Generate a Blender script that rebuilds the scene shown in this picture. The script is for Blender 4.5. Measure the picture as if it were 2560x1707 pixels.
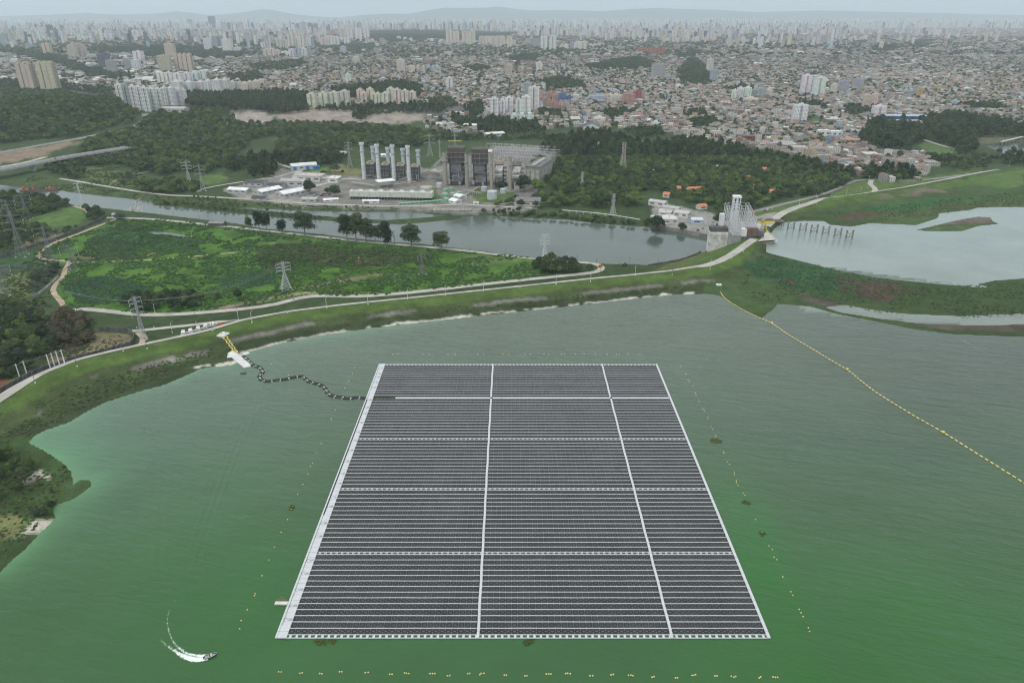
import bpy, math, random
import numpy as np
from mathutils import Vector, Matrix

random.seed(11)
rng = np.random.default_rng(11)
SC = bpy.context.scene
COL = SC.collection
for _o in list(bpy.data.objects):
 bpy.data.objects.remove(_o)

# ------------------------------------------------------------------ camera
CZ = 210.0                      # height above the reservoir, metres
FP = 1777.0                     # focal length in photo pixels (2560 wide)
TH = math.atan((853.5 - 35.0) / FP)
cd = bpy.data.cameras.new('camera')
cd.sensor_width = 36.0
cd.lens = 36.0 * FP / 2560.0
cd.clip_start = 1.0
cd.clip_end = 90000.0
cam = bpy.data.objects.new('camera', cd)
COL.objects.link(cam)
cam.location = (0, 0, CZ)
cam.rotation_euler = (math.radians(90) - TH, 0, 0)
SC.camera = cam

# ------------------------------------------------------------------ sky, sun, exposure
HAZE = 5.6e-5
SUN_EL, SUN_AZ = math.radians(58), math.radians(215)
w = bpy.data.worlds.new('World')
SC.world = w
w.use_nodes = True
nt = w.node_tree
nt.nodes.clear()
out = nt.nodes.new('ShaderNodeOutputWorld')
bg = nt.nodes.new('ShaderNodeBackground')
sky = nt.nodes.new('ShaderNodeTexSky')
sky.sky_type = 'NISHITA'
sky.sun_disc = False
sky.sun_elevation = SUN_EL
sky.sun_rotation = SUN_AZ
sky.air_density = 1.0
sky.dust_density = 2.0
bg.inputs['Strength'].default_value = 0.1
geo = nt.nodes.new('ShaderNodeNewGeometry')
tc = nt.nodes.new('ShaderNodeTexCoord')
sep = nt.nodes.new('ShaderNodeSeparateXYZ')
nt.links.new(tc.outputs['Generated'], sep.inputs[0])
ramp = nt.nodes.new('ShaderNodeValToRGB')
ramp.color_ramp.elements[0].position = 0.0
ramp.color_ramp.elements[0].color = (0.58, 0.71, 0.82, 1)
ramp.color_ramp.elements[1].position = 1.0
ramp.color_ramp.elements[1].color = (1.10, 1.13, 1.12, 1)
e = ramp.color_ramp.elements.new(0.12)
e.color = (0.64, 0.76, 0.86, 1)
e = ramp.color_ramp.elements.new(0.4)
e.color = (0.88, 0.93, 0.96, 1)
nt.links.new(sep.outputs['Z'], ramp.inputs[0])
# soft cloud structure in the overcast
cn = nt.nodes.new('ShaderNodeTexNoise')
cn.inputs['Scale'].default_value = 2.2
cn.inputs['Detail'].default_value = 5
cn.inputs['Roughness'].default_value = 0.55
mp = nt.nodes.new('ShaderNodeMapping')
mp.inputs['Scale'].default_value = (1, 1, 5)
nt.links.new(tc.outputs['Generated'], mp.inputs[0])
nt.links.new(mp.outputs[0], cn.inputs['Vector'])
mr = nt.nodes.new('ShaderNodeMapRange')
mr.inputs['From Min'].default_value = 0.3
mr.inputs['From Max'].default_value = 0.7
mr.inputs['To Min'].default_value = 8.6
mr.inputs['To Max'].default_value = 11.0
nt.links.new(cn.outputs[0], mr.inputs[0])
vm = nt.nodes.new('ShaderNodeVectorMath')
vm.operation = 'SCALE'
nt.links.new(ramp.outputs[0], vm.inputs[0])
nt.links.new(mr.outputs[0], vm.inputs['Scale'])
mx = nt.nodes.new('ShaderNodeMix')
mx.data_type = 'RGBA'
mx.inputs['Factor'].default_value = 0.9
nt.links.new(sky.outputs[0], mx.inputs['A'])
nt.links.new(vm.outputs[0], mx.inputs['B'])
nt.links.new(mx.outputs['Result'], bg.inputs['Color'])
nt.links.new(bg.outputs[0], out.inputs['Surface'])
ld = bpy.data.lights.new('sun', 'SUN')
ld.energy = 1.3
ld.angle = math.radians(14)
ld.color = (1.0, 0.96, 0.9)
sun = bpy.data.objects.new('sun', ld)
COL.objects.link(sun)
# sun_rotation is measured clockwise from +Y
sdir = Vector((math.sin(SUN_AZ) * math.cos(SUN_EL), math.cos(SUN_AZ) * math.cos(SUN_EL), math.sin(SUN_EL)))
sun.rotation_euler = sdir.to_track_quat('Z', 'Y').to_euler()
sun.location = (0, 0, 400)
SC.view_settings.view_transform = 'Standard'
SC.view_settings.look = 'None'
SC.view_settings.gamma = 1
SC.view_settings.use_curve_mapping = False
SC.view_settings.exposure = 0.16
SC.render.engine = 'CYCLES'
SC.cycles.max_bounces = 5
SC.cycles.diffuse_bounces = 2
SC.cycles.glossy_bounces = 2
SC.cycles.transparent_max_bounces = 6
SC.cycles.volume_bounces = 2
SC.cycles.use_denoising = True
SC.cycles.filter_width = 1.15

# ------------------------------------------------------------------ photo pixel <-> ground
ST, CT = math.sin(TH), math.cos(TH)


def ray(u, v):
 u = np.asarray(u, float); v = np.asarray(v, float)
 dv = (v - 853.5) / FP
 return (u - 1280.0) / FP, CT - ST * dv, -ST - CT * dv


def W(u, v, z=0.0):
 dx, dy, dz = ray(u, v)
 dz = np.minimum(dz, -0.004)
 t = (z - CZ) / dz
 return dx * t, dy * t


def P(x, y, z):
 x = np.asarray(x, float); y = np.asarray(y, float)
 r = z - CZ
 dep = y * CT - r * ST
 dep = np.where(dep < 1.0, 1.0, dep)
 return 1280.0 + FP * x / dep, 853.5 - FP * (y * ST + r * CT) / dep


def MPP(x, y, z):
 return (y * CT - (z - CZ) * ST) / FP      # metres per photo pixel there


def wpoly(pts, z):
 a = np.array(pts, float)
 x, y = W(a[:, 0], a[:, 1], z)
 return np.stack([x, y], 1)


def inpoly(px, py, poly):
 ins = np.zeros(px.shape, bool)
 n = len(poly)
 x0, y0 = poly.min(0); x1, y1 = poly.max(0)
 bb = (px >= x0) & (px <= x1) & (py >= y0) & (py <= y1)
 if not bb.any():
  return ins
 qx = px[bb]; qy = py[bb]; r = np.zeros(qx.shape, bool)
 j = n - 1
 for i in range(n):
  xi, yi = poly[i]; xj, yj = poly[j]
  if yi != yj:
   c = ((yi > qy) != (yj > qy)) & (qx < (xj - xi) * (qy - yi) / (yj - yi) + xi)
   r ^= c
  j = i
 ins[bb] = r
 return ins


def pldist(px, py, pl, closed=False):
 """distance to a polyline and the side of the nearest segment (>0 right of it)"""
 best = np.full(px.shape, 1e18)
 side = np.zeros(px.shape)
 n = len(pl)
 for i in range(n if closed else n - 1):
  ax, ay = pl[i]; bx, by = pl[(i + 1) % n]
  ex, ey = bx - ax, by - ay
  L = ex * ex + ey * ey + 1e-9
  t = np.clip(((px - ax) * ex + (py - ay) * ey) / L, 0, 1)
  dx = px - (ax + t * ex); dy = py - (ay + t * ey)
  d = dx * dx + dy * dy
  m = d < best
  best = np.where(m, d, best)
  side = np.where(m, ex * (py - ay) - ey * (px - ax), side)
 return np.sqrt(best), -np.sign(side)


_T = np.random.default_rng(5).random((256, 256))


def vnoise(x, y, s, o=3):
 r = np.zeros(np.shape(x)); a = 1.0; tot = 0.0
 for k in range(o):
  X = np.asarray(x) / s + 37.3 * k; Y = np.asarray(y) / s + 91.7 * k
  ix = np.floor(X).astype(int); iy = np.floor(Y).astype(int)
  fx = X - ix; fy = Y - iy
  fx = fx * fx * (3 - 2 * fx); fy = fy * fy * (3 - 2 * fy)
  A = _T[ix % 256, iy % 256]; B = _T[(ix + 1) % 256, iy % 256]
  C = _T[ix % 256, (iy + 1) % 256]; D = _T[(ix + 1) % 256, (iy + 1) % 256]
  r = r + a * ((A * (1 - fx) + B * fx) * (1 - fy) + (C * (1 - fx) + D * fx) * fy)
  tot += a; a *= 0.5; s = s / 2.0
 return r / tot


def sstep(a, b, x):
 t = np.clip((x - a) / (b - a), 0, 1)
 return t * t * (3 - 2 * t)


# ------------------------------------------------------------------ the lie of the land
CREST_PX = [(-700, 1420), (-300, 1190), (-60, 1040), (0, 1003), (60, 968), (121, 938), (210, 905), (311, 881), (420, 858), (530, 834),
   (621, 806), (731, 786), (868, 769), (1017, 754), (1212, 733), (1400, 713), (1500, 702), (1597, 693),
   (1690, 683), (1770, 668), (1829, 640), (1868, 611), (1888, 596), (1915, 565), (1935, 538), (1970, 522),
   (2088, 495), (2190, 482), (2292, 467), (2445, 437), (2521, 423), (2640, 408), (3000, 370), (3600, 320)]
CREST = wpoly(CREST_PX, 4.0)
LAKE_PX = [(0, 1430), (28, 1400), (62, 1372), (100, 1331), (138, 1296), (131, 1272), (138, 1262), (179, 1248), (207, 1231),
           (229, 1213), (224, 1200), (200, 1200), (183, 1213), (177, 1179), (152, 1155), (127, 1138), (103, 1124),
           (69, 1107), (83, 1091), (110, 1076), (172, 1055), (220, 1026), (258, 1007), (310, 990), (362, 974), (400, 965),
           (450, 945), (500, 922), (532, 916), (564, 916), (600, 904), (606, 884), (649, 872), (700, 858), (744, 849),
           (851, 831), (925, 820), (1000, 812), (1097, 801), (1200, 789), (1289, 780), (1380, 770), (1464, 761), (1582, 747), (1676, 737),
           (1765, 734), (1799, 739), (1844, 769), (1903, 795), (1935, 771), (1943, 759), (2026, 766), (2090, 784),
           (2189, 803), (2288, 823), (2386, 835), (2560, 842), (3300, 880)]
_a = wpoly(LAKE_PX, 0.0)
LAKE = np.vstack([_a, [(1500, 150), (1500, -500), (-900, -500), (-700, 60), (-300, 190)]])
UP_PX = [(1915, 631), (1942, 638), (2090, 675), (2189, 695), (2288, 705), (2362, 712), (2436, 718), (2480, 719), (2445, 711),
         (2485, 702), (2560, 696), (3300, 690), (3300, 480), (2560, 518), (2445, 519), (2427, 525), (2348, 534), (2343, 546), (2310, 556),
         (2289, 563), (2215, 560), (2172, 558), (2149, 563), (2126, 567), (2075, 562), (2060, 553), (2011, 552), (1960, 556),
         (1935, 572), (1915, 600)]
UPL = wpoly(UP_PX, 0.0)
ISL = wpoly([(2292, 575), (2317, 578), (2353, 579), (2404, 578), (2445, 565), (2496, 560), (2480, 552), (2475, 543),
             (2445, 542), (2394, 551), (2343, 563)], 0.0)
STRIP = wpoly([(2060, 768), (2110, 762), (2180, 774), (2260, 784), (2400, 790), (2560, 783), (2900, 770), (2900, 800), (2560, 811), (2450, 814),
               (2300, 809), (2200, 797), (2100, 781)], 0.0)
ZC = -20.0
CHAN_PX = [(1778, 626), (1747, 634), (1696, 652), (1630, 664), (1584, 661), (1533, 661), (1444, 655), (1335, 645), (1289, 639),
           (1243, 635), (1212, 629), (1117, 618), (1052, 610), (983, 606), (868, 595), (810, 587), (745, 580), (657, 572),
           (600, 561), (565, 556), (476, 546), (387, 535), (333, 529), (250, 520), (185, 514), (150, 500), (119, 492), (71, 484),
           (0, 479), (-300, 460), (-300, 440), (0, 462), (68, 470), (92, 474), (128, 470), (167, 479), (223, 486), (327, 497),
           (384, 502), (450, 508), (520, 517), (597, 518), (743, 526), (926, 529), (1017, 529), (1094, 537), (1149, 541),
           (1181, 540), (1218, 538), (1291, 544), (1420, 549), (1508, 560), (1610, 567), (1656, 574), (1699, 578), (1790, 593)]
CHAN = wpoly(CHAN_PX, ZC)
BAR = wpoly([(384, 505), (475, 506), (585, 519), (731, 534), (860, 545), (962, 551), (1028, 547), (1054, 545), (1155, 538), (1150, 547),
             (1072, 555), (999, 561), (852, 554), (706, 545), (560, 531), (470, 520), (384, 513)], ZC)
POND = wpoly([(360, 580), (375, 578), (417, 580), (494, 592), (458, 595), (426, 589), (387, 587)], ZC)
LAG = wpoly([(2455, 362), (2500, 356), (2560, 352), (2800, 345), (2800, 400), (2560, 388), (2510, 384)], ZC)
HILLC = W(120, 300, -18.0)
SPUR = np.array([W(1876, 605, 3.6), W(1764, 631, -16.0)])


def H(x, y):
 x = np.atleast_1d(np.asarray(x, float)); y = np.atleast_1d(np.asarray(y, float))
 dC, sd = pldist(x, y, CREST)
 south = sd > 0
 n1 = vnoise(x, y, 60, 2)
 # land side
 land = np.maximum(4.0 - 0.36 * np.maximum(dC - 4.0, 0), -17.2 + 0.8 * n1)
 far = sstep(1700, 3600, y)
 land = land + far * (34 * vnoise(x, y, 1300, 2) - 6)
 land = land + 42 * np.exp(-(((x - HILLC[0]) / 330) ** 2 + ((y - HILLC[1]) / 260) ** 2))
 near = (y < 1900) & ~south
 ex, ey = SPUR[1] - SPUR[0]
 ts = np.clip(((x - SPUR[0][0]) * ex + (y - SPUR[0][1]) * ey) / (ex * ex + ey * ey), 0, 1)
 ds = np.hypot(x - SPUR[0][0] - ts * ex, y - SPUR[0][1] - ts * ey)
 spur = 3.6 - 20.0 * ts - .42 * np.maximum(ds - 2.5, 0)
 if near.any():
  q = np.where(near)[0]
  X, Y = x[q], y[q]
  L = land[q]
  for poly in (CHAN, POND, LAG):
   m = inpoly(X, Y, poly)
   if poly is CHAN:
    m &= ~inpoly(X, Y, BAR)
   d, _ = pldist(X, Y, poly, True)
   if poly is CHAN:
    d = np.minimum(d, pldist(X, Y, BAR, True)[0])
   L = np.where(m, np.minimum(L, ZC - 0.12 * np.minimum(d, 16)), np.minimum(L, ZC + 0.22 * np.minimum(d, 8) + .6 * np.maximum(d - 8, 0) + 0.1))
  land[q] = np.maximum(L, np.where(spur[q] > ZC + .3, spur[q], -99))
 # reservoir side
 lake = np.full(x.shape, -2.0)
 q = np.where(south & (y > -100))[0]
 if len(q):
  X, Y = x[q], y[q]
  ml = inpoly(X, Y, LAKE) | (inpoly(X, Y, UPL) & ~inpoly(X, Y, ISL)) | inpoly(X, Y, STRIP)
  dS = pldist(X, Y, LAKE, True)[0]
  for poly in (UPL, ISL, STRIP):
   dS = np.minimum(dS, pldist(X, Y, poly, True)[0])
  dC2 = np.maximum(dC[q] - 4.5, 0)
  r = dS / (dS + dC2 + 0.01)
  up = 0.12 + 3.88 * r ** 1.6 * sstep(260, 40, dS) + 0.25 * np.minimum(dS, 30) / 30
  lake[q] = np.where(ml, -0.08 * np.minimum(dS, 20) - 0.02, np.minimum(up, 4.0))
 return np.where(south, lake, land)


def G(u, v):
 """photo pixel -> ground point (follows the relief)"""
 u = np.atleast_1d(np.asarray(u, float)); v = np.atleast_1d(np.asarray(v, float))
 z = np.full(u.shape, -14.0)
 for _ in range(7):
  x, y = W(u, v, z)
  z = 0.45 * z + 0.55 * H(x, y)
 x, y = W(u, v, z)
 return x, y, H(x, y)


def g1(u, v):
 x, y, z = G(u, v)
 return float(x[0]), float(y[0]), float(z[0])


def topz(u, v, y):
 """height reached at distance y by the sight line through (u, v)"""
 _, dy, dz = ray(u, v)
 return CZ + y * float(dz) / float(dy)


# ------------------------------------------------------------------ materials
def N(nt, t, **kw):
 n = nt.nodes.new(t)
 for k, v in kw.items():
  if k.startswith('i_'):
   n.inputs[k[2:].replace('_', ' ')].default_value = v
  else:
   setattr(n, k, v)
 return n


def newmat(name):
 m = bpy.data.materials.new(name)
 m.use_nodes = True
 nt = m.node_tree
 b = nt.nodes['Principled BSDF']
 return m, nt, b


def mixc(nt, fac, a, b, blend='MIX'):
 n = nt.nodes.new('ShaderNodeMix')
 n.data_type = 'RGBA'
 n.blend_type = blend
 for sock, val in (('Factor', fac), ('A', a), ('B', b)):
  if hasattr(val, 'links'):
   nt.links.new(val, n.inputs[sock])
  elif sock == 'Factor':
   n.inputs[sock].default_value = val
  else:
   n.inputs[sock].default_value = (*val, 1)
 return n.outputs['Result']


def math_(nt, op, a, b=None, c=None):
 n = nt.nodes.new('ShaderNodeMath')
 n.operation = op
 for i, val in enumerate((a, b, c)):
  if val is None:
   continue
  if hasattr(val, 'links'):
   nt.links.new(val, n.inputs[i])
  else:
   n.inputs[i].default_value = val
 return n.outputs[0]


def wnoise(nt, scale, detail=3, rough=0.5, stretch=None, dist=0.0):
 n = nt.nodes.new('ShaderNodeTexNoise')
 n.inputs['Scale'].default_value = scale
 n.inputs['Detail'].default_value = detail
 n.inputs['Roughness'].default_value = rough
 n.inputs['Distortion'].default_value = dist
 src = nt.nodes.new('ShaderNodeNewGeometry').outputs['Position']
 if stretch:
  m = nt.nodes.new('ShaderNodeMapping')
  m.inputs['Rotation'].default_value = (0, 0, stretch[0])
  nt.links.new(src, m.inputs[0])
  m2 = nt.nodes.new('ShaderNodeMapping')
  m2.inputs['Scale'].default_value = (stretch[1], stretch[2], 1)
  nt.links.new(m.outputs[0], m2.inputs[0])
  src = m2.outputs[0]
 nt.links.new(src, n.inputs['Vector'])
 return n.outputs[0]


def remap(nt, val, a, b, c, d):
 n = nt.nodes.new('ShaderNodeMapRange')
 nt.links.new(val, n.inputs[0])
 for i, x in enumerate((a, b, c, d)):
  n.inputs[i + 1].default_value = x
 return n.outputs[0]


def shade(nt, col, fac):
 n = nt.nodes.new('ShaderNodeVectorMath')
 n.operation = 'SCALE'
 if hasattr(col, 'links'):
  nt.links.new(col, n.inputs[0])
 else:
  n.inputs[0].default_value = col
 nt.links.new(fac, n.inputs['Scale'])
 return n.outputs[0]


def attr(nt, name='col'):
 a = nt.nodes.new('ShaderNodeAttribute')
 a.attribute_name = name
 return a.outputs['Color']


MAT = {}


def plain(name, col, rough=0.8, amt=0.15, scale=0.5, metal=0.0, spec=0.3):
 m, nt, b = newmat(name)
 f = remap(nt, wnoise(nt, scale, 4, 0.6), 0.3, 0.7, 1 - amt, 1 + amt)
 nt.links.new(shade(nt, col, f), b.inputs['Base Color'])
 b.inputs['Roughness'].default_value = rough
 b.inputs['Metallic'].default_value = metal
 b.inputs['Specular IOR Level'].default_value = spec
 MAT[name] = m
 return m


def paint(name, rough=0.75, amt=0.18, scale=0.25, spec=0.3):
 """surface whose own colour is stored on its faces"""
 m, nt, b = newmat(name)
 f = remap(nt, wnoise(nt, scale, 5, 0.65), 0.3, 0.7, 1 - amt, 1 + amt)
 nt.links.new(shade(nt, attr(nt), f), b.inputs['Base Color'])
 b.inputs['Roughness'].default_value = rough
 b.inputs['Specular IOR Level'].default_value = spec
 MAT[name] = m
 return m


def facade(name, px=3.2, pz=3.0, fx=0.5, fz=0.48, wc=(0.07, 0.08, 0.09)):
 m, nt, b = newmat(name)
 uv = nt.nodes.new('ShaderNodeUVMap').outputs[0]
 s = nt.nodes.new('ShaderNodeSeparateXYZ')
 nt.links.new(uv, s.inputs[0])

 def band(o, p, f):
  a = math_(nt, 'FRACT', math_(nt, 'DIVIDE', o, p))
  a = math_(nt, 'ABSOLUTE', math_(nt, 'SUBTRACT', a, 0.5))
  return math_(nt, 'LESS_THAN', a, f / 2)
 wx = band(s.outputs[0], px, fx)
 wz = band(s.outputs[1], pz, fz)
 win = math_(nt, 'MULTIPLY', wx, wz)
 line = math_(nt, 'LESS_THAN', math_(nt, 'FRACT', math_(nt, 'DIVIDE', s.outputs[1], pz)), 0.09)
 f = remap(nt, wnoise(nt, 0.12, 4, 0.6), 0.3, 0.7, 0.86, 1.1)
 base = shade(nt, attr(nt), f)
 base = mixc(nt, math_(nt, 'MULTIPLY', line, 0.35), base, (0.2, 0.2, 0.2))
 c = mixc(nt, math_(nt, 'MULTIPLY', win, 0.9), base, wc)
 nt.links.new(c, b.inputs['Base Color'])
 r = remap(nt, win, 0, 1, 0.85, 0.2)
 nt.links.new(r, b.inputs['Roughness'])
 b.inputs['Specular IOR Level'].default_value = 0.3
 MAT[name] = m
 return m


paint('painted')
paint('sheet_roof', 0.55, 0.22, 0.12)
paint('worn', 0.85, 0.35, 0.18)
facade('facade')
facade('facade_strip', 4.2, 3.0, 0.78, 0.42, (0.10, 0.11, 0.12))
facade('facade_house', 4.0, 2.9, 0.34, 0.4, (0.06, 0.06, 0.07))
plain('white_float', (0.50, 0.52, 0.54), 0.6, 0.07, 0.4)
plain('grey_float', (0.17, 0.175, 0.18), 0.6, 0.12, 0.6)
plain('black_plastic', (0.018, 0.019, 0.02), 0.5, 0.2, 0.6)
plain('yellow_plastic', (0.62, 0.46, 0.06), 0.5, 0.15, 0.8)
plain('steel', (0.42, 0.45, 0.47), 0.5, 0.15, 0.3, 0.3)
plain('dark_steel', (0.16, 0.17, 0.175), 0.6, 0.2, 0.3, 0.2)
plain('concrete', (0.33, 0.32, 0.30), 0.9, 0.2, 0.2)
plain('white_pole', (0.62, 0.62, 0.60), 0.8, 0.1, 0.5)
plain('timber', (0.12, 0.10, 0.08), 0.9, 0.3, 0.5)
plain('asphalt', (0.21, 0.205, 0.20), 0.9, 0.22, 0.06)
plain('gravel', (0.36, 0.345, 0.315), 0.95, 0.22, 0.08)
plain('dirt', (0.34, 0.275, 0.20), 0.95, 0.28, 0.1)
plain('bark', (0.10, 0.08, 0.06), 0.95, 0.3, 1.5)
plain('pale_bark', (0.28, 0.25, 0.21), 0.95, 0.3, 1.5)


def leafmat(name, ca, cb, scale=0.35):
 m, nt, b = newmat(name)
 oi = nt.nodes.new('ShaderNodeObjectInfo')
 n = wnoise(nt, 0.012, 3, 0.6)
 t = math_(nt, 'ADD', math_(nt, 'MULTIPLY', math_(nt, 'POWER', oi.outputs['Random'], 1.5), 0.85), math_(nt, 'MULTIPLY', remap(nt, n, 0.35, 0.65, 0, 1), 0.35))
 c = mixc(nt, t, ca, cb)
 f = remap(nt, wnoise(nt, scale, 4, 0.7), 0.3, 0.7, 0.6, 1.4)
 nt.links.new(shade(nt, c, f), b.inputs['Base Color'])
 b.inputs['Roughness'].default_value = 0.75
 b.inputs['Specular IOR Level'].default_value = 0.18
 MAT[name] = m
 return m


leafmat('leaf_dark', (0.017, 0.033, 0.017), (0.070, 0.100, 0.040))
leafmat('leaf_green', (0.030, 0.066, 0.020), (0.120, 0.172, 0.046))
leafmat('leaf_grey', (0.040, 0.058, 0.042), (0.080, 0.100, 0.070))
leafmat('leaf_brown', (0.065, 0.060, 0.036), (0.110, 0.095, 0.060))
leafmat('leaf_weed', (0.030, 0.080, 0.018), (0.085, 0.155, 0.038))
leafmat('leaf_blue', (0.030, 0.070, 0.038), (0.055, 0.105, 0.068))


# ------------------------------------------------------------------ mesh builder
class MB:
 def __init__(s):
  s.v = []; s.f = []; s.c = []; s.uv = []; s.mi = []; s.n = 0

 def face(s, pts, col=(.5, .5, .5), uv=None, mi=0):
  k = s.n
  s.v.extend(pts); s.n += len(pts)
  s.f.append(tuple(range(k, k + len(pts))))
  s.c.append(col); s.mi.append(mi)
  s.uv.append(uv if uv else [(0.0, 0.0)] * len(pts))

 def box(s, cx, cy, z0, sx, sy, sz, rot=0.0, col=(.5, .5, .5), top=None, bottom=False, mi=0, tmi=None, notop=False):
  ca, sa = math.cos(rot), math.sin(rot)
  c = [(cx + (a * sx / 2) * ca - (b * sy / 2) * sa, cy + (a * sx / 2) * sa + (b * sy / 2) * ca) for a, b in ((-1, -1), (1, -1), (1, 1), (-1, 1))]
  z1 = z0 + sz
  for i in range(4):
   p, q = c[i], c[(i + 1) % 4]
   L = sx if i % 2 == 0 else sy
   s.face([(p[0], p[1], z0), (q[0], q[1], z0), (q[0], q[1], z1), (p[0], p[1], z1)], col, [(0, 0), (L, 0), (L, sz), (0, sz)], mi)
  if not notop:
   s.face([(a, b, z1) for a, b in c], top or col, None, mi if tmi is None else tmi)
  if bottom:
   s.face([(a, b, z0) for a, b in reversed(c)], col, None, mi)

 def gable(s, cx, cy, z0, sx, sy, h, rot=0.0, wall=(.5, .5, .5), roof=(.4, .4, .4), over=0.3, mi=0, rmi=1, part='both'):
  ca, sa = math.cos(rot), math.sin(rot)

  def T(a, b, z):
   return (cx + a * ca - b * sa, cy + a * sa + b * ca, z)
  X, Y = sx / 2, sy / 2
  if part in ('both', 'wall'):
   for y in (-Y, Y):
    p = [T(-X, y, z0), T(X, y, z0), T(0, y, z0 + h)]
    s.face(p if y < 0 else p[::-1], wall, None, mi)
  if part in ('both', 'roof'):
   k = over * h / X
   for sg in (-1, 1):
    a = [T(sg * (X + over), -Y - over, z0 - k), T(sg * (X + over), Y + over, z0 - k), T(0, Y + over, z0 + h), T(0, -Y - over, z0 + h)]
    b = [(p[0], p[1], p[2] + 0.18) for p in a]
    if sg < 0:
     a, b = a[::-1], b[::-1]
    s.face(b, roof, None, rmi)
    s.face(a[::-1], roof, None, rmi)
    for i in range(4):
     s.face([a[i], a[(i + 1) % 4], b[(i + 1) % 4], b[i]], roof, None, rmi)

 def bar(s, p, q, wd=0.2, col=(.5, .5, .5), mi=0, n=4):
  p = Vector(p); q = Vector(q)
  d = q - p
  if d.length < 1e-6:
   return
  a = d.orthogonal().normalized(); b = d.normalized().cross(a)
  r = wd / 2
  P0 = [p + (a * math.cos(2 * math.pi * i / n) + b * math.sin(2 * math.pi * i / n)) * r for i in range(n)]
  P1 = [v + d for v in P0]
  for i in range(n):
   j = (i + 1) % n
   s.face([tuple(P0[i]), tuple(P0[j]), tuple(P1[j]), tuple(P1[i])], col, None, mi)

 def cyl(s, x, y, z0, r0, r1, h, n=16, col=(.5, .5, .5), cap=True, mi=0, top=None):
  A = [(x + r0 * math.cos(2 * math.pi * i / n), y + r0 * math.sin(2 * math.pi * i / n), z0) for i in range(n)]
  B = [(x + r1 * math.cos(2 * math.pi * i / n), y + r1 * math.sin(2 * math.pi * i / n), z0 + h) for i in range(n)]
  for i in range(n):
   j = (i + 1) % n
   s.face([A[i], A[j], B[j], B[i]], col, None, mi)
  if cap:
   s.face(B, top or col, None, mi)

 def ball(s, x, y, z, r, n=8, m=5, col=(.5, .5, .5), sq=1.0, mi=0):
  R = []
  for k in range(m + 1):
   t = math.pi * k / m
   R.append([(x + r * math.sin(t) * math.cos(2 * math.pi * i / n), y + r * math.sin(t) * math.sin(2 * math.pi * i / n), z - r * sq * math.cos(t)) for i in range(n)])
  for k in range(m):
   for i in range(n):
    j = (i + 1) % n
    if k == 0:
     s.face([R[0][0], R[1][j], R[1][i]][::-1], col, None, mi)
    elif k == m - 1:
     s.face([R[k][i], R[k][j], R[m][0]], col, None, mi)
    else:
     s.face([R[k][i], R[k][j], R[k + 1][j], R[k + 1][i]], col, None, mi)

 def mesh(s, name, mats):
  return arrmesh(name, np.array(s.v, np.float32), s.f, mats, s.c, s.uv, s.mi)

 def build(s, name, mats, parent=None, loc=None, rot=None):
  return obj(name, s.mesh(name, mats), parent, loc, rot)


def arrmesh(name, V, F, mats, C=None, UV=None, MI=None, smooth=False):
 """V (n,3); F list of tuples or (m,k) array; C per-face colours"""
 me = bpy.data.meshes.new(name)
 if isinstance(F, np.ndarray):
  m, k = F.shape
  tot = np.full(m, k, np.int32)
  li = F.ravel().astype(np.int32)
 else:
  tot = np.array([len(f) for f in F], np.int32)
  li = np.fromiter((i for f in F for i in f), np.int32, int(tot.sum()))
  m = len(tot)
 me.vertices.add(len(V)); me.vertices.foreach_set('co', V.astype(np.float32).ravel())
 me.loops.add(len(li)); me.loops.foreach_set('vertex_index', li)
 me.polygons.add(m)
 me.polygons.foreach_set('loop_start', np.concatenate([[0], np.cumsum(tot)[:-1]]).astype(np.int32))
 me.polygons.foreach_set('loop_total', tot)
 if MI is not None:
  me.polygons.foreach_set('material_index', np.asarray(MI, np.int32))
 me.polygons.foreach_set('use_smooth', np.full(m, bool(smooth)))
 if C is not None:
  C = np.asarray(C, np.float32)
  a = me.color_attributes.new('col', 'FLOAT_COLOR', 'CORNER')
  full = np.ones((len(li), 4), np.float32)
  full[:, :3] = np.repeat(C, tot, axis=0)
  a.data.foreach_set('color', full.ravel())
 if UV is not None:
  ul = me.uv_layers.new(name='UVMap')
  if isinstance(UV, np.ndarray):
   ul.data.foreach_set('uv', UV.astype(np.float32).ravel())
  else:
   ul.data.foreach_set('uv', np.array([c for f in UV for c in f], np.float32).ravel())
 for x in (mats if isinstance(mats, (list, tuple)) else [mats]):
  me.materials.append(MAT[x] if isinstance(x, str) else x)
 me.update(calc_edges=True)
 return me


def obj(name, me, parent=None, loc=None, rot=None):
 o = bpy.data.objects.new(name, me)
 COL.objects.link(o)
 if parent is not None:
  o.parent = parent
 if loc is not None:
  o.location = loc
 if rot is not None:
  o.rotation_euler = (0, 0, rot) if not hasattr(rot, '__len__') else rot
 return o


def tag(o, label=None, cat=None, group=None, kind=None):
 if label: o['label'] = label
 if cat: o['category'] = cat
 if group: o['group'] = group
 if kind: o['kind'] = kind
 return o


def thing(name, label, cat, loc=(0, 0, 0), rot=0.0, group=None):
 o = obj(name, None, None, loc, rot)
 o.empty_display_size = 1
 return tag(o, label, cat, group)


def copy_tree(o, parent=None, **kw):
 c = o.copy()
 COL.objects.link(c)
 c.parent = parent
 for ch in KIDS.get(o.name, ()):
  copy_tree(ch, c)
 return c


KIDS = {}


def note(root, *kids):
 KIDS[root.name] = list(kids)


def struct(name, me):
 return tag(obj(name, me), kind='structure')

# ================================================================== TERRAIN
def polys(*lst):
 return [np.array(p, float) for p in lst]


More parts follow.
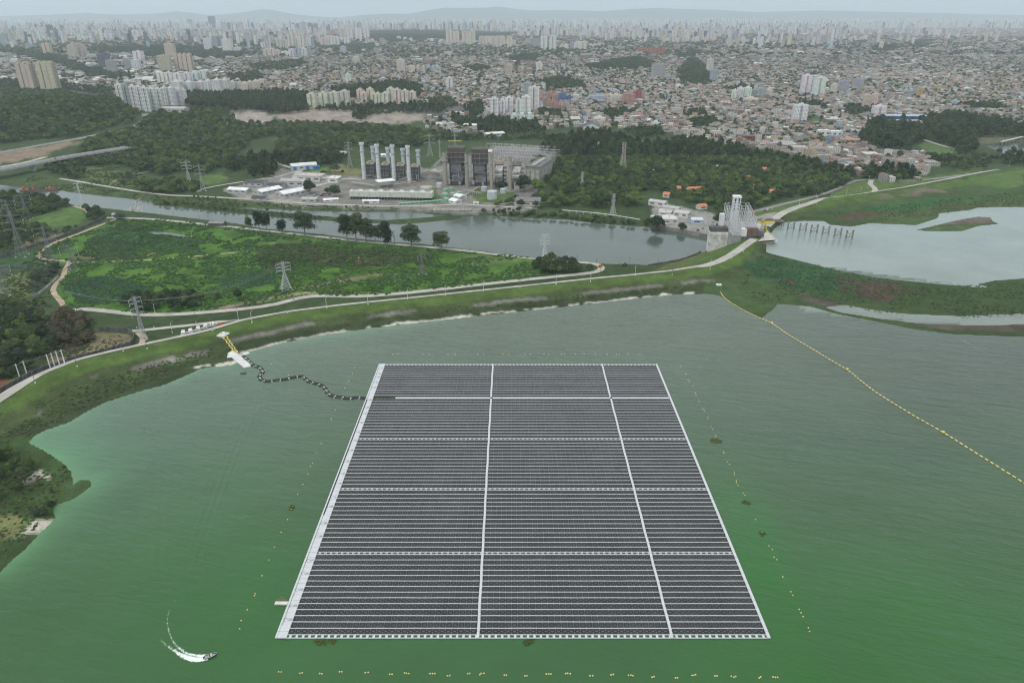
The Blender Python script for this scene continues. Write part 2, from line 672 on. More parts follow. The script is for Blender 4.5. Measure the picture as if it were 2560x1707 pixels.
FIELD = np.array([(160, 775), (130, 730), (150, 690), (175, 658), (95, 640), (120, 615), (180, 592), (290, 548), (420, 550), (600, 572), (750, 588),
                  (870, 603), (1050, 620), (1220, 635), (1340, 648), (1400, 672), (1320, 697), (1000, 733), (800, 738), (700, 753), (600, 768),
                  (370, 787), (220, 772)], float)
YARD = np.array([(560, 478), (640, 455), (700, 425), (760, 430), (900, 440), (1000, 430), (1120, 410), (1230, 365), (1385, 370), (1385, 410),
                 (1330, 450), (1350, 500), (1330, 530), (1150, 535), (900, 520), (740, 512), (600, 500)], float)


def landcol(x, y, z):
 u, v = P(x, y, z)
 j = (vnoise(x, y, 26, 3) - .5)
 uu = u + j * 34
 vv = v + (vnoise(x + 900, y, 22, 3) - .5) * 16
 n = vnoise(x, y, 90, 3)[:, None]
 n2 = vnoise(x + 300, y - 200, 14, 3)[:, None]
 dC, sd = pldist(x, y, CREST)
 south = sd > 0
 A = lambda *c: np.array(c)
 # default: rough green, then the grey brown floor of the city far out
 c = A(.040, .066, .028) * (0.7 + 0.6 * n) + A(.02, .015, .008) * (n2 - .3)
 city = sstep(1750, 1950, y)[:, None]
 c = c * (1 - city) + (A(.115, .110, .108) * (0.7 + .6 * n2)) * city
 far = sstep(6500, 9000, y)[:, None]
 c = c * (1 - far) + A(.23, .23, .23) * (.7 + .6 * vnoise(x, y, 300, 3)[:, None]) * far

 def put(poly, col, k=0.35, soft=True):
  nonlocal c
  m = inpoly(uu if soft else u, vv if soft else v, np.array(poly, float)) & ~south
  c = np.where(m[:, None], A(*col) * (1 - k + 2 * k * n2), c)

 # grassland
 put(FIELD, (.062, .132, .024), .42)
 put([(300, 548), (420, 552), (600, 574), (750, 592), (860, 606), (760, 604), (600, 590), (500, 578), (380, 566), (280, 570), (200, 600)], (.060, .120, .030))
 put([(190, 700), (260, 690), (330, 700), (372, 730), (350, 752), (230, 762), (180, 745), (160, 715)], (.040, .108, .052))
 put([(540, 695), (640, 672), (700, 680), (690, 706), (600, 726), (545, 716)], (.042, .110, .058))
 put([(300, 560), (420, 585), (520, 600), (480, 625), (330, 610), (220, 600)], (.036, .088, .034))
 put([(640, 618), (700, 608), (800, 612), (900, 620), (1000, 632), (1090, 640), (1072, 660), (900, 668), (760, 668), (690, 680), (640, 650)], (.040, .062, .026))
 put([(760, 630), (900, 640), (950, 655), (800, 655), (740, 645)], (.072, .066, .040))
 put([(870, 643), (905, 647), (930, 655), (890, 653)], (.30, .21, .14))
 put([(1150, 640), (1260, 640), (1300, 655), (1200, 665), (1140, 655)], (.085, .130, .040))
 put([(620, 590), (760, 600), (850, 615), (700, 606), (610, 612)], (.075, .130, .035))
 put([(180, 640), (260, 630), (330, 640), (300, 652), (190, 655)], (.115, .120, .060))
 put([(350, 632), (385, 632), (380, 640), (350, 640)], (.24, .19, .13))
 # terrace with bare stones along the lower road
 put([(535, 768), (640, 752), (760, 735), (845, 725), (880, 728), (800, 735), (700, 748), (620, 764), (545, 776)], (.20, .165, .12), .45)
 put([(735, 718), (860, 700), (980, 680), (985, 684), (860, 706), (745, 724)], (.19, .16, .11), .45)
 # dam, land side: mown olive strips
 strip = (~south) & (dC < 62) & (v > 585)
 q = sstep(4, 60, dC)[:, None]
 cs = A(.070, .112, .030) * (1 - q) + A(.085, .105, .042) * q
 c = np.where(strip[:, None] & ~inpoly(u, v, FIELD)[:, None], cs * (.78 + .44 * n2), c)
 # left triangle inside the dark wall: dry grass
 put([(240, 832), (320, 834), (333, 845), (330, 858), (300, 872), (200, 900), (130, 918), (130, 890), (190, 850)], (.150, .135, .080))
 put([(130, 840), (165, 830), (215, 860), (180, 895), (120, 910)], (.10, .09, .06))
 put([(-100, 960), (20, 950), (25, 975), (-100, 1020)], (.15, .07, .045))
 put([(0, 665), (75, 680), (85, 740), (30, 745), (0, 730)], (.110, .145, .050))
 put([(60, 550), (130, 525), (190, 515), (215, 540), (190, 560), (130, 565), (60, 556)], (.085, .140, .045))
 put([(50, 605), (110, 590), (200, 570), (150, 600), (60, 625)], (.14, .12, .08))
 put([(0, 640), (110, 622), (150, 655), (0, 690)], (.045, .090, .035))
 # left brown cutting and far grass
 put([(-50, 385), (20, 378), (130, 360), (200, 350), (190, 360), (130, 375), (110, 392), (40, 405), (-50, 420)], (.21, .165, .12), .25)
 put([(190, 415), (250, 420), (330, 435), (380, 450), (360, 470), (280, 460), (200, 440), (150, 425)], (.085, .110, .045))
 put([(70, 440), (150, 445), (210, 460), (380, 490), (560, 500), (800, 512), (1000, 520), (1000, 528), (700, 524), (480, 512), (380, 500), (200, 478), (60, 462)], (.060, .085, .035))
 # clearings
 for p, k in (([(505, 440), (560, 432), (575, 452), (530, 462), (500, 455)], (.085, .135, .040)),
                 ([(630, 448), (705, 432), (705, 445), (640, 462)], (.090, .140, .042)),
                 ([(765, 430), (830, 415), (825, 425), (790, 440), (765, 440)], (.090, .145, .040)),
                 ([(815, 440), (850, 412), (905, 425), (905, 448), (830, 452)], (.150, .145, .075)),
                 ([(680, 340), (760, 330), (830, 345), (800, 370), (700, 365)], (.105, .100, .055)),
                 ([(1040, 430), (1120, 465), (1180, 470), (1280, 480), (1270, 512), (1180, 512), (1080, 500)], (.085, .120, .045)),
                 ([(700, 495), (820, 495), (1000, 505), (1060, 512), (900, 516), (740, 508)], (.110, .120, .060)),
                 ([(1380, 375), (1430, 372), (1420, 400), (1385, 420)], (.085, .115, .045)),
                 ([(1480, 525), (1520, 522), (1530, 545), (1490, 548)], (.060, .110, .035))):
  put(p, k)
 put(YARD, (.19, .185, .17), .3)
 put([(1045, 480), (1100, 470), (1100, 505), (1050, 508)], (.085, .120, .045))
 put([(1185, 478), (1280, 478), (1280, 508), (1185, 512)], (.080, .120, .040))
 put([(560, 478), (640, 470), (700, 470), (760, 505), (600, 498)], (.25, .24, .21), .3)
 # open building ground and depots in front of the beige towers
 put([(685, 290), (760, 272), (900, 272), (1060, 285), (1070, 302), (980, 312), (850, 312), (720, 306)], (.26, .225, .19), .45)
 put([(570, 285), (640, 275), (690, 290), (680, 305), (560, 320)], (.28, .25, .22), .4)
 put([(2010, 293), (2060, 292), (2070, 308), (2020, 314)], (.085, .130, .045))
 put([(0, 175), (160, 150), (330, 170), (400, 200), (340, 215), (220, 225), (0, 215)], (.24, .235, .225), .35)
 # near the lift station: paved yard
 put([(1630, 505), (1700, 520), (1770, 530), (1830, 560), (1820, 600), (1740, 585), (1640, 560)], (.24, .235, .225), .15)
 put([(1880, 540), (1990, 520), (2000, 530), (1930, 560), (1880, 585)], (.27, .26, .24), .2)
 # grass between dam road and wood on the right
 put([(1870, 545), (2000, 515), (2190, 478), (2300, 462), (2450, 430), (2450, 418), (2280, 452), (2130, 455), (2060, 495), (1950, 512), (1870, 530)], (.085, .128, .042))
 put([(2310, 350), (2370, 365), (2400, 385), (2330, 392), (2300, 370)], (.080, .125, .045))
 put([(2440, 340), (2560, 335), (2560, 360), (2430, 362), (2400, 350)], (.12, .12, .07))
 # reservoir side of the dam
 lk = south
 if lk.any():
  dS = pldist(x, y, LAKE, True)[0]
  dS = np.minimum(dS, pldist(x, y, UPL, True)[0])
  r = dS / (dS + np.maximum(dC - 4.5, 0) + .01)
  rr = (r + (vnoise(x, y, 18, 3) - .5) * .28)[:, None]
  k = A(.070, .112, .030) * (.7 + .6 * n2)
  k = np.where(rr < .80, A(.056, .078, .032) * (.7 + .6 * n2), k)
  grey = (rr > .50) & (rr < .66) & (vnoise(x, y, 22, 3)[:, None] > .53) & (v[:, None] > 700)
  k = np.where(grey, A(.150, .142, .128) * (.5 + 1.0 * n2), k)
  k = np.where(rr < .42, A(.040, .056, .026) * (.7 + .6 * n2), k)
  deb = (dS[:, None] < 1.0 + 5 * n2) & (v[:, None] < 920) & (u[:, None] < 1800) & (vnoise(x, y, 7, 2)[:, None] > .46)
  k = np.where(deb, A(.38, .37, .33) * (.6 + .8 * n2), k)
  # marsh to the right of the boom
  M = lambda p: (inpoly(uu, vv, np.array(p, float)))[:, None]
  marsh = (u[:, None] > 1760) & (dC[:, None] > 26)
  k = np.where(marsh, A(.048, .078, .030) * (.65 + .7 * n), k)
  k = np.where(M([(1900, 640), (2010, 655), (2100, 680), (2230, 705), (2100, 720), (2060, 735), (1960, 720), (1880, 690), (1850, 665)]), A(.030, .078, .034) * (.6 + .8 * n2), k)
  k = np.where(M([(2080, 685), (2160, 700), (2260, 715), (2300, 745), (2200, 752), (2110, 735)]) & (n2 > .45), A(.066, .046, .037) * (.6 + .8 * n2), k)
  k = np.where(M([(1900, 705), (1960, 700), (1990, 712), (1940, 720)]) & (n2 > .45), A(.08, .05, .04), k)
  k = np.where(M([(1990, 735), (2080, 755), (2180, 785), (2300, 806), (2450, 812), (2560, 808), (2560, 830), (2400, 826), (2250, 805), (2120, 780), (2030, 758)]), A(.085, .070, .058) * (.6 + .8 * n2), k)
  k = np.where(M([(2150, 540), (2260, 518), (2330, 505), (2440, 505), (2560, 500), (2560, 518), (2300, 540), (2200, 548)]), A(.060, .082, .034) * (.7 + .6 * n2), k)
  k = np.where(M([(2130, 525), (2260, 505), (2420, 490), (2480, 495), (2330, 515), (2200, 535)]), A(.034, .095, .034) * (.8 + .4 * n2), k)
  k = np.where(M([(2090, 545), (2180, 530), (2225, 528), (2190, 542), (2110, 552)]), A(.085, .055, .042), k)
  k = np.where(M([(2200, 478), (2330, 470), (2420, 478), (2300, 490), (2200, 495)]) & (n2 > .45), A(.13, .115, .09), k)
  k = np.where(M([(2400, 440), (2560, 425), (2560, 470), (2450, 470)]), A(.080, .130, .040) * (.8 + .4 * n2), k)
  isl = inpoly(x, y, ISL)[:, None]
  k = np.where(isl, np.where(v[:, None] - 0.18 * (2496 - u[:, None]) * .25 > 556, A(.060, .092, .034), A(.125, .105, .090)) * (.7 + .6 * n2), k)
  # wooded point at the lower left
  pt = (u < 240) & (v > 1090)
  k = np.where(pt[:, None], A(.045, .075, .028) * (.7 + .6 * n2), k)
  k = np.where(pt[:, None] & M([(60, 1190), (110, 1175), (130, 1190), (120, 1230), (80, 1240), (60, 1220)]) & (n2 > .5), A(.36, .335, .29) * (.6 + .8 * n2), k)
  k = np.where(pt[:, None] & (dS[:, None] < 9) & (v[:, None] > 1300) & (n2 > .5), A(.36, .335, .29) * (.6 + .8 * n2), k)
  k = np.where(pt[:, None] & M([(0, 1290), (60, 1280), (80, 1310), (30, 1350), (0, 1350)]), A(.15, .16, .07), k)
  under = z < -0.5
  k = np.where(under[:, None], A(.05, .07, .04), k)
  c = np.where(lk[:, None], k, c)
 m = (z < ZC - .2) & ~south
 c = np.where(m[:, None], A(.05, .06, .04), c)
 # green algae rafts and weed beds on the channel margins
 return np.clip(c, .004, .9)


vs = np.concatenate([[45, 46.5, 48, 50, 52.5], np.arange(55.5, 560, 3.0), np.arange(560, 1000, 2.6), np.arange(1000, 1500, 6.0)])
us = np.concatenate([np.arange(-900, -60, 24.0), np.arange(-60, 2620, 3.8), np.arange(2620, 3500, 24.0)])
UU, VV = np.meshgrid(us, vs)
TX, TY = W(UU.ravel(), VV.ravel(), -12.0)
TZ = H(TX, TY)
TC = landcol(TX, TY, TZ)
nv, nu = UU.shape
idx = np.arange(nv * nu).reshape(nv, nu)
F4 = np.stack([idx[1:, :-1], idx[1:, 1:], idx[:-1, 1:], idx[:-1, :-1]], -1).reshape(-1, 4)

m, nt_, b_ = newmat('ground')
f1 = remap(nt_, wnoise(nt_, 0.9, 5, 0.75), .3, .7, .62, 1.38)
f2 = remap(nt_, wnoise(nt_, 0.11, 4, 0.6), .3, .7, .75, 1.25)
nt_.links.new(shade(nt_, shade(nt_, attr(nt_), f1), f2), b_.inputs['Base Color'])
b_.inputs['Roughness'].default_value = 0.95
b_.inputs['Specular IOR Level'].default_value = 0.1
bp = N(nt_, 'ShaderNodeBump', i_Strength=0.5, i_Distance=0.6)
nt_.links.new(wnoise(nt_, 0.5, 4, 0.7), bp.inputs['Height'])
nt_.links.new(bp.outputs[0], b_.inputs['Normal'])
MAT['ground'] = m
me = arrmesh('ground', np.stack([TX, TY, TZ], 1), F4, 'ground', TC[F4].mean(1), smooth=True)
struct('ground', me)

# ------------------------------------------------------------------ hills on the horizon
RID = [(-900, 30), (-300, 36), (0, 41), (120, 38), (180, 35), (216, 33), (260, 36), (300, 37), (350, 36), (390, 34), (439, 29), (480, 33), (520, 38), (560, 37), (610, 31),
       (640, 25), (655, 23), (685, 26), (705, 32), (740, 37), (800, 43), (850, 44), (910, 38), (960, 35), (1025, 35), (1060, 28), (1110, 20),
       (1170, 21), (1215, 20), (1245, 17), (1290, 23), (1330, 27), (1420, 26), (1500, 29), (1580, 23), (1650, 21), (1700, 23), (1790, 25),
       (1850, 29), (1900, 31), (2050, 27), (2200, 30), (2400, 35), (2560, 39), (3000, 40), (3500, 44)]
HV = []; HF = []
ux = np.arange(-900, 3500, 10.0)
rid = np.interp(ux, [p[0] for p in RID], [p[1] for p in RID])
D0 = 30000.0
for i, (a, t) in enumerate(zip(ux, rid)):
 dx, dy, dz = ray(a, t)
 x0 = float(D0 * dx / dy)
 h = max(CZ + D0 * float(dz / dy), 5) + 10 * (vnoise(np.array([a * 9.0]), np.array([3.0]), 90, 3)[0] - .5)
 for k, (f, yy) in enumerate(((-.2, -3500), (.35, -2200), (.7, -1200), (1.0, 0), (.6, 1200), (-.1, 3200))):
  wob = 500 * (vnoise(np.array([a * 8.0]), np.array([k * 700.0]), 300, 2)[0] - .5)
  HV.append((x0 * (D0 + yy) / D0, D0 + yy + wob, -20 + (h + 20) * f))
HV = np.array(HV); kk = 6; n_ = len(ux)
ii = np.arange(n_ * kk).reshape(n_, kk)
HF = np.stack([ii[:-1, :-1], ii[1:, :-1], ii[1:, 1:], ii[:-1, 1:]], -1).reshape(-1, 4)
plain('hill_green', (.07, .09, .06), .95, .3, .002)
struct('hills', arrmesh('hills', HV, HF, 'hill_green', smooth=True))


# ================================================================== WATER
def watermat(name, use_attr, base, rough, bumps, spec=0.5):
 m, nt, b = newmat(name)
 if use_attr:
  f = remap(nt, wnoise(nt, 0.02, 4, 0.6), .3, .7, .92, 1.08)
  nt.links.new(shade(nt, attr(nt), f), b.inputs['Base Color'])
 else:
  f = remap(nt, wnoise(nt, 0.012, 4, 0.6), .3, .7, .82, 1.18)
  nt.links.new(shade(nt, base, f), b.inputs['Base Color'])
 b.inputs['Roughness'].default_value = rough
 b.inputs['IOR'].default_value = 1.33
 b.inputs['Specular IOR Level'].default_value = spec
 h = None
 for sc, rot, sx, sy, amp in bumps:
  k = math_(nt, 'MULTIPLY', wnoise(nt, sc, 2, 0.55, (rot, sx, sy), 0.4), amp)
  h = k if h is None else math_(nt, 'ADD', h, k)
 bp = N(nt, 'ShaderNodeBump', i_Strength=1.0, i_Distance=1.0)
 nt.links.new(h, bp.inputs['Height'])
 nt.links.new(bp.outputs[0], b.inputs['Normal'])
 MAT[name] = m


watermat('lake_water', True, None, 0.12, [(0.20, -1.30, 1.0, 0.22, .85), (0.42, -1.18, 1.0, 0.35, 0.50), (1.3, -1.0, 1, 0.6, 0.15), (0.05, -1.45, 1.0, 0.25, 1.0)])
watermat('channel_water', False, (.078, .102, .086), 0.10, [(0.5, 0.3, 1.0, 0.4, 0.10), (0.05, 0.2, 1.0, 0.5, 0.25)])
watermat('upper_water', False, (.19, .235, .215), 0.12, [(0.3, -0.6, 1.0, 0.3, 0.28), (0.9, -0.2, 1, 0.6, 0.1)])


# old boat wakes on the left: height waves that follow two curved tracks
_m = MAT['lake_water']; _n = _m.node_tree
_b = [q for q in _n.nodes if q.type == 'BUMP'][0]
_w1 = _n.nodes.new('ShaderNodeAttribute'); _w1.attribute_name = 'track'
_s = _n.nodes.new('ShaderNodeSeparateXYZ'); _n.links.new(_w1.outputs['Vector'], _s.inputs[0])
_w2 = _n.nodes.new('ShaderNodeAttribute'); _w2.attribute_name = 'track_strength'
_s2 = _n.nodes.new('ShaderNodeSeparateXYZ'); _n.links.new(_w2.outputs['Vector'], _s2.inputs[0])
_o = _b.inputs['Height'].links[0].from_socket
_pat = remap(_n, wnoise(_n, .06, 3, .6), .35, .65, .25, 1.2)
for _k in (0, 1):
 _h = math_(_n, 'MULTIPLY', math_(_n, 'SINE', math_(_n, 'MULTIPLY', _s.outputs[_k], 60 * 6.283 / (3.3 + .9 * _k))), math_(_n, 'MULTIPLY', math_(_n, 'MULTIPLY', _s2.outputs[_k], _pat), .075))
 _o = math_(_n, 'ADD', _o, _h)
_n.links.new(_o, _b.inputs['Height'])


def lakecol(x, y):
 u, v = P(x, y, 0.0)
 n = vnoise(x, y, 70, 3)[:, None]
 nb = vnoise(x + 50, y, 26, 3)[:, None]
 A = lambda *c: np.array(c)
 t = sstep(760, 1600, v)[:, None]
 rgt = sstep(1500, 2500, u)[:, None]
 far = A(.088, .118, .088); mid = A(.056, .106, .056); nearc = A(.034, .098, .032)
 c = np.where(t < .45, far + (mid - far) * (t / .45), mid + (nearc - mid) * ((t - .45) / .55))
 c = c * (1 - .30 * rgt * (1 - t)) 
 left = sstep(900, 200, u)[:, None] * sstep(1500, 1000, v)[:, None]
 c = c + left * A(-.002, .012, .010)
 # algae drifting along the array's right side and to the lower right
 ax = 1650 + (v - 915) * .415
 e = np.exp(-((u - ax - 55) / (60 + .05 * (v - 900))) ** 2) * sstep(1080, 1330, v) * (u > ax - 90)
 e = np.maximum(e, .75 * np.exp(-((u - 2150) / 420) ** 2 - ((v - 1660) / 260) ** 2))
 e = np.maximum(e, .45 * np.exp(-((u - 640) / 330) ** 2 - ((v - 1480) / 230) ** 2))
 c = c + (e[:, None] * (.45 + .9 * nb)) * A(-.012, .018, -.012)
 # scum pressed against the shore
 dS = pldist(x, y, LAKE, True)[0]
 s = np.exp(-dS / (5 + 9 * n[:, 0]))
 s = s * (sstep(1350, 1000, u) * .9 + .1)
 c = c + s[:, None] * A(.030, .075, .034) * (.2 + 1.4 * nb)
 gl = np.exp(-((u - 640) / 220) ** 2 - ((v - 905) / 60) ** 2) * .4 + np.exp(-((u - 170) / 110) ** 2 - ((v - 1110) / 90) ** 2) * .8
 c = c + gl[:, None] * A(.006, .026, .010) * (.6 + .8 * nb)
 # foam lines far right
 return np.clip(c * (.94 + .12 * n), .005, .8)


lvs = np.concatenate([np.arange(330, 560, 14.0), np.arange(560, 1750, 9.0), [1900, 2200, 2700, 3600]])
lus = np.concatenate([np.arange(-1500, -50, 60.0), np.arange(-50, 2620, 11.0), np.arange(2620, 4200, 60.0)])
LU, LV = np.meshgrid(lus, lvs)
LX, LY = W(LU.ravel(), LV.ravel(), 0.0)
ldC, lsd = pldist(LX, LY, CREST)
ok = (lsd > 0) | (ldC < 9)
li = np.arange(LU.size).reshape(LU.shape)
LF = np.stack([li[1:, :-1], li[1:, 1:], li[:-1, 1:], li[:-1, :-1]], -1).reshape(-1, 4)
ups = (LY[LF].mean(1) > 395) & (LX[LF].mean(1) > W(1990, 720, 0)[0]) & (inpoly(LX[LF].mean(1), LY[LF].mean(1), np.vstack([UPL])) | (LY[LF].mean(1) > 640))
keep = ok[LF].all(1)
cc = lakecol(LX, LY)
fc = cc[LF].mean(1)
upm = inpoly(LX[LF].mean(1), LY[LF].mean(1), wpoly([(1880, 640), (2480, 722), (3400, 700), (3400, 300), (1900, 520)], 0.0))
stm = inpoly(LX[LF].mean(1), LY[LF].mean(1), wpoly([(2000, 745), (3000, 740), (3000, 835), (2560, 822), (2200, 800), (2000, 775)], 0.0))
fc = np.where(upm[:, None], np.array([.175, .245, .205]), fc)
fc = np.where(stm[:, None], np.array([.17, .20, .17]), fc)
cc2 = cc.copy()
vmask = inpoly(LX, LY, wpoly([(1880, 640), (2480, 722), (3400, 700), (3400, 300), (1900, 520)], 0.0))
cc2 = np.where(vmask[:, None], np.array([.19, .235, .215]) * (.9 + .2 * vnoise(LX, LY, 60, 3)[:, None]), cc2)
vst = inpoly(LX, LY, wpoly([(2000, 745), (3000, 740), (3000, 835), (2560, 822), (2200, 800), (2000, 775)], 0.0))
cc2 = np.where(vst[:, None], np.array([.17, .20, .17]), cc2)
LFk = LF[keep & ~upm]
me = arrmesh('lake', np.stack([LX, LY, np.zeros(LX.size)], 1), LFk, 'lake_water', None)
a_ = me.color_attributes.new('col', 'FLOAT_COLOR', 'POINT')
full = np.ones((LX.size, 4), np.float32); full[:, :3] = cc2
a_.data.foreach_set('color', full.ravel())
tr = np.zeros((LX.size, 3), np.float32); te = np.zeros((LX.size, 3), np.float32)
for ki, pth in enumerate(([(650, 985), (625, 1040), (590, 1110), (555, 1200), (520, 1300), (490, 1400), (472, 1460)], [(402, 955), (408, 1060), (408, 1180), (398, 1300), (393, 1400), (395, 1450)]) ):
 pw = wpoly(pth, 0.0)
 dd, sg = pldist(LX, LY, pw)
 yy0, yy1 = pw[:, 1].min(), pw[:, 1].max()
 env = np.exp(-(dd / 6.5) ** 2) * sstep(yy0 - 4, yy0 + 14, LY) * sstep(yy1 + 4, yy1 - 14, LY)
 tr[:, ki] = dd * sg / 60; te[:, ki] = env
a_ = me.attributes.new('track', 'FLOAT_VECTOR', 'POINT')
a_.data.foreach_set('vector', tr.ravel())
a_ = me.attributes.new('track_strength', 'FLOAT_VECTOR', 'POINT')
a_.data.foreach_set('vector', te.ravel())
struct('lake', me)
LFu = LF[keep & upm]
me = arrmesh('reservoir', np.stack([LX, LY, np.zeros(LX.size)], 1), LFu, 'upper_water', None)
struct('reservoir', me)
xs_ = [(-900, 480), (1250, 480), (1250, 1500), (-900, 1500)]
me = arrmesh('channel', np.array([(a, b, ZC) for a, b in xs_]), np.array([[0, 1, 2, 3]]), 'channel_water')
struct('channel', me)


# ================================================================== ROADS AND PATHS
def resample(x, y, step):
 d = np.concatenate([[0], np.cumsum(np.hypot(np.diff(x), np.diff(y)))])
 n = max(2, int(d[-1] / step) + 1)
 t = np.linspace(0, d[-1], n)
 return np.interp(t, d, x), np.interp(t, d, y)


def smooth_pl(pts, it=2):
 a = np.array(pts, float)
 for _ in range(it):
  q = np.repeat(a, 2, axis=0)
  q = .5 * (q[:-1] + q[1:])
  q[1:-1] = q[1:-1] * .5 + .25 * (q[:-2] + q[2:])
  q[0] = a[0]; q[-1] = a[-1]
  a = q
 return a


def wline(px, step=6.0, it=1):
 a = smooth_pl(px, it)
 x, y, z = G(a[:, 0], a[:, 1])
 return resample(x, y, step)


def ribbon(name, px, width, mat, lift=0.3, step=6.0, kind='structure', col=None, wob=0.0):
 x, y = wline(px, step)
 tx = np.gradient(x); ty = np.gradient(y)
 L = np.hypot(tx, ty) + 1e-9
 nx, ny = -ty / L, tx / L
 cols = [-1, -.5, 0, .5, 1]
 wd = width / 2 * (1 + wob * (vnoise(x, y, 12, 2) - .5))
 X = np.stack([x + nx * wd * k for k in cols], 1); Y = np.stack([y + ny * wd * k for k in cols], 1)
 Z = H(X.ravel(), Y.ravel()).reshape(X.shape)
 zc = np.maximum(Z, Z[:, 2:3] - .4)
 V = np.stack([X, Y, zc + lift], -1).reshape(-1, 3)
 i = np.arange(X.size).reshape(X.shape)
 F = np.stack([i[:-1, :-1], i[1:, :-1], i[1:, 1:], i[:-1, 1:]], -1).reshape(-1, 4)
 return struct(name, arrmesh(name, V, F[:, ::-1], mat))


CR = [(-60, 1038), (0, 1001), (60, 966), (121, 936), (210, 903), (311, 880), (420, 857), (530, 832), (621, 804), (731, 785), (868, 768),
      (1017, 753), (1212, 732), (1400, 712), (1500, 701), (1597, 692), (1690, 682), (1770, 667), (1829, 639), (1868, 610), (1886, 598)]
ribbon('crest_road', CR, 8.5, 'gravel', .3)
ribbon('lower_road', [(157, 779), (190, 773), (219, 773), (292, 781), (366, 789), (475, 785), (621, 772), (695, 761), (749, 744), (804, 739), (860, 741),
                      (906, 742), (1021, 733), (1174, 715), (1327, 698), (1442, 687), (1484, 682), (1508, 674), (1499, 662), (1470, 657), (1449, 656)], 7.0, 'gravel', .3)
ribbon('riverside_road', [(1449, 656), (1400, 653), (1335, 647), (1289, 642), (1212, 633), (1117, 622), (983, 611), (868, 601), (745, 586), (657, 577), (600, 570), (506, 561), (417, 551), (357, 547), (292, 545), (262, 545)], 6.0, 'gravel', .3)
ribbon('dirt_track', [(292, 546), (280, 553), (238, 568), (179, 592), (134, 607), (110, 622), (95, 638), (98, 645), (110, 648), (143, 652), (172, 653), (176, 657), (160, 675), (162, 690), (137, 711), (131, 729), (143, 744), (158, 758), (158, 778)], 4.6, 'dirt', .25, wob=.3)
ribbon('side_road', [(325, 829), (360, 826), (402, 821), (512, 810), (592, 799), (621, 803)], 5.0, 'gravel', .32)
ribbon('dirt_track', [(344, 832), (358, 840), (362, 848), (350, 862), (335, 874), (316, 882)], 5.0, 'dirt', .35, wob=.4)
ribbon('station_road', [(1916, 566), (1945, 540), (1972, 525), (2088, 497), (2190, 484), (2292, 469), (2445, 439), (2521, 425), (2640, 410)], 9.0, 'gravel', .3)
ribbon('service_road', [(1870, 533), (1960, 510), (2040, 492), (2095, 473), (2135, 450), (2190, 449), (2280, 454), (2400, 440), (2500, 424)], 7.0, 'asphalt', .3)
ribbon('link_road', [(2180, 451), (2172, 461), (2188, 470), (2188, 479), (2175, 485)], 7.0, 'gravel', .34)
ribbon('bank_path', [(150, 447), (220, 458), (330, 478), (430, 490), (480, 490), (600, 497), (740, 508), (900, 515), (1000, 516), (1100, 514), (1160, 510), (1200, 515), (1330, 520)], 6.0, 'gravel', .3)
ribbon('plant_road', [(495, 480), (500, 473), (560, 462), (640, 450), (700, 442), (735, 430), (750, 425)], 5.0, 'gravel', .3)
ribbon('plant_road', [(750, 427), (730, 420), (700, 412), (680, 402)], 8.0, 'gravel', .33)
ribbon('plant_road', [(735, 452), (740, 438), (752, 425)], 10.0, 'gravel', .36)
ribbon('plant_path', [(770, 470), (830, 455), (870, 445), (905, 450)], 8.0, 'gravel', .3)
ribbon('side_path', [(274, 468), (276, 458), (300, 446), (340, 435), (378, 428)], 4.0, 'dirt', .3)
ribbon('hill_road', [(362, 285), (366, 296), (352, 308), (329, 322), (262, 334), (194, 348), (110, 362), (0, 382), (-80, 395)], 14.0, 'asphalt', .4)
ribbon('hill_road', [(0, 418), (60, 408), (115, 393)], 10.0, 'gravel', .4)
ribbon('depot_road', [(590, 290), (575, 305), (545, 320), (520, 330)], 9.0, 'gravel', .4)
ribbon('park_path', [(2310, 350), (2345, 362), (2390, 374)], 6.0, 'gravel', .35)
ribbon('avenue', [(1205, 300), (1212, 285), (1222, 262)], 14.0, 'asphalt', .4)
ribbon('bank_ramp', [(185, 516), (205, 521), (222, 530), (230, 545)], 5.0, 'dirt', .3)
ribbon('grass_path', [(620, 628), (500, 640), (380, 650), (250, 655), (176, 656)], 3.0, 'dirt', .12)

# far left road bridge over the channel bank
br = thing('road_bridge', 'long pale concrete road bridge with solid side beams crossing the channel at far left', 'bridge')
x, y, z = G(np.array([-60, 0, 165, 263, 322]), np.array([462, 446, 410, 392, 381]))
bx, by = resample(x, y, 22)
zt = np.linspace(-6.0, -9.5, len(bx)) + 2.5
bd = MB(); br_r = MB(); pa = MB(); pr = MB()
for i in range(len(bx) - 1):
 dx, dy = bx[i + 1] - bx[i], by[i + 1] - by[i]
 L = math.hypot(dx, dy); a = math.atan2(dy, dx)
 cx, cy, z0 = (bx[i] + bx[i + 1]) / 2, (by[i] + by[i + 1]) / 2, (zt[i] + zt[i + 1]) / 2
 bd.box(cx, cy, z0 - 2.2, L + .05, 17, 2.2, a, (.36, .355, .34))
 br_r.box(cx, cy, z0 + .004, L + .05, 15, .06, a, (.17, .17, .17))
 for s in (-8.3, 8.3, 0):
  pa.box(cx - math.sin(a) * s, cy + math.cos(a) * s, z0 + .06, L + .04, .35, .9, a, (.52, .51, .49))
bd.build('deck', 'painted', br); br_r.build('roadway', 'painted', br)
pa.build('parapet', 'painted', br)
for i in (1, 4, 7):
 if i < len(bx):
  q = MB(); a = math.atan2(by[i] - by[i - 1], bx[i] - bx[i - 1])
  q.box(bx[i], by[i], -24, 3, 9, zt[i] + 21.6, a, (.38, .37, .35)); q.build('pier', 'painted', br)

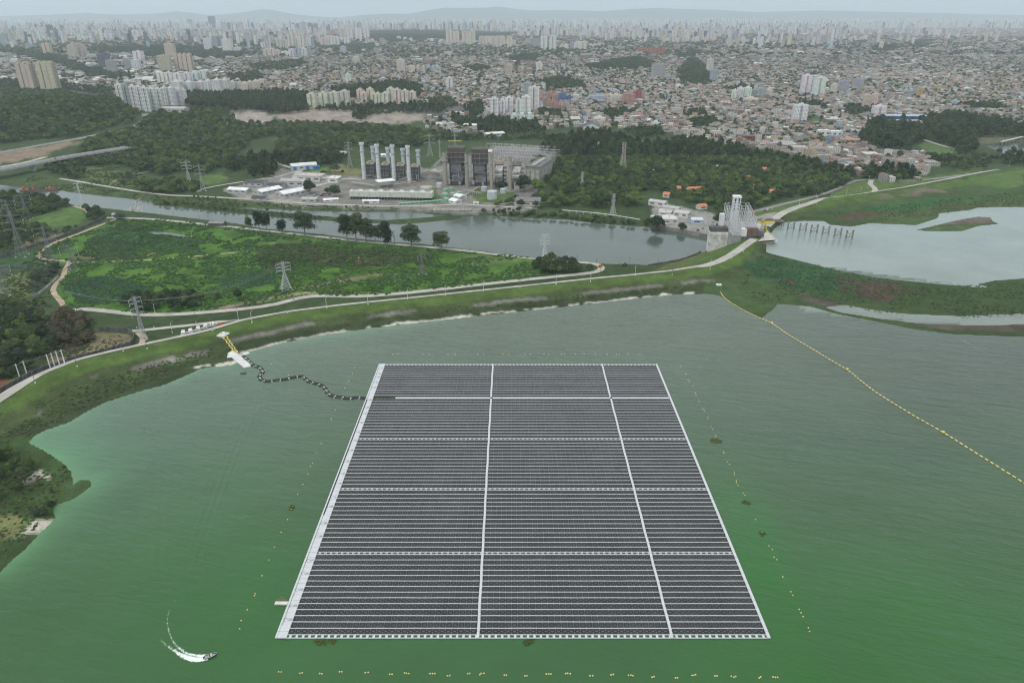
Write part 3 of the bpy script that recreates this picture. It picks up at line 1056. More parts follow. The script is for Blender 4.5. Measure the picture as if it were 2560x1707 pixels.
# ================================================================== VEGETATION
def leaf_cloud(r, lobes, per, size, inner=True, squash=.8):
 """crown as many small leaf clumps spread over uneven lobes; returns verts, tris"""
 V = []; F = []
 for (cx, cy, cz, lr, lh) in lobes:
  n = int(per * lr * lr)
  d = r.normal(size=(n, 3)); d /= np.linalg.norm(d, axis=1)[:, None]
  d[:, 2] = np.where(d[:, 2] < -.55, -d[:, 2], d[:, 2])
  rad = (0.80 + .34 * r.random(n)) * (1 + .18 * np.sin(d[:, 0] * 5 + cx) * np.cos(d[:, 1] * 4 + cy))
  p = np.stack([cx + d[:, 0] * lr * rad, cy + d[:, 1] * lr * rad, cz + d[:, 2] * lh * rad], 1)
  nn = d + r.normal(size=(n, 3)) * .35
  nn /= np.linalg.norm(nn, axis=1)[:, None]
  a = np.cross(nn, r.normal(size=(n, 3))); a /= np.linalg.norm(a, axis=1)[:, None]
  b = np.cross(nn, a)
  s = size * (.6 + .8 * r.random(n))[:, None]
  k = sum(len(q) for q in V)
  tri = np.stack([p + a * s, p - a * s * .5 + b * s * .8, p - a * s * .6 - b * s * .75], 1).reshape(-1, 3)
  V.append(tri)
  F.append(np.arange(k, k + 3 * n).reshape(-1, 3))
  if inner:
   k = sum(len(q) for q in V)
   ico = ICO_V * np.array([lr * .84, lr * .84, lh * .84]) * (1 + .16 * (r.random((len(ICO_V), 1)) - .5)) + np.array([cx, cy, cz])
   V.append(ico); F.append(ICO_F + k)
 return np.concatenate(V), np.concatenate(F)


_t = (1 + 5 ** .5) / 2
ICO_V = np.array([(-1, _t, 0), (1, _t, 0), (-1, -_t, 0), (1, -_t, 0), (0, -1, _t), (0, 1, _t), (0, -1, -_t), (0, 1, -_t), (_t, 0, -1), (_t, 0, 1), (-_t, 0, -1), (-_t, 0, 1)], float)
ICO_V /= np.linalg.norm(ICO_V[0])
ICO_F = np.array([(0, 11, 5), (0, 5, 1), (0, 1, 7), (0, 7, 10), (0, 10, 11), (1, 5, 9), (5, 11, 4), (11, 10, 2), (10, 7, 6), (7, 1, 8), (3, 9, 4), (3, 4, 2), (3, 2, 6), (3, 6, 8), (3, 8, 9), (4, 9, 5), (2, 4, 11), (6, 2, 10), (8, 6, 7), (9, 8, 1)])


def trunk_mb(h, r0, r, limbs=4, spread=2.5, top=.55, seed=0):
 b = MB(); rr = random.Random(seed)
 x = y = 0.0; z = 0.0
 pts = [(0, 0, -.6)]
 for i in range(1, 5):
  pts.append((pts[-1][0] + rr.uniform(-.25, .25), pts[-1][1] + rr.uniform(-.25, .25), h * top * i / 4))
 for i in range(4):
  w0 = r0 * (1 - i / 5); w1 = r0 * (1 - (i + 1) / 5)
  p, q = pts[i], pts[i + 1]
  n = 6
  A = [(p[0] + w0 * math.cos(k * math.pi / 3), p[1] + w0 * math.sin(k * math.pi / 3), p[2]) for k in range(n)]
  B = [(q[0] + w1 * math.cos(k * math.pi / 3), q[1] + w1 * math.sin(k * math.pi / 3), q[2]) for k in range(n)]
  for k in range(n):
   b.face([A[k], A[(k + 1) % n], B[(k + 1) % n], B[k]], (.1, .08, .06))
 for i in range(limbs):
  a = 2 * math.pi * i / limbs + rr.uniform(-.4, .4)
  s = pts[2 + i % 3]
  e = (s[0] + spread * math.cos(a), s[1] + spread * math.sin(a), min(h * .86, s[2] + h * rr.uniform(.2, .36)))
  b.bar(s, e, r0 * .8, (.1, .08, .06), n=4)
 return b


def lobes_round(r, R, Ht, n):
 L = [(0, 0, Ht * .66, R * .62, Ht * .30)]
 for i in range(n):
  a = 2 * math.pi * i / n + r.uniform(-.3, .3)
  d = R * r.uniform(.42, .62)
  lr = R * r.uniform(.34, .48)
  L.append((d * math.cos(a), d * math.sin(a), Ht * r.uniform(.48, .68), lr, lr * .72))
 for i in range(max(2, n // 2)):
  a = r.uniform(0, 6.3); d = R * r.uniform(.1, .35); lr = R * r.uniform(.26, .38)
  L.append((d * math.cos(a), d * math.sin(a), Ht * r.uniform(.74, .86), lr, lr * .7))
 return L


def lobes_tall(r, R, Ht, n):
 L = []
 for i in range(n):
  t = (i + .5) / n
  a = 2.4 * i + r.uniform(-.5, .5); d = R * r.uniform(.25, .6) * (1.1 - t * .45)
  lr = R * r.uniform(.34, .52)
  L.append((d * math.cos(a), d * math.sin(a), Ht * (.34 + .56 * t), lr, lr * r.uniform(.6, .9)))
 return L


PROTO = {}     # kind -> list of (crown mesh, trunk mesh)


def proto(kind, count, fn, R, Ht, n, per, size, mat, bark='bark', tr=.28, top=.55, seed=1, inner=True):
 lst = []
 for k in range(count):
  r = np.random.default_rng(seed * 100 + k)
  V, F = leaf_cloud(r, fn(r, R, Ht, n), per, size, inner)
  lst.append((arrmesh('crown', V, F, mat), trunk_mb(Ht, tr, r, 4, R * .5, top, seed * 10 + k).mesh('trunk', bark)))
 PROTO[kind] = lst


# near, detailed
proto('n_broad', 3, lobes_round, 5.0, 9.0, 8, 42, .34, 'leaf_green', seed=1)
proto('n_dark', 3, lobes_round, 5.0, 9.5, 8, 42, .34, 'leaf_dark', seed=2)
proto('n_grey', 2, lobes_round, 5.0, 8.0, 8, 42, .32, 'leaf_grey', seed=3)
proto('n_bamboo', 2, lobes_round, 5.0, 10.5, 10, 46, .40, 'leaf_brown', seed=4)
proto('n_gum', 4, lobes_tall, 6.0, 20.0, 15, 40, .42, 'leaf_dark', 'pale_bark', .42, .82, seed=5, inner=False)
# far, lighter
proto('f_broad', 3, lobes_round, 5.0, 9.0, 6, 14, .62, 'leaf_green', seed=6)
proto('f_dark', 3, lobes_round, 5.0, 9.5, 6, 14, .62, 'leaf_dark', seed=7)
proto('f_gum', 3, lobes_tall, 5.4, 15.5, 9, 14, .70, 'leaf_dark', 'pale_bark', .35, .8, seed=8)
proto('f_grey', 2, lobes_round, 5.0, 8.5, 6, 14, .62, 'leaf_grey', seed=9)


def joined(kind, k):
 """one mesh object (crown and trunk) used only as a scatter source"""
 c, t = PROTO[kind][k]
 nvc, nvt = len(c.vertices), len(t.vertices)
 V = np.empty((nvc + nvt) * 3, np.float32)
 c.vertices.foreach_get('co', V[:nvc * 3]); t.vertices.foreach_get('co', V[nvc * 3:])
 F = [tuple(p.vertices) for p in c.polygons] + [tuple(i + nvc for i in p.vertices) for p in t.polygons]
 MI = [0] * len(c.polygons) + [1] * len(t.polygons)
 return arrmesh('tree_source', V.reshape(-1, 3), F, [c.materials[0], t.materials[0]], MI=MI)


SRC = {}


def scatter(name, pts, scl, rot, idx, meshes, zs=None):
 """one object of kind stuff: geometry nodes put the meshes on the points"""
 cname = name + '_source'
 coll = bpy.data.collections.new(cname)
 for i, me in enumerate(meshes):
  o = bpy.data.objects.new('source_%02d' % i, me)
  coll.objects.link(o)
 me = bpy.data.meshes.new(name)
 n = len(pts)
 me.vertices.add(n)
 me.vertices.foreach_set('co', np.asarray(pts, np.float32).ravel())
 a = me.attributes.new('s', 'FLOAT_VECTOR', 'POINT')
 S = np.stack([scl, scl, scl if zs is None else zs], 1).astype(np.float32)
 a.data.foreach_set('vector', S.ravel())
 a = me.attributes.new('r', 'FLOAT_VECTOR', 'POINT')
 R = np.zeros((n, 3), np.float32); R[:, 2] = rot
 a.data.foreach_set('vector', R.ravel())
 a = me.attributes.new('i', 'INT', 'POINT')
 a.data.foreach_set('value', np.asarray(idx, np.int32))
 o = obj(name, me)
 ng = bpy.data.node_groups.new(name, 'GeometryNodeTree')
 ng.interface.new_socket('Geometry', in_out='INPUT', socket_type='NodeSocketGeometry')
 ng.interface.new_socket('Geometry', in_out='OUTPUT', socket_type='NodeSocketGeometry')
 gi = ng.nodes.new('NodeGroupInput'); go = ng.nodes.new('NodeGroupOutput')
 ci = ng.nodes.new('GeometryNodeCollectionInfo')
 ci.inputs['Collection'].default_value = coll
 ci.inputs['Separate Children'].default_value = True
 ci.inputs['Reset Children'].default_value = True
 ip = ng.nodes.new('GeometryNodeInstanceOnPoints')
 ip.inputs['Pick Instance'].default_value = True

 def na(nm, ty):
  q = ng.nodes.new('GeometryNodeInputNamedAttribute')
  q.data_type = ty
  q.inputs['Name'].default_value = nm
  return q.outputs['Attribute']
 L = ng.links.new
 L(gi.outputs[0], ip.inputs['Points'])
 L(ci.outputs[0], ip.inputs['Instance'])
 L(na('i', 'INT'), ip.inputs['Instance Index'])
 L(na('r', 'FLOAT_VECTOR'), ip.inputs['Rotation'])
 L(na('s', 'FLOAT_VECTOR'), ip.inputs['Scale'])
 L(ip.outputs[0], go.inputs[0])
 md = o.modifiers.new('scatter', 'NODES')
 md.node_group = ng
 return tag(o, kind='stuff')


def jitter(poly_px, sp, dens=1.0, seed=3, soft=8, zg=None):
 """world points inside a photo polygon, on a jittered grid"""
 p = np.array(poly_px, float)
 x, y, _ = G(p[:, 0], p[:, 1])
 P2 = np.stack([x, y], 1)
 r = np.random.default_rng(seed)
 gx = np.arange(x.min(), x.max(), sp); gy = np.arange(y.min(), y.max(), sp)
 X, Y = np.meshgrid(gx, gy)
 X = X.ravel() + (r.random(X.size) - .5) * sp * .95
 Y = Y.ravel() + (r.random(Y.size) - .5) * sp * .95
 jx = (vnoise(X, Y, soft * 3, 2) - .5) * soft * 2
 jy = (vnoise(X + 77, Y, soft * 3, 2) - .5) * soft * 2
 m = inpoly(X + jx, Y + jy, P2)
 m &= r.random(X.size) < dens
 return X[m], Y[m]


NOTREE = []    # world circles kept clear: (x, y, r)


def clearing(u, v, r):
 x, y, _ = g1(u, v)
 NOTREE.append((x, y, r))


def clear_px(pl, r):
 a = np.array(pl, float)
 x, y, _ = G(a[:, 0], a[:, 1])
 x, y = resample(x, y, r * .8)
 NOTREE.extend((a, b, r) for a, b in zip(x, y))


FOREST = [
 # name, polygon, spacing, crown size range, (kinds, weights), place phrase
 ('hill', [(-160, 215), (0, 224), (80, 220), (160, 228), (250, 250), (310, 264), (350, 285), (330, 312), (200, 338), (90, 350), (0, 362), (-160, 372)], 9.5, (.8, 1.35), (('f_broad', 6), ('f_dark', 4)), 'on the wooded hill at upper left'),
 ('mid1', [(200, 356), (345, 322), (375, 292), (430, 276), (560, 274), (600, 312), (720, 310), (900, 314), (1000, 320), (1100, 337), (1250, 347), (1370, 338), (1370, 350), (1100, 352), (1040, 368), (920, 372), (880, 362), (800, 395), (690, 385), (700, 340), (640, 345), (560, 420), (500, 440), (470, 425), (420, 440), (340, 430), (290, 408), (330, 385), (300, 378), (240, 385), (200, 382)], 9.5, (.75, 1.3), (('f_broad', 6), ('f_dark', 3), ('f_grey', 1)), 'in the wood behind the plant'),
 ('mid2', [(120, 408), (200, 392), (270, 388), (340, 400), (300, 412), (210, 418), (190, 452), (150, 440), (110, 420)], 9, (.7, 1.15), (('f_dark', 5), ('f_broad', 5)), 'below the long road bridge'),
 ('mid3', [(350, 470), (420, 450), (500, 462), (505, 478), (430, 484), (360, 482)], 8, (.7, 1.1), (('f_dark', 4), ('f_broad', 6)), 'on the bank by two pylons'),
 ('mid4', [(270, 440), (340, 438), (360, 455), (330, 470), (300, 462)], 12, (.5, .9), (('f_broad', 5), ('f_grey', 3)), 'left of the bank pylons'),
 ('mid5', [(560, 420), (640, 395), (760, 390), (860, 395), (850, 410), (760, 420), (700, 412), (640, 420), (570, 432)], 8.5, (.8, 1.2), (('f_dark', 6), ('f_gum', 4)), 'beside the blue-fronted shed'),
 ('mid5b', [(625, 425), (680, 418), (700, 440), (665, 446), (630, 446)], 9, (.7, 1.0), (('f_gum', 7), ('f_dark', 3)), 'beside the pale plant road'),
 ('beltdark', [(470, 240), (540, 232), (620, 238), (700, 232), (772, 238), (775, 282), (700, 288), (650, 280), (560, 274), (470, 268)], 11, (.9, 1.25), (('f_gum', 8), ('f_dark', 2)), 'left of the cream towers'),
 ('beltdark2', [(830, 228), (900, 218), (1000, 210), (1040, 215), (1058, 232), (1055, 245), (950, 250), (850, 248)], 13, (1.0, 1.35), (('f_gum', 8), ('f_dark', 2)), 'behind the cream towers'),
 ('cityedge', [(780, 276), (860, 268), (960, 266), (1060, 262), (1130, 266), (1110, 284), (1000, 284), (930, 292), (905, 305), (875, 298), (880, 282)], 12, (.8, 1.15), (('f_dark', 7), ('f_gum', 3)), 'below the cream towers'),
 ('cityedge2', [(1060, 250), (1125, 245), (1150, 268), (1090, 275)], 13, (.8, 1.1), (('f_dark', 7), ('f_broad', 3)), 'among the near houses'),
 ('cityedge3', [(1170, 262), (1200, 252), (1208, 290), (1180, 300), (1160, 285)], 12, (.9, 1.3), (('f_dark', 8), ('f_gum', 2)), 'beside the avenue'),
 ('cityedge4', [(1120, 290), (1200, 300), (1280, 296), (1340, 310), (1370, 332), (1250, 340), (1140, 320)], 12, (.8, 1.2), (('f_dark', 7), ('f_gum', 3)), 'in front of the white tower row'),
 ('cityedge5', [(1340, 275), (1400, 278), (1410, 295), (1350, 292)], 13, (.8, 1.1), (('f_dark', 6), ('f_broad', 4)), 'by the pink towers'),
 ('right1', [(1370, 350), (1480, 332), (1560, 345), (1600, 365), (1700, 352), (1830, 372), (1830, 395), (1700, 395), (1600, 400), (1500, 395), (1440, 400), (1350, 385)], 10, (.75, 1.25), (('f_gum', 5), ('f_dark', 3), ('f_broad', 2)), 'in the wood right of the switchyard'),
 ('right2', [(1320, 400), (1400, 400), (1500, 398), (1600, 400), (1700, 398), (1830, 400), (1930, 402), (2060, 425), (2130, 452), (2110, 468), (2040, 490), (1930, 506), (1870, 522), (1850, 545), (1812, 552), (1780, 520), (1720, 505), (1660, 488), (1640, 470), (1600, 488), (1570, 520), (1480, 520), (1400, 520), (1300, 520), (1230, 520), (1300, 500), (1400, 490), (1360, 440)], 9.5, (.75, 1.3), (('f_broad', 7), ('f_dark', 3), ('f_grey', 1)), 'in the central park wood'),
 ('right3', [(1830, 372), (1900, 390), (1980, 402), (2060, 420), (2125, 442), (2060, 440), (1930, 405), (1830, 400)], 10, (.85, 1.25), (('f_gum', 6), ('f_dark', 4)), 'at the wood edge below houses'),
 ('bank1', [(1195, 532), (1260, 526), (1300, 530), (1420, 538), (1560, 552), (1640, 560), (1700, 570), (1690, 578), (1610, 568), (1510, 561), (1420, 551), (1290, 545), (1220, 541)], 6.5, (.45, .8), (('f_dark', 6), ('f_broad', 4)), 'on the far channel bank'),
 ('bank2', [(1600, 555), (1660, 558), (1690, 575), (1640, 575)], 8, (.8, 1.2), (('f_dark', 7), ('f_broad', 3)), 'below the white workshops'),
 ('righttop', [(2140, 345), (2190, 310), (2250, 300), (2400, 290), (2480, 305), (2560, 325), (2640, 330), (2640, 345), (2480, 345), (2430, 352), (2440, 380), (2395, 392), (2370, 366), (2320, 348), (2290, 362), (2240, 380), (2200, 378), (2150, 362)], 11, (.95, 1.4), (('f_gum', 6), ('f_dark', 4)), 'in the wood by the lagoon'),
 ('rightmid', [(2325, 392), (2400, 395), (2440, 392), (2500, 405), (2480, 422), (2400, 430), (2350, 420), (2320, 405)], 12, (.8, 1.2), (('f_dark', 7), ('f_broad', 3)), 'behind the right dam road'),
 ('rightmid2', [(2500, 385), (2560, 395), (2700, 400), (2700, 420), (2560, 418), (2510, 410)], 11, (.9, 1.4), (('f_dark', 7), ('f_gum', 3)), 'beside the far right lagoon'),
 ('rightlow', [(2150, 425), (2220, 420), (2280, 428), (2310, 445), (2280, 452), (2150, 452)], 12, (.7, 1.1), (('f_gum', 5), ('f_dark', 5)), 'above the dam link road'),
 ('lefttop', [(-160, 486), (0, 488), (60, 492), (120, 500), (176, 506), (176, 520), (130, 532), (50, 548), (0, 556), (-160, 565)], 8.5, (.7, 1.2), (('n_dark', 5), ('n_broad', 4), ('n_grey', 1)), 'in the left grove by the channel'),
 ('left2', [(-160, 572), (0, 566), (60, 562), (120, 572), (150, 585), (110, 600), (60, 612), (0, 622), (-160, 640)], 8, (.5, .9), (('n_dark', 5), ('n_broad', 5)), 'in the scrub behind the dark wall'),
 ('left3', [(150, 575), (215, 560), (235, 555), (200, 572), (150, 592)], 8, (.45, .75), (('n_dark', 5), ('n_broad', 3)), 'beside the dark wall'),
 ('left4', [(216, 520), (235, 528), (262, 540), (250, 552), (225, 560), (212, 545)], 7, (.6, .95), (('n_dark', 8), ('n_broad', 2)), 'beside the white gate house'),
 ('left5', [(100, 678), (140, 668), (150, 690), (120, 720), (95, 735), (60, 735), (75, 700)], 7, (.5, .8), (('n_grey', 10), ('n_dark', 1)), 'in the grove by the dirt track'),
 ('left6', [(-160, 735), (0, 742), (60, 755), (120, 765), (60, 775), (0, 772), (-160, 790)], 8, (.4, .7), (('n_grey', 3), ('n_broad', 4), ('n_bamboo', 2)), 'in the lower left scrub'),
 ('left7', [(-260, 800), (0, 785), (60, 778), (110, 790), (140, 830), (140, 870), (110, 905), (60, 925), (0, 948), (-260, 1060)], 8.5, (.7, 1.15), (('n_dark', 5), ('n_broad', 5), ('n_grey', 1)), 'in the wood by the white poles'),
 ('bamboo', [(135, 800), (175, 792), (215, 798), (240, 812), (245, 835), (215, 868), (175, 870), (150, 850), (125, 830)], 6.5, (.75, 1.1), (('n_bamboo', 9), ('n_dark', 1)), 'in the bamboo grove by the wall'),
 ('point', [(-200, 1130), (0, 1120), (40, 1140), (75, 1160), (95, 1195), (60, 1225), (45, 1265), (0, 1290), (-200, 1400)], 8, (.55, 1.0), (('n_dark', 5), ('n_broad', 5), ('n_grey', 1)), 'on the lower left point'),
 ('point2', [(70, 1270), (120, 1250), (140, 1280), (110, 1310), (60, 1300)], 6, (.35, .6), (('n_dark', 6), ('n_grey', 4)), 'at the edge of the lower left point'),
 ('row', [(308, 765), (330, 745), (420, 735), (500, 742), (505, 765), (440, 778), (330, 779)], 6.5, (.6, .85), (('n_dark', 9), ('n_broad', 1)), 'in the clump on the field'),
 ('clump', [(1335, 660), (1380, 652), (1440, 668), (1430, 684), (1350, 684)], 7.5, (.8, 1.15), (('n_dark', 9), ('n_broad', 1)), 'in the clump by the road bend'),
 ('field', [(470, 605), (520, 595), (600, 600), (520, 625)], 26, (.3, .45), (('n_dark', 5), ('n_broad', 5)), 'on the green field'),
 ('bar', [(390, 508), (475, 510), (585, 522), (600, 526), (560, 528), (470, 518), (395, 512)], 5.5, (.35, .55), (('f_dark', 5), ('f_broad', 5)), 'on the bar in the channel'),
 ('bar2', [(585, 522), (731, 537), (860, 548), (962, 553), (1000, 556), (852, 553), (706, 543), (600, 529)], 7, (.25, .42), (('f_dark', 6), ('f_broad', 4)), 'on the thin channel bar'),
 ('plantbank', [(480, 488), (600, 505), (740, 514), (900, 520), (900, 524), (740, 520), (600, 512), (480, 500)], 6, (.2, .4), (('f_dark', 5), ('f_broad', 5)), 'on the bank before the plant'),
 # green islands inside the city
 ('c1', [(1700, 212), (1692, 180), (1722, 148), (1745, 150), (1768, 172), (1780, 208), (1770, 215)], 15, (1.0, 1.5), (('f_dark', 8), ('f_broad', 2)), ''),
 ('c2', [(1450, 168), (1560, 148), (1600, 145), (1642, 160), (1630, 172), (1580, 178), (1500, 178)], 16, (1.0, 1.5), (('f_dark', 10),), ''),
 ('c3', [(1265, 150), (1300, 138), (1350, 138), (1340, 155), (1290, 158)], 17, (1.0, 1.5), (('f_dark', 10),), ''),
 ('c4', [(1330, 205), (1400, 195), (1460, 210), (1470, 225), (1380, 226)], 15, (.9, 1.3), (('f_dark', 10),), ''),
 ('c5', [(915, 80), (1040, 76), (1290, 84), (1290, 92), (1180, 104), (1100, 100), (960, 110), (925, 108)], 30, (1.6, 2.4), (('f_dark', 10),), ''),
 ('c6', [(800, 118), (930, 112), (960, 118), (940, 126), (820, 130)], 24, (1.3, 2.0), (('f_dark', 10),), ''),
 ('c7', [(220, 122), (400, 116), (520, 122), (640, 135), (590, 148), (430, 148), (350, 140), (240, 134)], 20, (1.2, 1.8), (('f_dark', 10),), ''),
 ('c8', [(0, 112), (90, 128), (160, 145), (230, 170), (330, 190), (300, 205), (220, 190), (120, 160), (30, 138), (0, 130)], 18, (.9, 1.5), (('f_dark', 8), ('f_broad', 2)), ''),
 ('c9', [(560, 190), (640, 180), (665, 195), (640, 212), (580, 205)], 18, (.9, 1.3), (('f_dark', 10),), ''),
 ('c10', [(620, 165), (760, 150), (770, 165), (700, 180), (640, 178)], 24, (.9, 1.3), (('f_dark', 10),), ''),
 ('c11', [(1680, 140), (1740, 128), (1760, 138), (1700, 152)], 18, (1.0, 1.4), (('f_dark', 10),), ''),
 ('c12', [(2175, 122), (2240, 112), (2245, 128), (2190, 132)], 20, (1.2, 1.8), (('f_dark', 10),), ''),
 ('c13', [(2270, 108), (2330, 100), (2320, 118), (2280, 124)], 20, (1.2, 1.8), (('f_dark', 10),), ''),
 ('c14', [(50, 78), (130, 84), (130, 100), (60, 96)], 30, (1.6, 2.2), (('f_dark', 10),), ''),
 ('c15', [(215, 66), (330, 74), (330, 82), (220, 80)], 34, (1.6, 2.2), (('f_dark', 10),), ''),
 ('c16', [(590, 105), (680, 112), (670, 122), (600, 118)], 24, (1.2, 1.8), (('f_dark', 10),), ''),
 ('c17', [(1350, 130), (1400, 124), (1460, 128), (1380, 140)], 26, (1.0, 1.4), (('f_dark', 7),), ''),
 ('c18', [(0, 200), (120, 205), (280, 225), (290, 245), (180, 230), (0, 222)], 14, (.8, 1.2), (('f_dark', 10),), ''),
 ('c19', [(1150, 170), (1200, 165), (1240, 175), (1190, 182)], 18, (.9, 1.3), (('f_dark', 10),), ''),
 ('c20', [(2100, 262), (2200, 268), (2220, 285), (2120, 292)], 14, (.8, 1.2), (('f_dark', 10),), ''),
 ('c21', [(2000, 252), (2070, 262), (2060, 278), (1990, 268)], 16, (.8, 1.2), (('f_dark', 10),), ''),
 ('c22', [(2400, 262), (2500, 260), (2520, 275), (2430, 280)], 16, (.9, 1.3), (('f_dark', 10),), ''),
 ('c23', [(1480, 285), (1560, 272), (1600, 280), (1540, 295)], 14, (.8, 1.1), (('f_dark', 10),), ''),
 ('c24', [(1700, 280), (1760, 275), (1780, 290), (1720, 296)], 14, (.8, 1.1), (('f_dark', 10),), ''),
 ('c25', [(1800, 225), (1860, 215), (1900, 222), (1850, 236)], 18, (.8, 1.2), (('f_dark', 10),), ''),
 ('c26', [(1720, 305), (1780, 295), (1800, 315), (1740, 325)], 12, (.9, 1.3), (('f_dark', 10),), ''),
 ('c27', [(1560, 330), (1640, 320), (1660, 340), (1600, 350)], 12, (.9, 1.2), (('f_dark', 10),), ''),
]
KINDWORD = {'n_broad': 'bushy green tree', 'n_dark': 'dark evergreen tree', 'n_grey': 'silvery grey tree', 'n_bamboo': 'brown-tipped bamboo clump',
   'n_gum': 'tall gum tree', 'f_broad': 'bushy green tree', 'f_dark': 'dark evergreen tree', 'f_gum': 'tall gum tree', 'f_grey': 'silvery grey tree'}


def clear_all(X, Y):
 k = np.ones(X.shape, bool)
 for (a, b, r) in NOTREE:
  k &= (X - a) ** 2 + (Y - b) ** 2 > r * r
 return k


def tree_thing(kind, k, x, y, z, s, rot, label, group, zs=None):
 cm, tm = PROTO[kind][k]
 name = {'n_gum': 'gum_tree', 'f_gum': 'gum_tree', 'n_bamboo': 'bamboo_clump'}.get(kind, 'broadleaf_tree')
 t = thing(name, label, 'tree', (x, y, z), rot, group)
 t.scale = (s, s, zs or s)
 obj('crown', cm, t); obj('trunk', tm, t)
 return t


def plant_forests():
 C = []
 for fi, (nm, poly, sp, (s0, s1), kinds, phrase) in enumerate(FOREST):
  X, Y = jitter(poly, sp, .96, 40 + fi, min(10, sp))
  keep = clear_all(X, Y)
  X, Y = X[keep], Y[keep]
  Z = H(X, Y)
  keep = (Z > ZC + .15) & ~((Z < -0.05) & (Z > -2.5) & (pldist(X, Y, CREST)[1] > 0))
  X, Y, Z = X[keep], Y[keep], Z[keep]
  r = np.random.default_rng(900 + fi)
  ks = [k for k, _ in kinds]; wt = np.array([q for _, q in kinds], float)
  kk = r.choice(len(ks), len(X), p=wt / wt.sum())
  s = s0 + (s1 - s0) * r.random(len(X)) ** 1.3
  for i in range(len(X)):
   C.append((X[i], Y[i], Z[i], s[i], ks[kk[i]], phrase, r.random() * 6.28, nm))
 big = []
 for i, c in enumerate(C):
  u, v = P(c[0], c[1], c[2])
  if c[5] and -60 < u < 2620 and 0 < v < 1760:
   big.append((c[3] / MPP(c[0], c[1], c[2]), i, u, v))
 big.sort(reverse=True)
 big = big[:NIND]
 chosen = set(b[1] for b in big)
 LAB = {}
 per = {}
 for _, i, u, v in big:
  per.setdefault(C[i][5], []).append((v, u, i))
 for ph, l in per.items():
  l.sort()
  nr = max(1, int(round(math.sqrt(len(l) / 2.2))))
  step = -(-len(l) // nr)
  for k in range(0, len(l), step):
   row = sorted(l[k:k + step], key=lambda t: t[1])
   rn = k // step
   where = ('%s row' % nth(rn)) if nr > 1 else ''
   for j, (v, u, i) in enumerate(row):
    LAB[i] = ', '.join(a for a in (where, '%s from left' % nth(j)) if a)
 rest = {}
 for i, c in enumerate(C):
  x, y, z, s, kind, phrase, rot, nm = c
  if i in chosen:
   size = 'large' if s > .95 else ('medium' if s > .68 else 'small')
   k = i % len(PROTO[kind])
   tree_thing(kind, k, x, y, z - .2, s, rot, KINDWORD[kind] + ' ' + phrase + ', ' + LAB[i], 'trees ' + phrase)
  else:
   rest.setdefault('woodland' if phrase else 'city_woodland', []).append(c)
 for nm, lst in rest.items():
  allk = sorted({c[4] for c in lst})
  meshes = []; base = {}
  for k in allk:
   base[k] = len(meshes)
   for j in range(len(PROTO[k])):
    meshes.append(joined(k, j))
  idx = [base[c[4]] + (i * 7) % len(PROTO[c[4]]) for i, c in enumerate(lst)]
  scatter(nm, [(c[0], c[1], c[2] - .2) for c in lst], np.array([c[3] for c in lst]), np.array([c[6] for c in lst]), idx, meshes)
 return len(C)


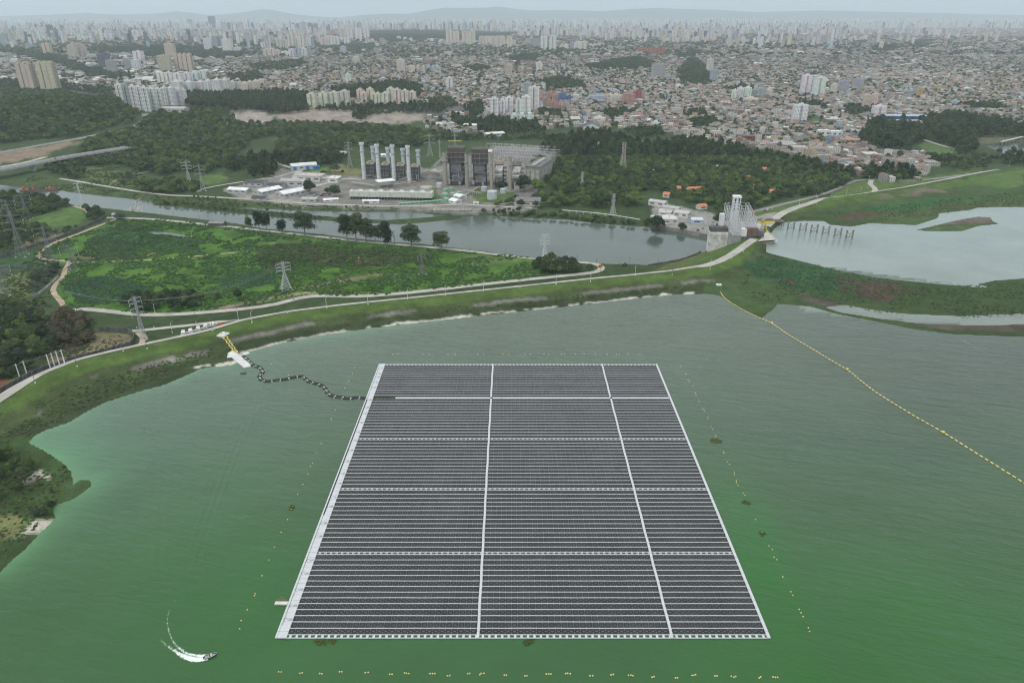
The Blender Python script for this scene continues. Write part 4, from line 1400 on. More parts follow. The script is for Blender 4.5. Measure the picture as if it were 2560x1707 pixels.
# single trees picked out in the photograph: (u, v base, v top, width px, kind, label)
SINGLES = [
 (623, 574, 541, 20, 'n_gum', 'thin sparse young gum, leftmost of the riverside row'),
 (650, 578, 527, 30, 'n_gum', 'tall feathery gum, left of a close pair by the river road'),
 (668, 578, 530, 26, 'n_gum', 'tall feathery gum, right of a close pair by the river road'),
 (705, 583, 549, 30, 'n_gum', 'small airy gum standing between the feathery pair and the big round gum'),
 (763, 591, 528, 55, 'n_gum', 'big round-headed gum standing alone on the field edge by the channel'),
 (868, 603, 534, 48, 'n_gum', 'tallest gum at the left end of the dense riverside cluster'),
 (892, 604, 532, 46, 'n_gum', 'broad tall gum, second in the dense riverside cluster'),
 (915, 606, 545, 46, 'n_gum', 'rounded gum in the middle of the dense riverside cluster'),
 (938, 607, 562, 36, 'n_gum', 'lower gum at the right end of the dense riverside cluster'),
 (964, 614, 551, 38, 'n_gum', 'slender gum beside the bare dead tree'),
 (970, 616, 580, 26, 'n_gum', 'low dark gum at the foot of the slender gum'),
 (1029, 620, 560, 56, 'n_gum', 'round dark gum standing alone right of the dead tree'),
 (1103, 627, 577, 50, 'n_gum', 'spreading gum, rightmost of the riverside row'),
 (547, 757, 732, 22, 'n_dark', 'small round dark bush tree left of the pair by the lower road'),
 (597, 755, 723, 24, 'n_dark', 'rounded dark tree right of the pair by the lower road'),
 (1474, 678, 660, 22, 'n_dark', 'single round shrub tree inside the road bend'),
 (300, 548, 532, 32, 'n_grey', 'low spreading olive tree where the dirt track meets the river road'),
 (282, 545, 535, 9, 'n_dark', 'tiny round dark tree beside the gate house'),
 (775, 484, 452, 34, 'n_dark', 'big round dark tree between the grey sheds and the car park'),
 (838, 492, 462, 34, 'n_gum', 'loose gum beside the parked cars in the plant'),
 (820, 488, 470, 20, 'n_dark', 'low dark tree left of the loose gum in the plant'),
 (838, 432, 410, 26, 'f_dark', 'round tree on the dry lawn left of the chimneys'),
 (808, 440, 427, 18, 'f_dark', 'small round tree on the lawn by the blue-fronted shed'),
 (857, 434, 425, 10, 'f_dark', 'tiny bush on the dry lawn left of the chimneys'),
 (1252, 470, 455, 44, 'f_dark', 'wide dark tree at the foot of the boiler chimneys'),
 (1310, 480, 440, 44, 'f_dark', 'large dark tree right of the boiler chimneys'),
 (1345, 482, 452, 34, 'f_broad', 'green tree behind the flat-roofed office'),
 (1350, 412, 388, 24, 'f_dark', 'round dark tree in front of the switchyard gantries'),
 (1290, 500, 488, 22, 'f_dark', 'dark tree at the left corner of the flat-roofed office'),
 (1495, 520, 478, 46, 'n_broad', 'big bright round tree behind the white pipe bridge'),
 (1585, 512, 478, 50, 'n_broad', 'big round tree left of the white workshops'),
 (1340, 470, 448, 40, 'f_broad', 'bright tree beside the plant fence'),
 (1640, 580, 540, 44, 'n_dark', 'large dark tree below the white workshops'),
 (1705, 580, 558, 26, 'n_dark', 'round tree on the yard wall above the channel'),
 (1805, 565, 535, 50, 'n_dark', 'broad dark tree in front of the lattice lift station'),
]


def plant_singles():
 for i, (u, vb, vt, wp, kind, lab) in enumerate(SINGLES):
  x, y, z = g1(u, vb)
  ht = topz(u, vt, y) - z
  wd = wp * MPP(x, y, z)
  h0, w0 = {'n_gum': (20.0, 11.5), 'f_gum': (15.5, 10.5)}.get(kind, (8.8, 10.0))
  k = i % len(PROTO[kind])
  tree_thing(kind, k, x, y, z - .2, wd / w0, i * 1.7, lab, None, ht / h0)
  NOTREE.append((x, y, wd * .45))
 # the bare dead tree
 x, y, z = g1(986, 614)
 b = MB(); rr = random.Random(4)

 def br(p, d, L, w, k):
  q = p + d * L
  b.bar(p, q, w, (.30, .27, .24), n=4)
  if k:
   for _ in range(3):
    dd = (d + Vector((rr.uniform(-.6, .6), rr.uniform(-.6, .6), rr.uniform(-.1, .45)))).normalized()
    br(q, dd, L * .68, w * .6, k - 1)
 br(Vector((0, 0, -.3)), Vector((.1, 0, 1)), 6.5, .6, 4)
 t = thing('dead_tree', 'bare leafless dead tree with pale branches among the riverside gums', 'tree', (x, y, z))
 b.build('trunk', 'pale_bark', t)


# low weeds over the green fields and marsh
def weeds():
 r = np.random.default_rng(77)
 ms = []
 for k, mt in enumerate(('leaf_weed', 'leaf_weed', 'leaf_blue', 'leaf_dark', 'leaf_brown')):
  L = [(r.uniform(-.9, .9), r.uniform(-.9, .9), .35, r.uniform(.6, 1.0), r.uniform(.45, .75)) for _ in range(4)]
  V, F = leaf_cloud(r, L, 26, .30, True)
  ms.append(arrmesh('weed_source', V, F, mt))
 pts = []; S = []; I = []

 def add(poly, sp, pick, s0, s1, dens=.9, thr=.42, ns=24, seed=1):
  X, Y = jitter(poly, sp, dens, 500 + seed, 6)
  m = vnoise(X, Y, ns, 3) > thr
  X, Y = X[m], Y[m]
  Z = H(X, Y)
  m = (Z > ZC + .05) & clear_all(X, Y)
  X, Y, Z = X[m], Y[m], Z[m]
  for p in zip(X, Y, Z):
   pts.append(p); S.append(s0 + (s1 - s0) * r.random()); I.append(pick[int(r.random() * len(pick))])
 add(FIELD, 2.9, (0, 1, 0, 2), .6, 1.5, thr=.42, ns=16, seed=1)
 add([(190, 700), (260, 690), (330, 700), (372, 730), (350, 752), (230, 762), (180, 745), (160, 715)], 2.6, (2, 2, 2, 0), .8, 1.4, thr=.3, seed=2)
 add([(540, 695), (640, 672), (700, 680), (690, 706), (600, 726), (545, 716)], 2.6, (2, 2, 0), .8, 1.3, thr=.35, seed=3)
 add([(640, 618), (700, 608), (800, 612), (900, 620), (1000, 632), (1090, 640), (1072, 660), (900, 668), (760, 668), (690, 680), (640, 650)], 2.9, (3, 3, 4, 0), .9, 1.6, thr=.38, seed=4)
 add([(300, 560), (420, 585), (520, 600), (480, 625), (330, 650), (190, 640), (220, 600)], 3.0, (3, 0, 2), .9, 1.7, thr=.42, seed=5)
 add([(0, 600), (110, 610), (150, 655), (140, 700), (110, 745), (0, 760)], 4.2, (0, 3, 2, 4), .8, 1.6, thr=.45, seed=6)
 add([(0, 735), (130, 745), (150, 790), (240, 800), (240, 870), (100, 920), (0, 950)], 4.0, (3, 0, 4, 4), .8, 1.6, thr=.35, seed=7)
 add([(70, 440), (380, 490), (700, 512), (1000, 520), (1000, 528), (700, 524), (480, 512), (380, 500), (200, 478), (60, 462)], 4.0, (3, 0), .7, 1.3, thr=.4, seed=8)
 add([(1900, 640), (2100, 680), (2300, 708), (2560, 705), (2560, 800), (2250, 795), (2000, 735), (1900, 760), (1840, 720)], 3.2, (0, 0, 2, 4, 3), .45, .85, thr=.40, seed=9)
 add([(0, 1040), (60, 1020), (200, 960), (400, 905), (600, 850), (620, 865), (400, 945), (200, 1020), (90, 1080), (80, 1110), (150, 1160), (170, 1190), (140, 1260), (100, 1300), (0, 1400)], 2.7, (3, 0, 0, 4), .4, .85, thr=.36, seed=10)
 add([(600, 850), (860, 805), (1200, 775), (1600, 735), (1780, 728), (1700, 715), (1300, 755), (900, 800), (600, 850)], 3.4, (3, 4, 3), .4, .8, thr=.42, seed=11)
 add([(2000, 545), (2250, 510), (2560, 480), (2560, 515), (2430, 520), (2300, 545), (2200, 555), (2060, 550)], 4.0, (0, 0, 3, 4), .45, .85, thr=.42, seed=12)
 add([(190, 400), (330, 420), (380, 450), (360, 475), (230, 460), (150, 440)], 5, (3, 0), .9, 1.8, thr=.42, seed=13)
 add([(530, 770), (640, 754), (760, 737), (880, 730), (880, 722), (700, 742), (540, 762)], 3.0, (3, 4, 0), .5, 1.0, thr=.45, seed=14)
 add([(190, 838), (320, 838), (330, 858), (200, 900), (120, 920), (130, 880)], 3.2, (4, 4, 3), .4, .9, thr=.45, seed=15)
 scatter('ground_cover', pts, np.array(S), r.random(len(pts)) * 6.28, I, ms, np.array(S) * .8)
 return len(pts)


NIND = 262

# ================================================================== FLOATING SOLAR ARRAY
ORD = ['first', 'second', 'third', 'fourth', 'fifth', 'sixth', 'seventh', 'eighth', 'ninth', 'tenth', 'eleventh', 'twelfth', 'thirteenth', 'fourteenth', 'fifteenth',
       'sixteenth', 'seventeenth', 'eighteenth', 'nineteenth', 'twentieth', '21st', '22nd', '23rd', '24th', '25th', '26th', '27th', '28th', '29th', '30th']


def nth(i):
 return ORD[i] if i < len(ORD) else '%dth' % (i + 1)


AX0, AX1, AY0, AY1 = -87.75, 95.75, 193.0, 419.5
m, nt_, b_ = newmat('pv_glass')
oi = nt_.nodes.new('ShaderNodeObjectInfo')
f = remap(nt_, wnoise(nt_, .045, 4, .7), .35, .65, 0, 1)
c1 = mixc(nt_, f, (.018, .022, .024), (.029, .031, .030))
f2 = remap(nt_, wnoise(nt_, .35, 3, .6), .3, .7, .75, 1.3)
nt_.links.new(shade(nt_, shade(nt_, c1, f2), remap(nt_, attr(nt_), 0, 1, .7, 1.35)), b_.inputs['Base Color'])
b_.inputs['Roughness'].default_value = 0.3
b_.inputs['Specular IOR Level'].default_value = 0.3
MAT['pv_glass'] = m
plain('pv_frame', (.075, .078, .082), .5, .1, .5, .3)

arr = thing('solar_array', 'huge rectangular floating array of dark solar panels with white walkways on the green lake', 'solar array', (0, 0, 0))
BLK = [(-83.45, 2.34, 30), (-12.0, 2.355, 30), (59.9, 2.31, 15)]
SEC = [AY0 + 1.85, 239.6, 284.8, 329.6, 374.8]
SECE = [237.8, 283.0, 327.8, 373.0, AY1 - 1.85]
rp = random.Random(3)
panels = []
pv, pf, pc, pm = [], [], [], []
NP = 0


def panel_geo(x0, x1, y0, y1, za, zb):
 t = .05
 v = [(x0, y0, za - t), (x1, y0, za - t), (x1, y1, zb - t), (x0, y1, zb - t), (x0, y0, za), (x1, y0, za), (x1, y1, zb), (x0, y1, zb)]
 f = [(4, 5, 6, 7), (0, 1, 5, 4), (1, 2, 6, 5), (2, 3, 7, 6), (3, 0, 4, 7)]
 return v, f


pmesh = []
for k in range(5):
 mm = MB()
 g = .15 + .17 * k
 v, f = panel_geo(-1.09, 1.09, -.53, .53, -.03, .05)
 for i, q in enumerate(f):
  mm.face([v[j] for j in q], (g, g, g), None, 0 if i == 0 else 1)
 # busbar seam down the middle, a hair proud of the glass
 mm.face([(-.02, -.53, -.026), (.02, -.53, -.026), (.02, .53, .054), (-.02, .53, .054)], (g, g, g), None, 1)
 pmesh.append(mm.mesh('panel', ['pv_glass', 'pv_frame']))
stick = MB(); dark = MB(); mid = MB()  # risers, float bed, connectors
cat_i = 0
for s in range(5):
 ya, yb = SEC[s], SECE[s]
 pit = (yb - ya) / 14.0
 for rI in range(14):
  y0 = ya + rI * pit
  for (bx0, cp, nc) in BLK:
   bx1 = bx0 + cp * nc
   # white catwalk strip at the back of the row
   if rI < 13:
    cw = MB()
    ys = y0 + pit - .42
    jit = [rp.uniform(-.05, .05) for _ in range(nc // 2 + 2)]
    pts = []
    step = 2 * cp
    xq = bx0; k = 0
    while xq < bx1 - .01:
     xe = min(bx1, xq + step)
     a, b2 = jit[k], jit[k + 1]
     cw.face([(xq, ys + a, .46), (xe - .05, ys + b2, .46), (xe - .05, ys + .36 + b2, .46), (xq, ys + .36 + a, .46)])
     cw.face([(xq, ys + a, .1), (xe - .05, ys + b2, .1), (xe - .05, ys + b2, .46), (xq, ys + a, .46)])
     xq = xe; k += 1
    cw.build('catwalk', 'white_float', arr)
   # dark floats below and pale risers between the panels
   dark.box((bx0 + bx1) / 2, y0 + (pit - .42) / 2, .05, bx1 - bx0, pit - .44, .1, 0, (.03, .03, .03))
   for c in range(nc):
    cx = bx0 + (c + .5) * cp
    stick.box(bx0 + c * cp, y0 + .64, .1, .13, 1.05, .33, 0)
    stick.box(bx0 + c * cp, y0 + 2.05, .1, .13, 1.05, .33, 0)
    mid.box(cx + .0, y0 + 1.33, .1, 1.0, .2, .33, 0)
    for hrow, yc in ((0, y0 + .64), (1, y0 + 2.04)):
     vv = rp.random()
     cl = vnoise(np.array([cx]), np.array([yc]), 9, 2)[0]
     k = int(np.clip((.5 * vv + .9 * cl - .1) * 5, 0, 4))
     if s == 0 and rI < 2:
      q = obj('panel', pmesh[k], arr, (cx, yc, .46))
     else:
      panels.append((cx, yc, k))
# remaining panels: one joined part
n = len(panels)
base_v, base_f = panel_geo(-1.09, 1.09, -.53, .53, -.03, .05)
bv = np.array(base_v); bf = np.array(base_f)
ctr = np.array([(a, b2, .46) for a, b2, _ in panels])
V = (ctr[:, None, :] + bv[None]).reshape(-1, 3)
Fp = (bf[None] + (np.arange(n) * 8)[:, None, None]).reshape(-1, 4)
gk = np.array([.15 + .17 * k for _, _, k in panels])
Cp = np.repeat(gk, 5)[:, None] * np.ones((1, 3))
MIp = np.tile([0, 1, 1, 1, 1], n)
tag(obj('panel_field', arrmesh('panel_field', V, Fp, ['pv_glass', 'pv_frame'], Cp, MI=MIp), arr), kind='stuff')
tag(dark.build('float_bed', 'black_plastic', arr), kind='stuff')
tag(stick.build('riser', 'grey_float', arr), kind='stuff')
tag(mid.build('connector', 'grey_float', arr), kind='stuff')
# pontoons on the long sides and the centre walkways
tile = MB(); tile.box(-1.75, 0, .1, .78, 2.94, .5); tile.box(.45, 0, .1, 3.38, 2.94, .5, 0)
tm = tile.mesh('pontoon', 'white_float')
nT = 74
tl = (AY1 - AY0) / nT
for i in range(nT):
 obj('pontoon', tm, arr, (AX0 + 2.14, AY0 + (i + .5) * tl, .02 * (i % 2) * .5))
tile = MB(); tile.box(0, 0, .1, 1.15, 2.94, .48); tm = tile.mesh('pontoon', 'white_float')
for i in range(nT):
 obj('pontoon', tm, arr, (AX1 - .6, AY0 + (i + .5) * tl, 0))
tile = MB(); tile.box(0, 0, .1, 1.0, 2.96, .48); tm = tile.mesh('walkway', 'white_float')
for i in range(nT):
 for xx in (-12.63, 59.28):
  obj('walkway', tm, arr, (xx + .07 * math.sin(i * .9), AY0 + (i + .5) * tl, 0))
# gutter between outer and inner left pontoon: dark, carries the trunk cable
g = MB(); g.box(AX0 + 1.0, (AY0 + AY1) / 2, .05, .55, AY1 - AY0 - 1, .34, 0, (.3, .3, .3)); g.build('gutter', 'white_float', arr)
g = MB(); g.box(AX0 + 1.0, (264 + 372) / 2, .4, .62, 372 - 264, .26); g.build('trunk_cable', 'black_plastic', arr)
g = MB()
yy = 264.0
while yy > 200:
 g.bar((AX0 + 1.05 + .12 * math.sin(yy), yy, .62), (AX0 + 1.05 + .12 * math.sin(yy - 2.5), yy - 2.5, .62), .10)
 yy -= 2.5
yy = 414.0
while yy > 374:
 g.bar((AX0 + 1.05, yy, .62), (AX0 + 1.05, yy - 2.5, .62), .09)
 yy -= 2.5
g.build('cable', 'black_plastic', arr)


def ladder(y, xa, xb, pitch, bar_w, ring):
 """white open frame of floats"""
 q = MB(); rr = []
 q.box((xa + xb) / 2, y - .76, .1, xb - xa, .30, .28); q.build('rail', 'white_float', arr)
 q = MB(); q.box((xa + xb) / 2, y + .76, .1, xb - xa, .26, .28); q.build('rail', 'white_float', arr)
 q = MB()
 n = int((xb - xa) / pitch)
 for i in range(n):
  cx = xa + (i + .5) * (xb - xa) / n
  if ring:
   for s in (-1, 1):
    q.box(cx + s * .30, y, .1, .24, 1.2, .27)
   q.box(cx, y - .45, .1, .34, .2, .27); q.box(cx, y + .45, .1, .34, .2, .27)
  else:
   q.box(cx, y, .1, bar_w, 1.2, .27)
 tag(q.build('cross_float', 'white_float', arr), kind='stuff')


for (bx0, cp, nc) in BLK:
 bx1 = bx0 + cp * nc + (1.2 if bx0 < 50 else 0)
 ladder(AY0 + .95, bx0, bx1, 2.34, .88, False)
 ladder(AY1 - .95, bx0, bx1, 2.34, .88, False)
 for yc in (238.7, 283.9, 328.7):
  ladder(yc, bx0, bx1, 2.34, .5, True)
 q = MB(); xa = bx0 - 1 if bx0 > -50 else -70.0; bx1 += .3
 q.box((xa + bx1) / 2, 373.9, .1, bx1 - xa, 1.5, .48); q.build('walkway', 'white_float', arr)

# inverter boxes standing on the pontoon
inv = MB(); inv.box(0, 0, 0, .9, .55, .75, 0, (.45, .46, .47)); inv.box(-.8, .15, 0, .45, .9, .2, 0, (.5, .5, .5))
im = inv.mesh('inverter_box', 'painted')
cb = MB()
for k in range(7):
 a0, a1 = math.pi * k / 7, math.pi * (k + 1) / 7
 cb.bar((-1.6 - .8 * math.sin(a0), -.7 * math.cos(a0), .04), (-1.6 - .8 * math.sin(a1), -.7 * math.cos(a1), .04), .08)
cb.bar((-1.6, .7, .04), (-.3, .6, .04), .08)
cm_ = cb.mesh('cable', 'black_plastic')
iy = [413.0, 405.0, 400.5, 393.0, 386.5, 371, 362, 355, 345, 335, 326.5, 317, 307, 296, 288, 277, 270, 258, 249, 234, 226, 217, 208.5, 201.5]
for i, y_ in enumerate(iy):
 t = thing('inverter_box', 'small grey inverter box on the left white pontoon, %s from the far end' % nth(i), 'inverter', (AX0 + 3.3, y_, .61), 0, 'inverter boxes on the pontoon')
 obj('case', im, t); obj('cable', cm_, t)

# landing stage on the left edge
t = thing('landing_stage', 'small white landing stage with brown rails on the left edge of the array', 'jetty', (-90.4, 210.2, 0))
q = MB(); q.box(0, 0, .1, 5.0, 1.5, .5, 0, (.6, .58, .56)); q.build('deck', 'painted', t)
q = MB()
for a in (-2.0, -.6, .8, 2.0):
 q.bar((a, .9, .5), (a, .9, 1.5), .12, (.26, .15, .09))
q.bar((-2, .9, 1.5), (2, .9, 1.5), .12, (.26, .15, .09)); q.bar((-2, .9, 1.0), (2, .9, 1.0), .1, (.26, .15, .09))
q.bar((-.6, .9, 1.5), (-.6, .9, 2.5), .1, (.3, .18, .1)); q.bar((.8, .9, 1.5), (.8, .9, 2.5), .1, (.3, .18, .1)); q.bar((-.6, .9, 2.5), (.8, .9, 2.5), .1, (.3, .18, .1))
q.build('railing', 'painted', t)

# ================================================================== BUOYS
bu = MB(); bu.ball(0, 0, .12, .36, 10, 6, (.66, .56, .25)); bu_m = bu.mesh('buoy', 'painted')
bu2 = MB(); bu2.cyl(0, 0, -.08, .42, .42, .14, 10, (.34, .20, .03)); bu_r = bu2.mesh('collar', 'painted')
BU = {}
BU['near line in front of the array'] = [(650 + a * .2764, 1640 + b * .2764) for a, b in [(169, 139), (193, 139), (360, 151), (382, 147), (540, 152), (560, 155), (719, 136), (740, 137), (952, 146), (979, 143), (1173, 160), (1195, 159), (1307, 147), (1324, 151), (1346, 153), (1538, 153), (1560, 153), (1581, 153), (1696, 173), (1716, 171), (1880, 154), (1898, 152), (1988, 162), (2001, 152), (2026, 151), (2210, 168), (2229, 168)]] \
 + [(1300 + a * .2976, 1640 + b * .2976) for a, b in [(41, 161), (58, 161), (221, 146), (241, 146), (260, 146), (384, 142), (400, 140), (422, 143), (588, 161), (611, 160), (765, 153), (784, 149), (912, 157), (932, 155), (949, 160), (1109, 173), (1126, 168), (1306, 179), (1323, 178), (1445, 158), (1462, 156), (1475, 151), (1637, 162), (1655, 162), (1775, 165), (1797, 173), (1811, 166), (2010, 180), (2022, 170), (2125, 171), (2145, 174), (2164, 174)]]
BU['left line beside the array'] = [(887, 919), (881, 934), (872, 952), (868, 959), (862, 970), (839, 1024), (829, 1046), (828, 1049), (803, 1108), (791, 1132), (781, 1158), (776, 1165), (770, 1185), (757, 1210), (744, 1235), (732, 1265), (728, 1273), (719, 1298), (703, 1330), (686, 1367), (672, 1399), (655, 1438), (638, 1483), (636, 1488), (618, 1523), (603, 1550), (599, 1571)]
BU['right line beside the array'] = [(1702, 916), (1715, 935), (1720, 950), (1724, 954), (1732, 965), (1738, 982), (1740, 988), (1746, 1001), (1748, 1005), (1758, 1023), (1761, 1027), (1769, 1043), (1770, 1047), (1778, 1066), (1782, 1073), (1789, 1088), (1790, 1091), (1808, 1129), (1810, 1133), (1818, 1154), (1824, 1160), (1836, 1181), (1836, 1186), (1841, 1201), (1841, 1206), (1845, 1212), (1858, 1232), (1862, 1237), (1889, 1298), (1905, 1330), (1922, 1364), (1931, 1373), (1935, 1392), (1942, 1398), (1957, 1441), (1977, 1478), (1982, 1487), (1998, 1522), (2003, 1531), (2008, 1540), (2021, 1568), (2024, 1577)]
BU['far line behind the array'] = [(982, 886), (995, 885), (1059, 885), (1073, 885), (1120, 885), (1138, 886), (1194, 885), (1209, 886), (1257, 885), (1272, 886), (1313, 886), (1326, 886), (1360, 885), (1372, 886), (1403, 886), (1411, 885), (1439, 885), (1460, 885), (1489, 886), (1518, 886), (1541, 886), (1548, 886), (1570, 886), (1600, 886)]
BU['loose group by the jetty'] = [(679, 910), (721, 938)]
for ln, pts in BU.items():
 pts = sorted(pts, key=lambda p: p[0] if 'line in front' in ln or 'behind' in ln or 'group' in ln else p[1])
 how = 'from the left' if 'front' in ln or 'behind' in ln or 'group' in ln else 'from the far end'
 for i, (u, v) in enumerate(pts):
  x, y = W(u, v, .15)
  t = thing('mooring_buoy', 'round yellow buoy in the %s, %s %s' % (ln, nth(i), how), 'buoy', (float(x), float(y), 0), 0, 'yellow mooring buoys')
  sc = .78 if v > 1000 else 1.0
  t.scale = (sc, sc, sc)
  obj('float', bu_m, t); obj('collar', bu_r, t)

# the yellow floating boom
BOOM = [(1797, 714), (1802, 737), (1824, 756), (1859, 776), (1898, 795), (1930, 807), (1957, 828), (1997, 853), (2041, 878), (2080, 903), (2118, 923),
  (2150, 950), (2186, 979), (2248, 1017), (2303, 1050), (2358, 1080), (2417, 1118), (2486, 1161), (2560, 1207), (2640, 1260), (2900, 1440)]
a = smooth_pl(BOOM, 1)
x, y = W(a[:, 0], a[:, 1], .1)
x, y = resample(x, y, 3.15)
bm = thing('floating_boom', 'long line of yellow sausage floats curving across the right half of the lake', 'boom', (0, 0, 0))
fl = MB()
for i in range(8):
 pass
fl2 = []
q = MB()
nn = 8
prof = [(-1.1, .12), (-.95, .30), (-.5, .36), (.5, .36), (.95, .30), (1.1, .12)]
for (xa, ra), (xb, rb) in zip(prof[:-1], prof[1:]):
 for i in range(nn):
  t0, t1 = 2 * math.pi * i / nn, 2 * math.pi * (i + 1) / nn
  q.face([(xa, ra * math.cos(t0), ra * math.sin(t0)), (xa, ra * math.cos(t1), ra * math.sin(t1)), (xb, rb * math.cos(t1), rb * math.sin(t1)), (xb, rb * math.cos(t0), rb * math.sin(t0))], (.66, .56, .22))
fm = q.mesh('float', 'painted')
q = MB(); q.ball(0, 0, .3, .95, 12, 7, (.62, .48, .12), .8); bigm = q.mesh('marker_buoy', 'painted')
rope = MB()
for i in range(len(x) - 1):
 an = math.atan2(y[i + 1] - y[i], x[i + 1] - x[i])
 obj('float', fm, bm, ((x[i] + x[i + 1]) / 2, (y[i] + y[i + 1]) / 2, .16), an)
 rope.bar((x[i], y[i], .1), (x[i + 1], y[i + 1], .1), .12, (.14, .12, .05))
rope.build('rope', 'painted', bm)
for (u, v) in ((1930, 807), (2118, 923), (2358, 1080)):
 xx, yy = W(u, v, .3)
 obj('marker_buoy', bigm, bm, (float(xx), float(yy), .1))
t = thing('anchor_block', 'small white concrete anchor block on the weedy bank where the yellow boom ends', 'block', g1(1797, 713))
q = MB(); q.box(0, 0, -.3, 4.4, 3.0, 1.2, .1, (.6, .6, .57)); q.cyl(.5, 0, .9, .25, .25, .8, 8, (.5, .5, .5)); q.build('block', 'painted', t)

# black power cable causeway
CAB = [(594, 884), (611, 893), (622, 901), (628, 912), (647, 916), (659, 927), (655, 934), (645, 940), (653, 950), (666, 955), (691, 949), (706, 950), (734, 943),
       (757, 938), (763, 948), (776, 956), (802, 961), (815, 971), (817, 981), (834, 993), (849, 990), (870, 998), (889, 993), (905, 994), (918, 997)]
a = smooth_pl(CAB, 2)
x, y = W(a[:, 0], a[:, 1], .2)
x, y = resample(x, y, 2.6)
x[-1], y[-1] = AX0 + .9, 372.5
tx, ty = np.gradient(x), np.gradient(y)
L = np.hypot(tx, ty); nx_, ny_ = -ty / L, tx / L
cw = thing('cable_causeway', 'winding twin black cable on white floats from the concrete jetty to the array', 'floating cable', (0, 0, 0))
q = [MB(), MB()]
for i in range(len(x) - 1):
 for k, s in enumerate((-.95, .95)):
  q[k].bar((x[i] + nx_[i] * s, y[i] + ny_[i] * s, .38), (x[i + 1] + nx_[i + 1] * s, y[i + 1] + ny_[i + 1] * s, .38), .62, (.02, .02, .02), n=6)
for k in (0, 1):
 q[k].build('cable', 'black_plastic', cw)
fm2 = MB(); fm2.box(0, 0, .02, .75, 2.9, .34, 0, (.62, .63, .62)); fm2 = fm2.mesh('cross_float', 'painted')
for i in range(0, len(x), 2):
 obj('cross_float', fm2, cw, (x[i], y[i], 0), math.atan2(ty[i], tx[i]))
print('causeway pieces', len(x))

# concrete jetty and ramp at the shore
jt = thing('concrete_jetty', 'white concrete jetty with T-shaped ends where the black cable leaves the shore', 'jetty', (0, 0, 0))
q = MB()


def slab(q, p0, p1, w, z0, h, col=(.56, .56, .55)):
 x0, y0 = W(*p0, .5); x1, y1 = W(*p1, .5)
 q.box((x0 + x1) / 2, (y0 + y1) / 2, z0, math.hypot(x1 - x0, y1 - y0), w, h, math.atan2(y1 - y0, x1 - x0), col)


slab(q, (572, 877), (616, 913), 5.2, -.6, 1.25); q.build('walkway', 'painted', jt)
q = MB(); slab(q, (568, 891), (592, 888), 4.5, -.6, 1.18); q.build('landing', 'painted', jt)
q = MB(); slab(q, (607, 917), (626, 913), 3.0, -.6, 1.30); q.build('landing', 'painted', jt)
q = MB(); slab(q, (598, 888), (622, 881), 3.2, -.6, 1.12); q.build('landing', 'painted', jt)
rm = thing('cable_ramp', 'concrete cable head on the dam slope with two yellow float chains running down', 'ramp', (0, 0, 0))
x0, y0, z0 = g1(558, 838)
q = MB(); q.box(x0, y0, z0 - 1.2, 6.0, 7.0, 2.0, -.25, (.55, .55, .53)); q.build('platform', 'painted', rm)
q = MB(); q.box(x0 + .6, y0 + .6, z0 + .8, 2.2, 1.4, 1.1, -.25, (.70, .71, .71)); q.box(x0 - 1.6, y0 + .8, z0 + .8, 1.0, 1.2, .8, -.25, (.5, .51, .52)); q.build('cabinet', 'painted', rm)
fy = MB(); fy.box(0, 0, 0, 1.1, .75, .6, 0, (.68, .58, .20)); fy = fy.mesh('yellow_float', 'painted')
for (pa, pb) in (((557, 842), (589, 884)), ((566, 842), (594, 882))):
 xa, ya, za = g1(*pa); xb, yb, zb = g1(*pb)
 for k in range(15):
  t = k / 14
  xx = xa + (xb - xa) * t; yy = ya + (yb - ya) * t
  obj('yellow_float', fy, rm, (xx + .4 * math.sin(k * 2.1), yy, float(H(xx, yy)[0]) + .25), -.9 + .2 * math.sin(k))

# floating weed rafts
def weedraft(u, v, w_, d_, lab, seed):
 x, y = W(u, v, 0)
 r = np.random.default_rng(seed)
 L = [(r.uniform(-w_ / 2, w_ / 2), r.uniform(-d_ / 2, d_ / 2), .05, r.uniform(.6, 1.3), .3) for _ in range(int(w_ * d_ / 1.4) + 3)]
 V, F = leaf_cloud(r, L, 22, .2, True)
 me = arrmesh('weed_raft', V, F, 'leaf_raft')
 tag(obj('weed_raft', me, None, (float(x), float(y), 0)), lab, 'plant', 'floating weed rafts')


leafmat('leaf_raft', (.03, .055, .010), (.075, .095, .018), 1.2)
weedraft(812, 1604, 7.5, 2.0, 'green weed raft against the near edge of the array, left one', 1)
weedraft(1326, 1606, 5.0, 1.8, 'green weed raft against the near edge of the array, centre one', 2)
weedraft(1789, 1101, 5.2, 4.5, 'elongated weed raft right of the array by the buoys, farthest', 3)
weedraft(1865, 1257, 3.0, 2.2, 'small dark weed raft around a buoy right of the array', 4)
weedraft(1906, 1335, 2.4, 1.6, 'small yellowish weed raft right of the array, nearest', 5)
weedraft(732, 1269, 1.6, 2.2, 'tiny weed raft caught on the left buoy line', 6)
weedraft(611, 934, 4, 1.2, 'tiny yellow weed scrap left of the black causeway', 7)

